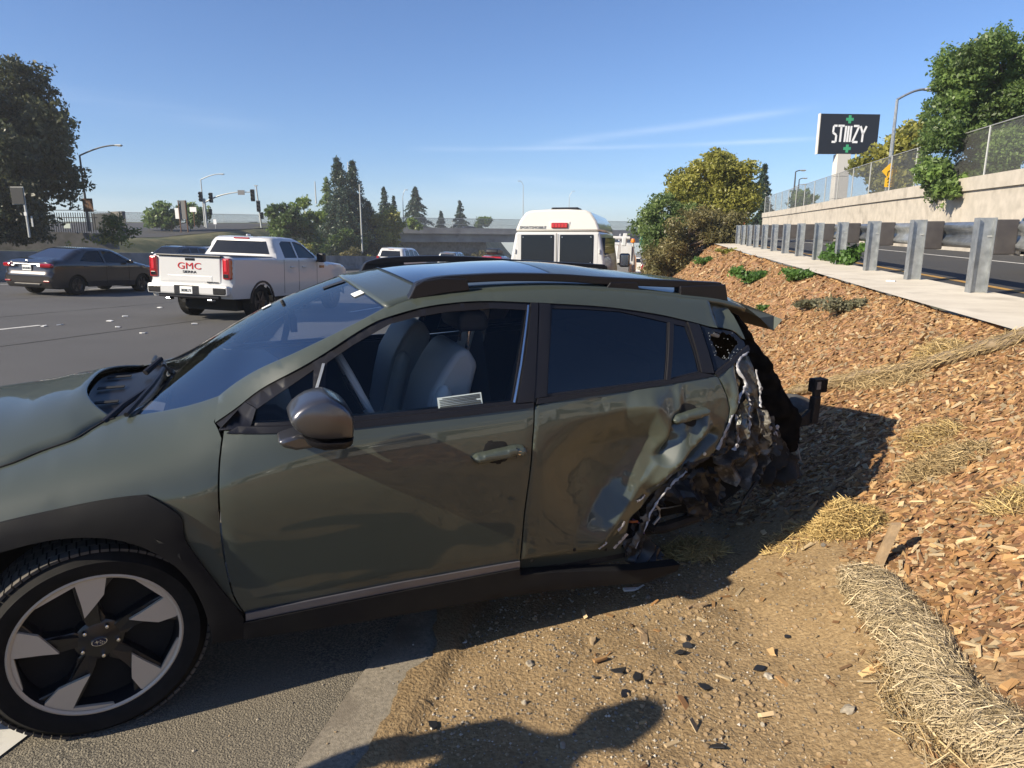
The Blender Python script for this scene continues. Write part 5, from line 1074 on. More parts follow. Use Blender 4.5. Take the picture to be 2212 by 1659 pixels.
# ---------------------------------------------------------------- barriers, walls, bridge
bar = thing('median_barrier', 'long grey concrete median barrier behind the sedan and pickup', 'barrier')
prof = [(-.32, 0), (-.32, .08), (-.17, .33), (-.09, 1.12), (.09, 1.12), (.17, .33), (.32, .08), (.32, 0)]
for k in range(-3, 26):
    u0, u1 = k*6.1, k*6.1+6.085; mb = MB(); n = len(prof); vs = []
    for u in (u0, u1): vs += [uvw(u, -25.45+a)+Vector((0, 0, h)) for a, h in prof]
    mb.add(vs, [tuple(range(n)), tuple(range(2*n-1, n-1, -1))]+[(i, n+i, n+(i+1) % n, (i+1) % n) for i in range(n)]); mb.build('barrier_section', M['barrier'], bar)
wall = thing('retaining_wall', 'tan concrete retaining wall with a coping along the ramp', 'wall')
for k in range(-4, 11):
    u0, u1 = k*6.4, k*6.4+6.385; mb = MB()
    for (va, vb, za, zb_) in ((9.80, 10.10, -.3, -.42), (9.72, 10.14, -.42, 0)):
        vs = []
        for u in (u0, u1):
            zt = wall_top(u); lo = ramp_z(u)+za if za == -.3 else zt+za
            vs += [uvw(u, va, lo), uvw(u, vb, lo), uvw(u, vb, zt+zb_), uvw(u, va, zt+zb_)]
        mb.add(vs, [(0, 1, 2, 3), (7, 6, 5, 4), (0, 4, 5, 1), (1, 5, 6, 2), (2, 6, 7, 3), (3, 7, 4, 0)])
    mb.build('wall_panel', M['concrete'], wall)
fence = thing('chain_link_fence', 'chain link fence on top of the tan retaining wall', 'fence')
for k in range(0, 28):
    u = -12+3.05*k; z = wall_top(u); pz = MB(); pz.tube([uvw(u, 9.93, z-.02), uvw(u, 9.93, z+1.5)], .03, 6); pz.build('fence_post', M['galv_dull'], fence, True)
    if k < 27:
        u1 = u+3.05; z1 = wall_top(u1)
        o = mesh('fence_mesh', [uvw(u, 9.95, z+.04), uvw(u1, 9.95, z1+.04), uvw(u1, 9.95, z1+1.46), uvw(u, 9.95, z+1.46)], [(0, 1, 2, 3)], M['chain'], fence)
        uvl = o.data.uv_layers.new(name='UVMap')
        for i, q in enumerate(((0, 0), (3.05, 0), (3.05, 1.42), (0, 1.42))): uvl.data[i].uv = q
        r_ = MB(); r_.tube([uvw(u, 9.93, z+1.49), uvw(u1, 9.93, z1+1.49)], .02, 6); r_.build('top_rail', M['galv_dull'], fence, True)
# guardrail: I-section posts, blockouts, W-beam
gr = thing('guardrail', 'galvanised W-beam guardrail on steel posts beside the concrete path', 'guardrail')
for k in range(-9, 34):
    u = 8.13+1.905*k; z = ramp_z(u)+.01; h = .80; p = MB()
    for (du, w_, t_) in ((-.08, .12, .010), (.08, .12, .010)): p.box((du, 0, h/2), (t_, w_, h))
    p.box((0, 0, h/2), (.16, .008, h))
    rot = Matrix.Rotation(math.atan2(U.y, U.x), 3, 'Z')
    # the posts stand with their web along the traffic: turned so that both flanges face up and down the line
    rot = rot @ Matrix.Rotation(R(90), 3, 'Z'); base_ = uvw(u, 3.36, z-.02); p.v = [rot @ q+base_ for q in p.v]; po = p.build('post', M['galv'], gr)
    b = MB(); b.box((0, -.19, h-.20), (.115, .21, .36)); rb_ = Matrix.Rotation(math.atan2(U.y, U.x), 3, 'Z'); b.v = [rb_ @ q+base_ for q in b.v]; b.build('blockout', M['blockout'], po, bevel=.012)
    bo = MB(); bo.box((0, -.06, h-.19), (.03, .05, .02)); bo.v = [rb_ @ q+base_ for q in bo.v]; bo.build('bolt', M['galv_dull'], po)
wprof = [(0, -.155), (.03, -.15), (.075, -.12), (.08, -.085), (.03, -.035), (.015, 0), (.03, .035), (.08, .085), (.075, .12), (.03, .15), (0, .155)]
for k in range(-5, 17):
    u0, u1 = 8.13+3.81*k-1.9, 8.13+3.81*(k+1)-1.9; P = []
    for u in (u0, u1+.03):
        for a, h in wprof: P.append(uvw(u, 3.72-a+(.004 if u == u1+.03 else 0), ramp_z(u)+.60+h))
    n = len(wprof); o = mesh('rail_beam', P, [(i, i+1, n+i+1, n+i) for i in range(n-1)], M['galv'], gr, True); o.modifiers.new('s', 'SOLIDIFY').thickness = .004
# overpass
A0, A1 = at(560, 487, 132), at(1500, 499, 172); dv = (A1-A0); dv.z = 0; dv.normalize(); nv = Vector((-dv.y, dv.x, 0))
br = thing('overpass', 'grey concrete road bridge crossing over the freeway', 'bridge')
def slab(name, t0, t1, d0, d1, z0, z1, mat, L=(A1-A0).length):
    vs = []
    for t in (t0, t1):
        p = A0.lerp(A1, t)
        for d, z in ((d0, z0), (d1, z0), (d1, z1), (d0, z1)): vs.append(p+nv*d+Vector((0, 0, z)))
    return MB().add(vs, [(0, 1, 2, 3), (7, 6, 5, 4), (0, 4, 5, 1), (1, 5, 6, 2), (2, 6, 7, 3), (3, 7, 4, 0)]).build(name, mat, br)
slab('parapet', -.3, 1.5, -.25, .1, -1.05, 0, M['bridge']); slab('deck', -.3, 1.5, -.6, 14, -1.25, -1.05, M['bridge']); slab('girder', -.3, 1.5, .3, 1.2, -2.95, -1.25, M['bridge']); slab('girder', -.3, 1.5, 6, 7, -2.95, -1.25, M['bridge']); slab('girder', -.3, 1.5, 12, 13, -2.95, -1.25, M['bridge']); slab('far_parapet', -.3, 1.5, 13.9, 14.2, -1.05, 0, M['bridge'])
slab('abutment', -.3, .47, 4, 14, -9, -2.95, M['barrier']); slab('pier', .66, .68, 1, 13, -12, -2.95, M['barrier'])
for k in range(16):
    t = -.28+.11*k; p = A0.lerp(A1, t); q = A0.lerp(A1, t+.11); m_ = MB(); m_.tube([p+Vector((0, 0, -.02)), p+Vector((0, 0, 2.0))], .05, 6); m_.build('fence_post', M['galv_dull'], br, True)
    o = mesh('fence_mesh', [p, q, q+Vector((0, 0, 1.95)), p+Vector((0, 0, 1.95))], [(0, 1, 2, 3)], M['chain'], br); uvl = o.data.uv_layers.new(name='UVMap')
    for i, c_ in enumerate(((0, 0), (7, 0), (7, 1.9), (0, 1.9))): uvl.data[i].uv = (c_[0], c_[1])
    m_ = MB(); m_.tube([p+Vector((0, 0, 1.97)), q+Vector((0, 0, 1.97))], .05, 6); m_.tube([p+Vector((0, 0, .7)), q+Vector((0, 0, .7))], .035, 6); m_.build('fence_rail', M['galv_dull'], br, True)
yawb = math.degrees(math.atan2(dv.y, dv.x)-math.atan2(U.y, U.x))
def on_bridge(px, d): 
    t = 0
    for i in range(2000):
        p = A0.lerp(A1, i/1500)
        if p.x/p.y > (px-1106)/1450*.985: break
    p = p+nv*d; return Matrix.Translation((p.x, p.y, A0.lerp(A1, i/1500).z-1.05)) @ Matrix.Rotation(math.atan2(dv.y, dv.x), 4, 'Z')
suv('hatchback', 'dark car crossing the overpass left of the camper van', 'car', on_bridge(1012, 4), M['charcoal'], 4.5, 1.5)
suv('pickup_truck', 'dark pickup crossing the overpass right of the camper van', 'pickup truck', on_bridge(1308, 4), M['bluecar'], 4.9, 1.8)
# ---------------------------------------------------------------- poles, lamps, signals, signs
def pole_lamp(label, base, h, arm, rise, az_, mat, r0=.10, head=.7, name='street_lamp', extra=None):
    g = thing(name, label, 'street lamp', loc=base); p = MB(); p.tube([(0, 0, 0), (0, 0, h)], [r0, r0*.55], 8); p.build('pole', mat, g, True)
    d = Vector((math.cos(R(az_)), math.sin(R(az_)), 0)); pts = sm_open([tuple(d*(arm*t)+Vector((0, 0, h+rise*math.sin(t*math.pi/2)))) for t in (0, .3, .6, .85, 1)], 3)
    a = MB(); a.tube(pts, [r0*.5]*len(pts), 6); a.build('arm', mat, g, True)
    e = Vector(pts[-1]); hd = MB(); rot = Matrix.Rotation(R(az_), 3, 'Z'); hd.box(e+d*head*.45+Vector((0, 0, .0)), (head, .26, .10), rot); hd.build('lamp_head', M['galv_dull'], g, bevel=.04)
    MB().box(e+d*head*.55+Vector((0, 0, -.06)), (head*.5, .2, .04), rot).build('lens', M['white_plastic'], g); return g
def lamp_px(label, bp, tp, tipx, tipy, Y, mat=None, r0=.10):
    """lamp whose foot, pole top and lamp tip were measured in the picture, at distance Y"""
    b, t = at(*bp, Y), at(*tp, Y); e = at(tipx, tipy, Y); return pole_lamp(label, b, t.z-b.z, abs(e.x-t.x)*.85, e.z-t.z, 0 if e.x > t.x else 180, mat or M['galv_dull'], r0, max(.5, abs(e.x-t.x)*.15))
lamp_px('tall street lamp by the dark fence left of the off ramp', (193, 500), (178, 336), 270, 314, 52, M['pole_dark'], .11)
l_ = lamp_px('street lamp behind the traffic signal mast', (443, 490), (444, 388), 493, 376, 78)
lamp_px('street lamp rising between the two bridge conifers', (872, 488), (873, 425), 880, 410, 130); lamp_px('tall street lamp standing on the bridge by the camper van', (1130, 488), (1130, 400), 1122, 391, 150); lamp_px('curved street lamp on the bridge above the camper van roof', (1229, 470), (1230, 425), 1240, 413, 190)
lamp_px('galvanised street lamp carrying a yellow curve warning sign', (1913, 440), (1942, 215), 2012, 193, 31.5, M['galv'], .11)
lamp_px('tall dark street lamp beside the sign pylon', (1713, 440), (1721, 371), 1733, 368, 62, M['pole_dark'], .10); lamp_px('shorter dark street lamp beside the sign pylon', (1722, 440), (1728, 388), 1737, 385, 75, M['pole_dark'], .10); lamp_px('small pale street lamp behind the fence near the sign pylon', (1708, 440), (1722, 408), 1750, 398, 90)
lamp_px('street lamp peeking out of the bushes above the bridge end', (1420, 480), (1415, 436), 1405, 436, 140)
# bare masts
for lab, b, t, Y, r0 in (('plain steel mast in front of the dark conifers', (783, 545), (778, 398), 92, .09), ('steel mast with a dish antenna behind the conifers', (757, 470), (755, 350), 110, .09), ('slim steel mast rising behind the bright green shrubs', (683, 440), (679, 392), 95, .08)):
    bb, tt = at(*b, Y), at(*t, Y); g = thing('mast', lab, 'mast', loc=bb); m_ = MB(); m_.tube([(0, 0, 0), (0, 0, tt.z-bb.z)], [r0*1.2, r0*.8], 8); m_.build('pole', M['galv_dull'], g, True)
    if 'dish' in lab: d = MB(); d.lathe([(.02, 0), (.5, .15), (.55, .3)], 0, 18, (.3, 0, tt.z-bb.z-1.5)); d.build('dish', M['white_plastic'], g, True)
# traffic signal on a curved mast arm
b = at(447, 492, 76); t_ = at(448, 437, 76); e_ = at(545, 415, 76); g = thing('traffic_signal', 'traffic signal on a long curved mast arm at the junction', 'traffic light', loc=b)
m_ = MB(); m_.tube([(0, 0, 0), (0, 0, t_.z-b.z+.4)], .12, 8); m_.build('pole', M['galv_dull'], g, True)
L_ = e_.x-b.x; pts = sm_open([(0, 0, t_.z-b.z), (L_*.3, 0, (t_.z-b.z)+(e_.z-t_.z)*.62), (L_*.65, 0, e_.z-b.z-.04), (L_, 0, e_.z-b.z)], 5); a = MB(); a.tube(pts, [.09-.05*i/len(pts) for i in range(len(pts))], 8); a.build('mast_arm', M['galv_dull'], g, True)
def head(par, c, s=1): 
    h = MB().box(c, (.34*s, .26, 1.05*s)).build('signal_head', M['black'], par, bevel=.03); 
    for k in range(3): v = MB(); v.lathe([(.13, 0), (.14, -.22)], 1, 12, (c[0], c[1]-.12, c[2]+(.33-.33*k)*s)); v.build('visor', M['black'], h, True)
    return h
head(g, (L_+.05, -.1, e_.z-b.z-.35), 1.2); MB().box((L_*.78, -.12, e_.z-b.z-.05), (.75, .03, .5)).build('street_name_sign', M['signback'], g)
head(g, (.75, 0, 3.2)); head(g, (-.35, 0, 3.3)); head(g, (.6, 0, 1.7), .6)
b = at(565, 492, 88); g = thing('traffic_signal', 'traffic signal pole with two black heads right of the mast arm', 'traffic light', loc=b); tz = at(560, 402, 88).z-b.z; m_ = MB(); m_.tube([(0, 0, 0), (-.3, 0, tz)], [.13, .08], 8); m_.build('pole', M['galv_dull'], g, True); head(g, (-.15, -.1, tz*.52), 1.3); head(g, (.25, -.1, 1.5), .8); MB().box((-.3, 0, tz+.05), (.4, .2, .1)).build('camera_box', M['galv_dull'], g)
# signs seen from behind, and others
def sign(name, label, cat, base, h, panels, postmat, r=.06, posts=(0,)):
    g = thing(name, label, cat, loc=base)
    for x in posts: m_ = MB(); m_.tube([(x, 0, 0), (x, 0, h)], r, 6); m_.build('post', postmat, g, True)
    for nm, (x, z), (w_, h_), mt, yo in panels: MB().box((x, yo, z), (w_, .03, h_)).build(nm, mt, g, bevel=.005)
    return g
b = at(64, 513, 40); k_ = 40/1450
g = sign('signal_box_post', 'grey steel post carrying a large black backed panel by the big tree', 'sign', b, (513-412)*k_, [('panel', (-.28, (513-428)*k_), (.70, .92), M['black'], -.1), ('panel_frame', (-.28, (513-428)*k_), (.76, .98), M['galv_dull'], -.06), ('controller', (.04, (513-465)*k_), (.16, .2), M['white_plastic'], -.12), ('counter_box', (.28, (513-480)*k_), (.10, .6), M['galv_dull'], 0)], M['galv_dull'], .07)
b = at(190, 462, 51); sign('sign_plate', 'small dark sign plate fixed to the tall lamp near the fence', 'sign', at(191, 452, 51.4), .5, [('plate', (0, .3), (.75, .95), M['postwood'], 0)], M['pole_dark'], .03)
b = at(401, 502, 60); sign('road_sign', 'back of a road sign on two brown posts by the junction', 'sign', b, 2.7, [('panel', (.0, 1.9), (.62, 1.6), M['signback'], .05), ('panel', (-.55, 1.6), (.45, .9), M['signwhite'], .06)], M['postwood'], .06, (-.38, .22))
b = at(421, 490, 74); sign('road_sign', 'white road sign on a short post left of the signal pole', 'sign', b, 2.2, [('panel', (0, 1.8), (.7, .5), M['signwhite'], -.05)], M['postwood'], .05)
b = at(466, 494, 72); sign('road_sign', 'small white sign at the kerb of the junction', 'sign', b, 1.0, [('panel', (0, .7), (.32, .5), M['signwhite'], -.05)], M['galv_dull'], .03)
g = sign('warning_sign', 'yellow diamond curve warning sign with a 25 mph plate', 'sign', at(1916, 440, 31.2), 1.9, [], M['galv'], .03)
c_ = at(1921, 370, 31.1)-at(1916, 440, 31.2); MB().box((c_.x, c_.y-.02, c_.z), (.48, .02, .48), Matrix.Rotation(R(45), 3, 'Y')).build('diamond', M['yellowsign'], g)
c2 = at(1921, 394, 31.1)-at(1916, 440, 31.2); MB().box((c2.x, c2.y-.02, c2.z), (.42, .02, .40)).build('speed_plate', M['yellowsign'], g)
TX = Matrix(((1, 0, 0, 0), (0, 0, -1, 0), (0, 1, 0, 0), (0, 0, 0, 1)))
text('speed_number', '25', .26, M['black'], g, Matrix.Translation((c2.x, c2.y-.035, c2.z+.05)) @ TX, .003); text('speed_unit', 'MPH', .10, M['black'], g, Matrix.Translation((c2.x, c2.y-.035, c2.z-.13)) @ TX, .003)
ar_ = MB(); q = [(-.10, -.20), (-.06, -.20), (-.05, -.05), (.09, .04), (.10, .10), (.16, .09), (.09, .22), (.0, .12), (.05, .11), (.04, .07), (-.09, -.02)]; ar_.add([(c_.x+x, c_.y-.036, c_.z+z) for x, z in q], [tuple(range(len(q)))]); ar_.build('curve_arrow', M['black'], g)
# highway guide sign beyond the van
b = at(1300, 520, 118); g = thing('guide_sign', 'green highway guide sign partly hidden behind the camper van', 'sign', loc=b); zc = at(1290, 506, 118).z-b.z; MB().box((-.5, 0, zc), (4.0, .08, 2.4)).build('panel', M['hwygreen'], g); MB().box((-.5, .02, zc), (4.12, .06, 2.52)).build('border', M['signwhite'], g)
text('lettering', 'San Francisco', .75, M['signwhite'], g, Matrix.Translation((1.35, -.05, zc+.25)) @ TX, .004, 'RIGHT'); mm_ = MB(); mm_.tube([(0, .2, -8), (0, .2, zc+1.2)], .15, 8); mm_.build('post', M['galv_dull'], g, True)
b = at(1395, 525, 120); g = thing('guide_sign', 'small green highway sign half behind the roadside bush', 'sign', loc=b); MB().box((.4, 0, .4), (3.0, .08, 1.6)).build('panel', M['hwygreen'], g); mm_ = MB(); mm_.tube([(.4, .2, -7), (.4, .2, .5)], .12, 8); mm_.build('post', M['galv_dull'], g, True)
# shop pylon sign
Ys = 58.; bb = at(1803, 470, Ys); tl_, tr_ = at(1776, 255, Ys), at(1896, 250, Ys); bl_ = at(1768, 330, Ys); g = thing('pylon_sign', 'black billboard with white lettering and green crosses on a cream pylon', 'sign', loc=(bb.x, bb.y, bb.z-2), rz=R(4))
W_ = 5.0; H_ = 3.1; zc = (at(1830, 290, Ys).z)-bb.z+2; sh_ = at(1832, 290, Ys).x-bb.x
MB().box((sh_, 0, zc), (W_, .32, H_)).build('sign_box', M['signblack'], g, bevel=.03); MB().box((sh_-W_/2-.03, 0, zc), (.06, .34, H_+.04)).build('box_edge', M['cladding'], g)
py = at(1820, 330, Ys); w2 = 1.12
for k in range(4):
    h0 = (zc-H_/2)*k/4; h1 = (zc-H_/2)*(k+1)/4-.03; o = MB(); o.box((py.x-bb.x, 0, (h0+h1)/2), (w2, .7, h1-h0)); o.build('pylon_panel', M['cladding'], g, bevel=.01)
sx0 = sh_-1.42
def glyph(name, segs, x, z0=None):
    m_ = MB()
    for (x0, z0_, x1, z1_) in segs:
        a_, b_ = Vector((x+x0, -.18, zc+z0_)), Vector((x+x1, -.18, zc+z1_)); d = (b_-a_); n_ = Vector((-d.z, 0, d.x)).normalized()*.085
        m_.add([a_-n_, a_+n_, b_+n_, b_-n_], [(0, 1, 2, 3)])
    m_.build(name, M['signwhite'], g)
hh = .62
glyph('letter', [(.38, hh, .08, hh), (.08, hh, .05, .1), (.05, .1, .34, -.1), (.34, -.1, .33, -hh), (.33, -hh, 0, -hh)], sx0); glyph('letter', [(.45, hh, .98, hh), (.72, hh, .70, -hh)], sx0)
for k in range(3): glyph('letter', [(1.12+.22*k, hh, 1.08+.22*k, -hh)], sx0)
glyph('letter', [(1.76, hh, 2.22, hh), (2.22, hh, 1.74, -hh), (1.74, -hh, 2.20, -hh)], sx0); glyph('letter', [(2.34, hh, 2.58, 0), (2.84, hh, 2.58, 0), (2.58, .05, 2.56, -hh)], sx0)
for zz in (1.13, -1.13): m_ = MB(); m_.box((sh_-.05, -.175, zc+zz), (.62, .02, .22)); m_.box((sh_-.05, -.178, zc+zz), (.22, .02, .62)); m_.build('green_cross', M['signgreen'], g)
# low walls, board fence and gate by the big tree
g = thing('board_fence', 'grey board fence beside the street lamp left of the junction', 'fence')
for k in range(12):
    p = at(205+6*k, 497, 56-.3*k); m_ = MB(); m_.box((p.x, p.y, p.z+.65), (.24, .04, 1.5 if k > 6 else 1.3)); m_.build('board', M['bridge'] if k > 6 else M['pole_dark'], g)
g = thing('iron_fence', 'dark iron fence under the big tree with a small sign', 'fence')
for k in range(24):
    p = at(92+5*k, 497, 53); m_ = MB(); m_.tube([(p.x, p.y, p.z-.2), (p.x, p.y, p.z+1.3)], .03, 5); m_.build('bar', M['black'], g)
p0, p1 = at(90, 470, 53), at(210, 470, 53)
for z in (-.0, .55): m_ = MB(); m_.tube([p0+Vector((0, 0, z)), p1+Vector((0, 0, z))], .03, 5); m_.build('rail', M['black'], g)
p = at(145, 488, 52.6); s_ = MB().box((p.x, p.y, p.z), (.5, .03, .35)).build('notice', M['paper'], g)
g = thing('low_wall', 'low grey concrete wall under the big tree', 'wall'); a_, b_ = at(-120, 505, 50), at(250, 505, 54)
m_ = MB(); d_ = (b_-a_); m_.add([a_+Vector((0, 0, -1.2)), b_+Vector((0, 0, -1.2)), b_+Vector((0, .3, -1.2)), a_+Vector((0, .3, -1.2)), a_+Vector((0, 0, .35)), b_, b_+Vector((0, .3, 0)), a_+Vector((0, .3, .35))], [(0, 3, 2, 1), (4, 5, 6, 7), (0, 1, 5, 4), (1, 2, 6, 5), (2, 3, 7, 6), (3, 0, 4, 7)]); m_.build('panel', M['barrier'], g)
p = at(549, 493, 160); suv('sedan', 'dark sedan crossing the junction by the signal pole', 'car', Matrix.Translation((p.x-1.6, p.y, p.z-.1)) @ Matrix.Rotation(R(20), 4, 'Z'), M['bluecar'], 4.5, 1.45)
p = at(452, 493, 170); suv('van', 'white vehicle waiting behind the signal mast at the junction', 'car', Matrix.Translation((p.x, p.y, p.z-.3)) @ Matrix.Rotation(R(100), 4, 'Z'), M['white'], 4.6, 1.7)
# ---------------------------------------------------------------- vegetation
def leaf_cards(C, S, tint, flat=.0, asp=.5):
    """diamond leaves at points C (n,3), sizes S (n,), random turn; returns arrays"""
    n = len(C); d = rng.normal(size=(n, 3)); d[:, 2] *= (1-flat); d /= np.linalg.norm(d, axis=1)[:, None]
    e = rng.normal(size=(n, 3)); e -= (e*d).sum(1)[:, None]*d; e /= np.linalg.norm(e, axis=1)[:, None]
    s = S[:, None]; Vt = np.stack([C+d*s, C+e*s*asp, C-d*s, C-e*s*asp], 1).reshape(-1, 3)
    return Vt, np.arange(4*n).reshape(n, 4), np.repeat(tint, 4)
def clump_pts(cs, rs, per, shell=.55, squash=.85):
    """leaf points in clumps, thinner inside than at the skin, with gaps cut by noise"""
    out = []; tt = []
    for c, r_ in zip(cs, rs):
        n = int(per*r_*r_); d = rng.normal(size=(n, 3)); d /= np.linalg.norm(d, axis=1)[:, None]
        rad = r_*(shell+(1-shell)*rng.random(n)**.7)*(1+.28*np.sin(d[:, 0]*5+c[0])*np.cos(d[:, 1]*4+c[1]*2)+.18*np.sin(d[:, 2]*9+c[2]))
        p = d*rad[:, None]; p[:, 2] *= squash; out.append(p+np.array(c)); tt.append(np.clip(rng.normal(.5+.25*rng.normal(), .22, n), 0, 1))
    return np.concatenate(out), np.concatenate(tt)
def tree(name, label, cat, base, clumps, lmat, leaf, per, trunk_r, bmat=None, lean=(0, 0), asp=.5, shell=.5, limbs=True, group=None, squash=.85):
    """base: foot of the trunk; clumps: (centre, radius) in world space"""
    g = thing(name, label, cat, loc=base, group=group); b = Vector(base); cs = [Vector(c)-b for c, r_ in clumps]; rs = [r_ for c, r_ in clumps]
    P, T = clump_pts(cs, rs, per, shell, squash); S = leaf*(.6+.8*rng.random(len(P))); Vt, F, tn = leaf_cards(P, S, T, asp=asp)
    npmesh('crown', Vt, F, lmat, g, colr=np.repeat(tn[:, None], 3, 1))
    if trunk_r:
        m_ = MB(); top = max(c.z for c in cs); mean = sum(cs, Vector())/len(cs)
        tp = sm_open([(0, 0, -.3), (mean.x*.15, mean.y*.15, top*.35), (mean.x*.6, mean.y*.6, top*.7), (mean.x*.9, mean.y*.9, top*.95)], 4); m_.tube(tp, [trunk_r*(1-.8*i/len(tp)) for i in range(len(tp))], 8)
        if limbs:
            for c in cs:
                k = min(range(len(tp)), key=lambda i: abs(tp[i][2]-c.z*.72)); a = Vector(tp[k]); r0 = trunk_r*(1-.8*k/len(tp))*.5
                m_.tube([a, a.lerp(c, .5)+Vector((0, 0, -.04*(c-a).length)), a.lerp(c, .9)], [r0, r0*.6, r0*.25], 5, False)
        m_.build('trunk', bmat or M['bark'], g, True)
    return g
def px_clumps(poly, Y, n, r_, depth=2.0, seed=1):
    """clump centres spread through a crown whose outline stands Y metres off"""
    rr = random.Random(seed); xs = [p[0] for p in poly]; ys = [p[1] for p in poly]; out = []; k = 0
    while len(out) < n and k < 4000:
        k += 1; x, y = rr.uniform(min(xs), max(xs)), rr.uniform(min(ys), max(ys))
        if not inside(poly, np.array([x]), np.array([y]))[0]: continue
        p = at(x, y, Y); p.y += rr.uniform(-depth, depth); q = r_*rr.uniform(.65, 1.25)
        out.append((p, q))
    return out
ML = {'euc': leafm('eucalyptus_leaf', (.030, .042, .022), (.11, .12, .055), .4), 'green': leafm('green_leaf', (.05, .09, .025), (.14, .21, .05), .5), 'lime': leafm('lime_leaf', (.10, .17, .03), (.24, .32, .06), .5), 'conifer': leafm('conifer_needles', (.022, .045, .030), (.065, .105, .060), .3),
      'olivey': leafm('yellow_green_leaf', (.19, .20, .04), (.44, .42, .10), .5), 'brush': leafm('dry_brush_leaf', (.12, .115, .045), (.28, .24, .10), .45), 'glossy': leafm('glossy_leaf', (.09, .14, .045), (.25, .37, .10), .5), 'weed': leafm('weed_leaf', (.06, .13, .028), (.14, .27, .06), .5), 'sage': leafm('sage_leaf', (.12, .125, .07), (.24, .22, .13), .4), 'feather': leafm('feathery_leaf', (.10, .16, .05), (.24, .32, .11), .5)}
# big eucalyptus on the left and its neighbour outside the frame
poly = [(-260,90),(-20,125),(15,150),(40,215),(65,250),(80,290),(100,325),(108,350),(95,375),(108,410),(100,440),(112,485),(95,505),(-260,510)]
tree('eucalyptus_tree', 'tall dark eucalyptus towering over the low wall', 'tree', at(25, 512, 46), px_clumps(poly, 45, 95, 1.5, 3.0, 3), ML['euc'], .15, 800, .45, M['palebark'], shell=.35)
tree('eucalyptus_tree', 'dark eucalyptus further back along the opposite carriageway', 'tree', (-48, 22, 1.5), [((-48+random.uniform(-5, 5), 22+random.uniform(-5, 5), random.uniform(5, 17)), random.uniform(1.5, 2.4)) for _ in range(26)], ML['euc'], .34, 220, .5, M['palebark'], shell=.35)
tree('shrub', 'low leafy shrub climbing the wall by the street lamp', 'shrub', at(262, 520, 48), px_clumps([(215,480),(260,470),(290,490),(285,515),(215,515)], 48, 12, .5, .6, 5), ML['green'], .10, 700, .04)
tree('shrub', 'feathery round shrub tree behind the brown sign posts', 'tree', at(370, 494, 92), px_clumps([(305,470),(330,445),(360,432),(400,440),(440,455),(448,488),(310,490)], 92, 16, 1.1, 1.5, 6), ML['feather'], .26, 260, .15, shell=.2)
tree('shrub', 'leafy green shrub right of the junction', 'shrub', at(620, 540, 88), px_clumps([(580,470),(600,440),(620,432),(650,440),(670,470),(690,520),(690,545),(600,545),(570,495)], 88, 26, 1.0, 1.5, 7), ML['green'], .26, 300, .12, shell=.3)
tree('shrub', 'bright lime green shrub in front of the conifers', 'shrub', at(662, 520, 91), px_clumps([(635,445),(650,428),(672,440),(690,438),(697,480),(690,510),(640,500)], 91, 12, .8, 1.0, 8), ML['lime'], .24, 300, .1, shell=.3)
tree('shrub', 'rounded yellow green shrub at the left end of the bridge', 'shrub', at(840, 548, 104), px_clumps([(800,480),(825,455),(850,458),(872,480),(882,520),(875,548),(790,548)], 104, 20, 1.1, 1.5, 9), ML['olivey'], .26, 280, .15, shell=.3)
for lab, x0, x1, y0, y1, Y, mt in (('dark shrub at the foot of the conifers', 700, 790, 505, 545, 95, 'green'), ('low shrub by the plain mast', 735, 800, 540, 562, 88, 'brush'), ('low olive shrub on the bank behind the barrier', 760, 850, 548, 570, 90, 'olivey'), ('shrub growing under the bridge', 1000, 1060, 540, 560, 150, 'brush'), ('low grassy shrub behind the white pickup', 590, 680, 525, 548, 84, 'olivey'), ('low bush at the foot of the grass bank behind the sedan', 130, 300, 512, 530, 47, 'olivey'), ('pale bush above the bridge parapet', 1025, 1060, 470, 488, 175, 'feather'), ('small bush in front of the bridge fence', 880, 905, 472, 490, 139, 'lime')):
    tree('shrub', lab, 'shrub', at((x0+x1)/2, y1+4, Y), px_clumps([(x0, y1), (x0, (y0+y1)/2), ((x0+x1)/2, y0), (x1, (y0+y1)/2), (x1, y1)], Y, 9, (y1-y0)/1450*Y*.42, .8, int(x0)), ML[mt], .16*Y/80, 420 if Y < 60 else 260, 0)
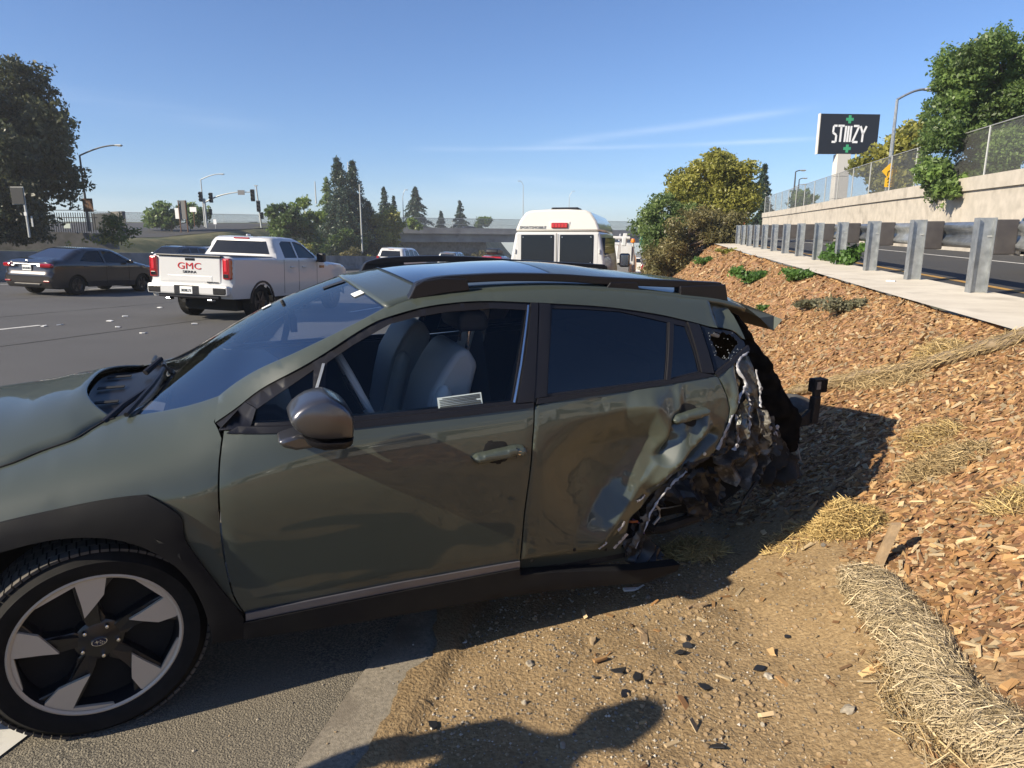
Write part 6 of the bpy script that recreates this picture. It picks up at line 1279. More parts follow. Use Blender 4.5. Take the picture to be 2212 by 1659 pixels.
def conifer(label, base, h, w, n=26, mat='conifer', droop=.42, lean=0, leaf=.22, top=True):
    g = thing('conifer', label, 'tree', loc=base); m_ = MB(); m_.tube([(0, 0, -.5), (0, 0, h*.6), (lean*.5, 0, h*.94), (lean*1.5, 0, h*.97)], [h*.018, h*.011, h*.003, h*.001], 7); C = []; T = []
    for k in range(n*5):
        t = random.random()**.85; z = h*(.06+.92*t); L = w*(1-t)**.95*random.uniform(.35, 1.2)+.15; a = random.uniform(0, 2*math.pi); d = Vector((math.cos(a), math.sin(a), 0)); up = random.uniform(.05, .25)
        pts = [Vector((lean*max(0, t-.8)*2, 0, z))+d*L*s+Vector((0, 0, L*(up*s-droop*1.3*s*s))) for s in (0, .35, .7, 1)]
        if k % 4 == 0 and L > .8: m_.tube([pts[0], pts[1], pts[2]], [.05, .03, .012], 4, False)
        q = rng.random(int(26*L+8)); seg_ = np.array([pts[min(int(s*3), 2)].lerp(pts[min(int(s*3), 2)+1], s*3-min(int(s*3), 2)) for s in q]); seg_ += rng.normal(0, .10*w/3.5, seg_.shape)*np.array([1, 1, .55]); seg_[:, 2] -= rng.random(len(q))*.16*w/3.5; C.append(seg_); T.append(np.clip(rng.normal(.35+.3*random.random(), .2, len(q)), 0, 1))
    C = np.concatenate(C); T = np.concatenate(T); Vt, F, tn = leaf_cards(C, leaf*(.6+.7*rng.random(len(C))), T, asp=.32); npmesh('crown', Vt, F, ML[mat], g, colr=np.repeat(tn[:, None], 3, 1)); m_.build('trunk', M['bark'], g, True); return g
def con_px(label, x, y0, y1, wpx, Y, **k): b = at(x, y1, Y); conifer(label, b, at(x, y0, Y).z-b.z, wpx/1450*Y, **k)
con_px('tall dark conifer with its top bent left', 742, 334, 560, 84, 100, n=66, lean=-.6); con_px('tall dark conifer behind, its top bent right', 768, 343, 560, 78, 103, n=66, lean=.5); con_px('pale broad conifer left of the tall pair', 712, 380, 520, 46, 108, n=34, mat='feather'); con_px('dark low conifer right of the tall pair', 800, 430, 555, 52, 104, n=36)
con_px('narrow conifer rising behind the yellow green shrub', 834, 402, 500, 34, 128, n=30, lean=-.5); con_px('slim conifer top beside the narrow one', 853, 422, 500, 14, 130, n=20); con_px('broad conifer behind the left end of the bridge fence', 899, 401, 500, 42, 158, n=40, leaf=.3); con_px('small conifer behind the bridge fence', 953, 455, 500, 16, 175, n=20, leaf=.3); con_px('bent conifer behind the bridge fence near the dark car', 995, 432, 500, 26, 178, n=24, leaf=.3, lean=-.6)
con_px('dark conifer behind the roadside tree', 1640, 352, 520, 34, 70, n=44)
# roadside tree and brush on the right bank
rt = [(1465,400),(1480,375),(1500,355),(1540,338),(1580,340),(1605,355),(1615,400),(1612,440),(1595,475),(1540,480),(1490,455),(1462,440)]
tree('roadside_tree', 'yellow green rounded tree on the bank above the brush', 'tree', at(1545, 530, 34), px_clumps(rt, 34, 80, .62, 1.2, 11), ML['olivey'], .085, 1500, .13, shell=.3)
tree('shrub', 'light feathery green shrub at the freeway side of the roadside tree', 'shrub', at(1430, 600, 33), px_clumps([(1388,470),(1400,450),(1440,420),(1480,400),(1490,460),(1450,530),(1400,545),(1382,500)], 33, 40, .45, .9, 12), ML['feather'], .07, 1700, .05, shell=.3)
br_ = [(1395,545),(1440,480),(1500,450),(1580,470),(1605,500),(1585,525),(1540,545),(1500,560),(1480,585),(1440,600),(1395,600)]
tree('shrub', 'tangled brown green brush along the foot of the bank', 'shrub', at(1480, 590, 31), px_clumps(br_, 31.5, 90, .45, 1.4, 13), ML['brush'], .065, 1900, .06, shell=.25)
# tree hanging over the wall, and one behind the fence
ct = [(1990,250),(2010,215),(2050,160),(2090,100),(2130,120),(2180,80),(2300,40),(2330,330),(2210,300),(2160,350),(2130,420),(2080,430),(2010,380),(1990,340),(2000,300)]
tree('overhanging_tree', 'dense glossy green tree hanging over the wall and fence', 'tree', (at(2190, 400, 25.5).x, 25.5, 3.2), px_clumps(ct, 24.6, 90, .62, .9, 15), ML['glossy'], .068, 3000, .2, shell=.4)
tree('overhanging_tree', 'trailing leafy branches spilling down the face of the wall', 'shrub', at(2110, 400, 23.6), px_clumps([(2000,380),(2050,360),(2140,380),(2130,430),(2100,465),(2080,470),(2060,430),(2010,410)], 23.4, 16, .34, .25, 16), ML['glossy'], .12, 1300, 0)
tree('small_tree', 'small round tree behind the fence below the billboard', 'tree', (at(1925, 430, 38).x, 38, 3.6), px_clumps([(1852,345),(1880,310),(1910,300),(1945,285),(1990,275),(2000,350),(1960,400),(1870,400)], 38, 26, .75, 1.0, 17), ML['olivey'], .14, 620, .15, shell=.4)
tree('small_tree', 'low green bush seen through the fence left of the pylon', 'shrub', (at(1735, 455, 58).x, 58, 3.6), px_clumps([(1715,430),(1740,420),(1770,430),(1770,450),(1715,450)], 58, 8, .7, .8, 18), ML['feather'], .18, 300, .05)
# ---------------------------------------------------------------- mulch, straw, stones, debris, plants, bystander
def p_ray(px, py):
    c, s = math.cos(PITCH), math.sin(PITCH); a, b = (px-1106)/1450, -(py-829.5)/1450; return Vector((a, c+b*s, b*c-s))
def hit_bank(px, py):
    """where the sight line through (px,py) meets the verge or bank"""
    r_ = p_ray(px, py); t = .8
    while t < 60:
        p = Vector((0, 0, 1.7))+r_*t; u, v = p.dot(U), p.dot(V)
        if p.z < (bank_z(u, v) if v > -.82 else fz(p.x, p.y)): break
        t += .01 if t < 8 else .05
    return p, u, v
def bank_n(u, v):
    e = .03; a = (verge_z(u+e, v)-verge_z(u-e, v))/(2*e); b = (verge_z(u, v+e)-verge_z(u, v-e))/(2*e); return (Vector((0, 0, 1))-U*a-V*b).normalized()
CHIPC = np.array([(.40,.228,.092),(.49,.315,.145),(.31,.165,.062),(.17,.095,.042),(.57,.42,.235),(.27,.138,.056),(.37,.285,.17)])
box_v = np.array([(-1,-1,-1),(1,-1,-1),(1,1,-1),(-1,1,-1),(-1,-1,1),(1,-1,1),(1,1,1),(-1,1,1)], float)*.5
box_f = np.array([(0,3,2,1),(4,5,6,7),(0,1,5,4),(1,2,6,5),(2,3,7,6),(3,0,4,7)])
def frames(N, n):
    """random frames whose third axis is near the surface normals N"""
    z = N+rng.normal(0, .38, (n, 3)); z /= np.linalg.norm(z, axis=1)[:, None]; x = rng.normal(size=(n, 3)); x -= (x*z).sum(1)[:, None]*z; x /= np.linalg.norm(x, axis=1)[:, None]; return np.stack([x, np.cross(z, x), z], 2)
def chips(name, Pts, N, Lm, mat, tints):
    n = len(Pts); Fm = frames(N, n); D = np.stack([Lm*(.5+rng.random(n)*.9), Lm*(.16+.30*rng.random(n)), Lm*(.05+.10*rng.random(n))], 1)
    b = box_v[None]*D[:, None, :]; b[:, 4:, 0] *= (.55+.45*rng.random(n))[:, None]; b[:, [1, 5], 1] *= (.4+.6*rng.random(n))[:, None]
    Vt = np.einsum('nij,nkj->nki', Fm, b)+Pts[:, None, :]; F = (box_f[None]+8*np.arange(n)[:, None, None]).reshape(-1, 4)
    return npmesh(name, Vt.reshape(-1, 3), F, mat, None, colr=np.repeat(tints, 8, 0))
PT = []; NM = []; LM = []
for (u0, u1, v0, v1, dens, lm) in ((-3, 1.0, .6, 2.48, 300, .06), (1.0, 5.2, -.2, 2.48, 2600, .037), (5.2, 9, -.4, 2.48, 1300, .044), (9, 16, -.8, 2.48, 420, .06), (16, 34, -1.2, 2.48, 90, .11)):
    for i in range(int((u1-u0)*(v1-v0)*dens)):
        u, v = random.uniform(u0, u1), random.uniform(v0, v1); q = v-mulch_v(u)+.22*fbm(u*2.2, v*2.2, 9, 3)
        if q < .02 and random.random() > (.30 if q > -.15 else .02): continue
        p = uvw(u, v, bank_z(u, v)+lm*.10); PT.append(p); NM.append(bank_n(u, v)); LM.append(lm*random.choice((.4, .5, .7, .9, 1, 1.4, 1.8)))
n_ = len(PT); cc_ = CHIPC[rng.choice(7, n_, p=(.24,.17,.2,.13,.06,.1,.1))]*(.50+.42*rng.random((n_, 1)))
tag(chips('mulch', np.array(PT), np.array(NM), np.array(LM), M['chip'], cc_), 'orange brown bark mulch covering the bank', 'mulch', kind='stuff')
# the larger loose chips one by one
vari = []
for k in range(14):
    L_, W_, T_ = random.uniform(.042, .080), random.uniform(.012, .028), random.uniform(.004, .010); b = box_v*np.array([L_, W_, T_]); b[4:, 0] *= random.uniform(.7, 1); b[[1, 5], 1] *= random.uniform(.3, .9); b += rng.normal(0, .0025, b.shape)
    me = bpy.data.meshes.new('wood_chip'); me.from_pydata(b.tolist(), [], box_f.tolist()); me.update(); ca = me.color_attributes.new('tint', 'FLOAT_COLOR', 'POINT'); cc = CHIPC[(4, 1, 6, 0, 4, 1, 2)[k % 7]]*random.uniform(.9, 1.15); ca.data.foreach_set('color', np.tile([*cc, 1], 8).astype(np.float32)); me.materials.append(M['chip']); vari.append(me)
for k in range(280):
    near = k < 268; u, v = (random.uniform(1.6, 5.5), random.uniform(.3, 2.4)) if near else (random.uniform(1.6, 4), random.uniform(-.6, 1))
    if near and v < mulch_v(u)-.1: v = random.uniform(max(.9, mulch_v(u)), 2.4)
    o = bpy.data.objects.new('wood_chip', vari[k % 14]); col.objects.link(o); o.location = uvw(u, v, bank_z(u, v)+.014); q = bank_n(u, v).to_track_quat('Z', 'Y'); o.rotation_mode = 'QUATERNION'; o.rotation_quaternion = q @ Matrix.Rotation(random.random()*6.28, 3, 'Z').to_quaternion() @ Matrix.Rotation(random.gauss(0, .3), 3, 'X').to_quaternion()
    tag(o, 'large loose tan wood chip lying on the bank', 'wood chip', 'loose wood chips')
# gravel and stones on the dirt and gutter
oct_v = np.array([(1,0,0),(-1,0,0),(0,1,0),(0,-1,0),(0,0,1),(0,0,-1)], float); oct_f = np.array([(0,2,4),(2,1,4),(1,3,4),(3,0,4),(2,0,5),(1,2,5),(3,1,5),(0,3,5)])
def ground_any(u, v): return bank_z(u, v) if v > -.82 else uvw(u, v).z+(.006 if v > -1.1 else 0)
G_ = []; GS = []
for k in range(15000):
    u, v = random.uniform(.2, 4.6), random.choice((random.gauss(-.4, .45), random.uniform(-.9, 1.1), random.uniform(-.9, .5))); 
    if v > 1.2 or v < -2.0: continue
    if v < -.85 and random.random() > .3: continue
    s = .0022+.0060*random.random()**3; G_.append(uvw(u, v, ground_any(u, v)+s*.3)); GS.append(s)
G_ = np.array(G_); GS = np.array(GS); n_ = len(G_); sh3 = (.7+.6*rng.random((n_, 6, 3)))*np.array([1, 1, .75]); Vt = oct_v[None]*sh3*GS[:, None, None]+G_[:, None, :]
# scraps of glass and paper in the traffic lanes
for i, (px, py) in enumerate(((237, 694), (270, 684), (255, 707), (310, 720), (130, 702), (95, 705), (345, 665), (420, 700))):
    r_ = p_ray(px, py); t = 1.7/(-r_.z+(-.0367)*r_.x+(-.0204)*r_.y); p = Vector((0, 0, 1.7))+r_*t; b = MB(); b.prism([(-.06, -.03), (.05, -.04), (.07, .02), (.0, .05), (-.05, .03)], 2, 0, .015); o = b.build('litter', M['white_plastic']); o.location = p+Vector((0, 0, .002)); o.rotation_euler = (.1, .05, i); tag(o, 'small white scrap lying on the traffic lane', 'litter', 'scraps on the freeway')
SC = np.array([(.30,.26,.20),(.42,.37,.29),(.17,.15,.125),(.28,.205,.12),(.10,.10,.105),(.52,.48,.42)]); cc_ = SC[rng.choice(6, n_, p=(.28,.12,.24,.28,.06,.02))]*(.8+.4*rng.random((n_, 1)))
tag(npmesh('gravel', Vt.reshape(-1, 3), (oct_f[None]+6*np.arange(n_)[:, None, None]).reshape(-1, 3), M['stone'], None, colr=np.repeat(cc_, 6, 0)), 'fine gravel scattered over the dirt verge', 'gravel', kind='stuff')
# clods of earth
G_ = []; GS = []
for k in range(5200):
    u, v = random.uniform(1.3, 4.8), random.gauss(.35, .5)
    if not -.75 < v < 1.25 or fbm(u*2, v*2, 12, 2) < .0+random.uniform(-.25, .1): continue
    s = .003+.012*random.random()**4; G_.append(uvw(u, v, bank_z(u, v)+s*.15)); GS.append(s)
G_ = np.array(G_); GS = np.array(GS); n_ = len(G_); ic = bmesh.new(); bmesh.ops.create_icosphere(ic, subdivisions=1, radius=1); i1 = np.array([v.co[:] for v in ic.verts]); f1 = np.array([[v.index for v in f.verts] for f in ic.faces]); ic.free(); Vt = i1[None]*(.75+.5*rng.random((n_, 12, 1)))*np.array([1, 1, .7])*GS[:, None, None]+G_[:, None, :]
tag(npmesh('earth_clods', Vt.reshape(-1, 3), (f1[None]+12*np.arange(n_)[:, None, None]).reshape(-1, 3), M['stone'], None, colr=np.repeat(np.array([(.27,.19,.105)])*(.7+.6*rng.random((n_, 1))), 12, 0)), 'crumbly clods of brown earth on the verge', 'soil', kind='stuff')
ico = bmesh.new(); bmesh.ops.create_icosphere(ico, subdivisions=2, radius=1); iv = np.array([v.co[:] for v in ico.verts]); if_ = np.array([[v.index for v in f.verts] for f in ico.faces]); ico.free(); stv = []
for k in range(8):
    v_ = iv*(1+.16*rng.normal(size=(len(iv), 1)))*np.array([1, random.uniform(.7, 1), random.uniform(.5, .8)]); me = bpy.data.meshes.new('stone'); me.from_pydata(v_.tolist(), [], if_.tolist()); me.update(); ca = me.color_attributes.new('tint', 'FLOAT_COLOR', 'POINT'); cc = SC[(0, 1, 2, 3, 4, 0, 2, 3)[k]]; ca.data.foreach_set('color', np.tile([*cc, 1], len(iv)).astype(np.float32)); me.materials.append(M['stone']); stv.append(me)
for k in range(70):
    u, v = random.uniform(1.45, 3.6), random.uniform(-.85, .9); o = bpy.data.objects.new('stone', stv[k % 8]); col.objects.link(o); s = random.choice((.006, .007, .009, .011, .014)); o.scale = (s, s, s); o.location = uvw(u, v, ground_any(u, v)+s*.35); o.rotation_euler = (random.random(), random.random(), random.random()*6); tag(o, 'small loose stone lying on the dirt verge', 'stone', 'loose stones')
for px, py, s, k, lab in ((1145, 1437, .020, 5, 'round white stone alone on the open dirt'), (1832, 1537, .022, 5, 'cracked white stone near the straw roll'), (1660, 1465, .020, 1, 'pale stone beside a broken plastic shard'), (1280, 1388, .020, 3, 'tan lump of stone at the edge of the shadow'), (1478, 1383, .022, 3, 'brown stone lying against the sill')):
    p, u, v = hit_bank(px, py); o = bpy.data.objects.new('stone', stv[k]); col.objects.link(o); o.location = p+Vector((0, 0, s*.4)); o.scale = (s*1.2, s, s); o.rotation_euler = (.3, .2, px); tag(o, lab, 'stone')
# broken trim pieces
SH = ((930, 1493, .030), (935, 1573, .034), (1335, 1455, .045), (1375, 1468, .035), (1400, 1480, .03), (1470, 1415, .03), (1350, 1505, .028), (1640, 1450, .03), (1520, 1490, .04), (1485, 1400, .028), (1700, 1380, .022), (1290, 1470, .02), (880, 1590, .018), (1550, 1620, .03))
for i, (px, py, s) in enumerate(SH):
    p, u, v = hit_bank(px, py); rr = random.Random(i); n = rr.randint(5, 7); pl = [(s*rr.uniform(.4, 1.1)*math.cos(6.28*k/n), s*rr.uniform(.35, .8)*math.sin(6.28*k/n)) for k in range(n)]; b = MB(); b.prism(pl, 2, 0, .004); rot = Matrix.Rotation(rr.random()*6, 3, 'Z') @ Matrix.Rotation(rr.uniform(-.5, .5), 3, 'X'); b.v = [rot @ q+Vector((0, 0, .012)) for q in b.v]
    o = b.build('plastic_shard', M['blackplastic']); o.location = p; tag(o, 'jagged shard of black plastic trim on the dirt', 'debris', 'broken trim shards')
for px, py, lab, mt, d in ((1925, 612, 'crumpled white wrapper at the edge of the concrete path', 'white_plastic', (.10, .05, .03)), (1390, 1378, 'split wood sliver lying in the dirt under the sill', 'wood', (.12, .03, .012)), (1370, 1275, 'white scrap of trim below the torn sill', 'white_plastic', (.12, .02, .01)), (1450, 1150, 'bent scrap of straw coloured wood near the shadow edge', 'wood', (.08, .02, .01)), (1505, 1310, 'pale wooden splinter beside the straw roll', 'wood', (.10, .016, .01))):
    p, u, v = hit_bank(px, py); b = MB(); b.box((0, 0, d[2]*.6), d); b.box((d[0]*.3, d[1]*.4, d[2]), (d[0]*.5, d[1]*.5, d[2]*.8), Matrix.Rotation(.5, 3, 'Z')); o = b.build('litter' if 'wrapper' in lab else 'splinter', M[mt]); o.location = p; o.rotation_euler = (.1, .1, px); tag(o, lab, 'litter' if 'wrapper' in lab else 'debris')
# straw
def strands(name, label, pts, dirs, L, wdt, cols, parent=None, cat='straw'):
    """bent strips: pts (n,3) centres, dirs (n,3) main directions"""
    n = len(pts); d = dirs/np.linalg.norm(dirs, axis=1)[:, None]; s = rng.normal(size=(n, 3)); s -= (s*d).sum(1)[:, None]*d; s /= np.linalg.norm(s, axis=1)[:, None]; b = np.cross(d, s); l = (L*(.4+rng.random(n)))[:, None]; w = (wdt*(.6+.8*rng.random(n)))[:, None]; bend = (rng.normal(0, .22, (n, 1)))*l
    a0, a1, a2 = pts-d*l*.5, pts+b*bend, pts+d*l*.5; Vt = np.stack([a0-s*w, a0+s*w, a1-s*w, a1+s*w, a2-s*w*.6, a2+s*w*.6], 1).reshape(-1, 3); F = (np.array([(0, 1, 3, 2), (2, 3, 5, 4)])[None]+6*np.arange(n)[:, None, None]).reshape(-1, 4)
    c = np.array(cols)[rng.choice(len(cols), n)]*(.7+.6*rng.random((n, 1))); o = npmesh(name, Vt, F, M['straw'], parent, colr=np.repeat(c, 6, 0)); o['kind'] = 'stuff'
    if parent is None: tag(o, label, cat)
    return o
YEL = [(.42,.30,.115),(.50,.37,.155),(.33,.22,.08),(.46,.33,.125)]; PALE = [(.42,.33,.20),(.52,.42,.27),(.32,.25,.145),(.46,.37,.22),(.22,.17,.10)]; DRAB = [(.30,.215,.10),(.40,.29,.14),(.22,.16,.08),(.46,.34,.17)]
def straw_patch(label, px, py, ru, rv, h, n, cols, L=.10, w=.0016, ang=0.):
    p, u, v = hit_bank(px, py); P = []; D = []
    for k in range(n):
        a, r_ = random.random()*6.283, math.sqrt(random.random()); du, dv_ = ru*r_*math.cos(a), rv*r_*math.sin(a); uu, vv = u+du*math.cos(ang)-dv_*math.sin(ang), v+du*math.sin(ang)+dv_*math.cos(ang)
        hh = h*(1-r_*r_)*(.75+.5*fbm(uu*7, vv*7, 4, 2)); P.append(uvw(uu, vv, bank_z(uu, vv)+.006+max(0, hh)*random.random()**.45)); t = random.random()*6.283; D.append((math.cos(t), math.sin(t), random.gauss(0, .35)))
    return strands('straw_heap', label, np.array(P), np.array(D), L, w, cols, None)
straw_patch('bright yellow straw heap at the edge of the car shadow', 1830, 1140, .12, .15, .17, 5200, YEL, .09)
straw_patch('yellow straw scattered in the shade under the torn wheel arch', 1500, 1195, .13, .16, .06, 1300, YEL, .10)
straw_patch('thin yellow straw strewn between heap and stake', 1720, 1165, .12, .18, .012, 300, YEL, .10)
straw_patch('drab straw drift on the mulch right of the car shadow', 2040, 1000, .14, .20, .04, 1700, DRAB, .10)
straw_patch('dull yellow straw drift below the jute roll', 2010, 945, .16, .14, .04, 900, YEL+DRAB, .10)
straw_patch('dry straw tuft near the right end of the slope', 2200, 1085, .10, .12, .05, 900, DRAB+YEL, .10)
straw_patch('golden straw spilling over the top of the jute roll', 2030, 765, .24, .14, .06, 2000, DRAB+YEL, .12)
straw_patch('matted drab straw along the jute roll', 1900, 825, .40, .10, .04, 1500, DRAB, .12, ang=-.5)
straw_patch('straw strands lying in front of the straw roll', 1985, 1520, .30, .10, .03, 900, PALE+DRAB, .10)
def roll(name, label, cat, pxs, r_, squash, coremat, n, cols, L, turn, wdt=.0016):
    g = thing(name, label, cat); pts = []
    for px, py in pxs: p, u, v = hit_bank(px, py); pts.append(p+bank_n(u, v)*r_*squash*.55)
    o0 = pts[0].copy(); g.location = o0; pts = [tuple(p-o0) for p in pts]; pth = sm_open(pts, 6); rr = [r_*(.92+.16*fbm(i*.4, 1, 2, 2))*(.75 if i < 2 or i > len(pth)-3 else 1) for i in range(len(pth))]
    m_ = MB(); m_.tube(pth, rr, 20); 
    for i, q in enumerate(m_.v): ax_ = Vector(pth[min(i//20, len(pth)-1)]); q.z = ax_.z+(q.z-ax_.z)*squash; q += (q-ax_)*.14*fbm(q.x*9, q.y*9, q.z*9, 3)
    m_.build('core', coremat, g, True); P = []; D = []
    for k in range(n):
        t = random.random()*(len(pth)-1); i = min(int(t), len(pth)-2); c = Vector(pth[i]).lerp(Vector(pth[i+1]), t-i); d = (Vector(pth[i+1])-Vector(pth[i])).normalized(); s = d.cross(Vector((0, 0, 1))).normalized(); w_ = s.cross(d); a = random.uniform(-.5, math.pi+.5); q = (s*math.cos(a)+w_*math.sin(a)*squash); R_ = rr[i]*(1.0+.14*fbm(c.x*6+a, c.y*6, 2, 2)+.06*random.random())
        P.append(c+q*R_); tan = (s*(-math.sin(a))+w_*math.cos(a)*squash); m = random.gauss(turn, .45); D.append(d*math.cos(m)+tan*math.sin(m)+q*random.gauss(0, .12))
    strands('straw', None, np.array(P), np.array(D), L, wdt, cols, g); return g
roll('straw_wattle', 'pale straw erosion roll lying along the foot of the mulch', 'straw roll', [(1865,1258),(1905,1300),(1935,1345),(1972,1385),(2005,1430),(2030,1490),(2075,1545),(2130,1590),(2200,1640),(2290,1690)], .105, .62, M['cloth'], 20000, PALE, .085, .9, .0013)
roll('jute_roll', 'flattened muddy jute roll running up the mulch slope behind the car', 'straw roll', [(1715,850),(1760,845),(1810,832),(1880,815),(1950,805),(2020,790),(2090,770),(2160,750),(2240,725)], .085, .55, M['cloth'], 2500, DRAB, .10, .3)
p, u, v = hit_bank(1712, 893); b_ = MB(); b_.add(iv*np.array([.17, .15, .13])*(1+.08*rng.normal(size=(len(iv), 1))), [tuple(f) for f in if_]); o = b_.build('boulder', M['rock'], None, True, 180); o.location = p+Vector((.05, .05, .02)); tag(o, 'grey rounded boulder in the shade behind the bumper bracket', 'rock')
# stake
p, u, v = hit_bank(1893, 1228); st = MB(); tp = Vector((.075, .02, .20)); 
a_ = Vector((.018, -.006, 0)); b2 = Vector((.004, .012, 0)); st.add([-tp*.2-a_-b2, -tp*.2+a_-b2, -tp*.2+a_+b2, -tp*.2-a_+b2, tp-a_-b2, tp+a_-b2+Vector((0, 0, .006)), tp+a_+b2+Vector((0, 0, .008)), tp-a_+b2], [(0, 3, 2, 1), (4, 5, 6, 7), (0, 1, 5, 4), (1, 2, 6, 5), (2, 3, 7, 6), (3, 0, 4, 7)])
o = st.build('wooden_stake', M['wood']); o.location = p; tag(o, 'leaning wooden stake driven in beside the straw roll', 'stake')
# plants on the bank
def weed(label, px, py, r_, h, n, mt, leaf, group=None, name='weed'):
    p, u, v = hit_bank(px, py); nn = bank_n(u, v); cs = []
    for k in range(10): a = random.random()*6.28; q = r_*random.random(); cs.append((p+Vector((math.cos(a)*q, math.sin(a)*q*.8, 0))+Vector((0, 0, h*random.uniform(.1, .6)+(V*math.sin(a)*0).z))+U*0, r_*random.uniform(.3, .5)))
    return tree(name, label, 'plant', p, cs, ML[mt], leaf, n/(10*.16*r_*r_), 0, asp=.6, shell=.1, squash=h/r_*.7)
weed('bright green broad leaved weed on the mulch', 1632, 605, .42, .30, 2600, 'weed', .035); weed('mixed green plant beside the concrete path', 1728, 605, .42, .26, 2300, 'weed', .03); weed('low sage green plant on the mulch above the spoiler', 1758, 662, .26, .14, 1800, 'sage', .016); weed('sage green flowering plant beside the pale one', 1828, 672, .32, .2, 2600, 'sage', .018)
weed('fresh green weed near the brush at the path edge', 1525, 570, .5, .35, 1600, 'weed', .04); weed('dry green weed on the brow of the bank', 1570, 548, .4, .2, 900, 'olivey', .04); weed('small green weed behind the loose spoiler', 1648, 672, .14, .12, 700, 'weed', .02)
def ramp_weed(label, u, v, r_, h, n, mt): p = uvw(u, v, ramp_z(u)+.02); cs = [(p+Vector((random.uniform(-r_, r_), random.uniform(-r_, r_), random.uniform(.05, h))), r_*.45) for _ in range(8)]; tree('weed', label, 'plant', p, cs, ML[mt], .04, n/(8*.2*r_*r_), 0, asp=.6, shell=.1)
ramp_weed('leafy green weed growing under the guardrail', 13.9, 3.5, .3, .35, 1000, 'weed'); ramp_weed('second leafy weed under the guardrail, further along', 15.4, 3.6, .25, .3, 700, 'weed'); ramp_weed('dry weed at the foot of the retaining wall', 18.0, 9.3, .3, .2, 500, 'olivey')
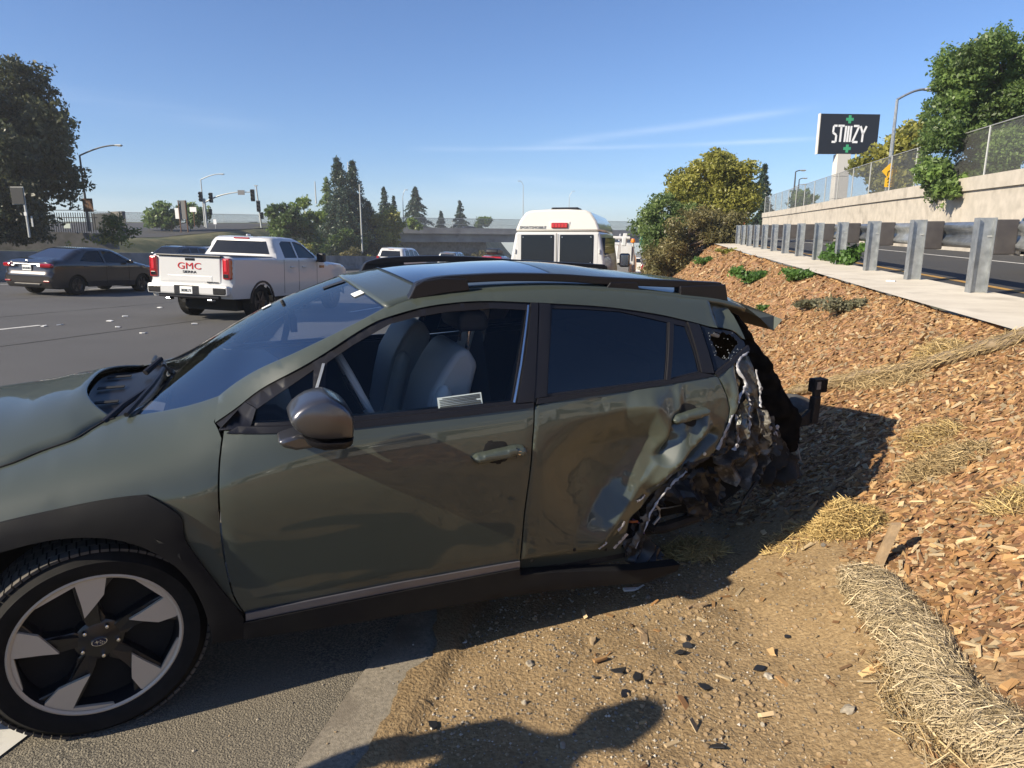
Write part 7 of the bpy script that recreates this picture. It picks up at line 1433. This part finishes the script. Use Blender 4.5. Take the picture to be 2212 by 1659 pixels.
# bystander left of the frame, whose shadow falls on the dirt
def person(label, loc, rz):
    g = thing('person', label, 'person', loc=loc, rz=rz)
    def skin(name, js, es, mat, parent, sub=2):
        me = bpy.data.meshes.new(name); me.from_pydata([j[:3] for j in js], es, []); o = mobj(name, me, mat, parent); m1 = o.modifiers.new('skin', 'SKIN')
        for sv, j in zip(me.skin_vertices[0].data, js): sv.radius = (j[3], j[3] if len(j) < 5 else j[4])
        me.skin_vertices[0].data[0].use_root = True; m1.use_smooth_shade = True; o.modifiers.new('sub', 'SUBSURF').render_levels = sub; return o
    js = [(0,0,.98,.14,.11),(0,0,1.12,.13,.10),(0,0,1.30,.155,.11),(0,0,1.44,.13,.09),(0,0,1.53,.055),(0,.01,1.60,.06),
          (.17,0,1.42,.065),(.27,.02,1.16,.048),(.25,.16,.98,.036),(.24,.24,.95,.030),(-.17,0,1.42,.065),(-.27,.02,1.16,.048),(-.25,.14,.96,.036),(-.24,.22,.94,.030),
          (.10,0,.90,.095),(.11,.02,.50,.062),(.11,-.02,.10,.045),(.11,.10,.05,.045),(-.10,0,.90,.095),(-.11,.02,.50,.062),(-.11,-.02,.10,.045),(-.11,.10,.05,.045)]
    es = [(0,1),(1,2),(2,3),(3,4),(4,5),(3,6),(6,7),(7,8),(8,9),(3,10),(10,11),(11,12),(12,13),(0,14),(14,15),(15,16),(16,17),(0,18),(18,19),(19,20),(20,21)]
    body = skin('body', js, es, M['shirt'], g)
    hd_ = MB(); hd_.add([(q[0]*.078*(1-.12*(q[2] < -.3)), q[1]*.098+.012, q[2]*.118+1.66) for q in iv], [tuple(f) for f in if_]); hd_.add([(q[0]*.014, q[1]*.022+.108, q[2]*.028+1.655) for q in iv], [tuple(f) for f in if_])
    for s_ in (1, -1): hd_.add([(q[0]*.012+s_*.082, q[1]*.022, q[2]*.032+1.66) for q in iv], [tuple(f) for f in if_])
    h_ = hd_.build('head', M['skin'], g, True, 180)
    for s_ in (1, -1): e = MB(); e.add([(q[0]*.011+s_*.030, q[1]*.008+.100, q[2]*.008+1.672) for q in iv], [tuple(f) for f in if_]); e.build('eye', M['dark'], h_, True, 180)
    mo = MB(); mo.box((0, .103, 1.612), (.05, .008, .010)); mo.build('mouth', M['redtext'], h_, bevel=.003)
    hr_ = MB(); hr_.add([(q[0]*.086, q[1]*.104-.004, max(q[2], -.05 if q[1] > .0 else -.6)*.112+1.685) for q in iv], [tuple(f) for f in if_]); hr_.build('hair', M['hair'], g, True, 180)
    for s_ in (1, -1):
        lg = skin('trouser_leg', [(.10*s_,0,.96,.11),(.11*s_,.02,.50,.075),(.11*s_,-.02,.10,.062)], [(0,1),(1,2)], M['jeans'], g); sh_ = MB(); sh_.add([(q[0]*.05+.11*s_, q[1]*.135+.05, max(q[2], -.7)*.06+.045) for q in iv], [tuple(f) for f in if_]); sh_.build('shoe', M['boot'], g, True, 180)
        w0 = Vector((.24*s_, .24, .945)); pa = MB(); pa.box(w0+Vector((0, .045, -.01)), (.035, .09, .075)); hp = pa.build('hand', M['skin'], g, True, 60, bevel=.012)
        for k, (dz, L_) in enumerate(((.028, .065), (.009, .075), (-.010, .070), (-.028, .055))): f_ = MB(); a = w0+Vector((0, .085, dz-.01)); f_.tube([a, a+Vector((-.012*s_, L_*.5, -.012)), a+Vector((-.03*s_, L_*.8, -.035))], [.0085, .008, .006], 6); f_.build('finger', M['skin'], hp, True)
        f_ = MB(); a = w0+Vector((-.012*s_, .02, .025)); f_.tube([a, a+Vector((-.02*s_, .03, .02)), a+Vector((-.03*s_, .055, .02))], [.010, .009, .007], 6); f_.build('thumb', M['skin'], hp, True)
    return g
pz = uvw(0, 0); person('bystander in a dark jacket standing near the front wheel', (-2.28, .62, fz(-2.28, .62)), R(-61)).scale = (1.22, 1.2, 1.05)
# ---------------------------------------------------------------- air
hz = MB(); hz.box((0, 330, 4.5), (760, 900, 41)); hzo = hz.build('haze', None); hzo['kind'] = 'stuff'
hm, nt, N, L, b = nodes_of('haze_air'); N.remove(b); pv = N.new('ShaderNodeVolumePrincipled'); pv.inputs['Color'].default_value = (.94, .97, 1, 1); pv.inputs['Density'].default_value = .0007; pv.inputs['Anisotropy'].default_value = .2
L.new(pv.outputs[0], N['Material Output'].inputs['Volume']); hzo.data.materials.append(hm)
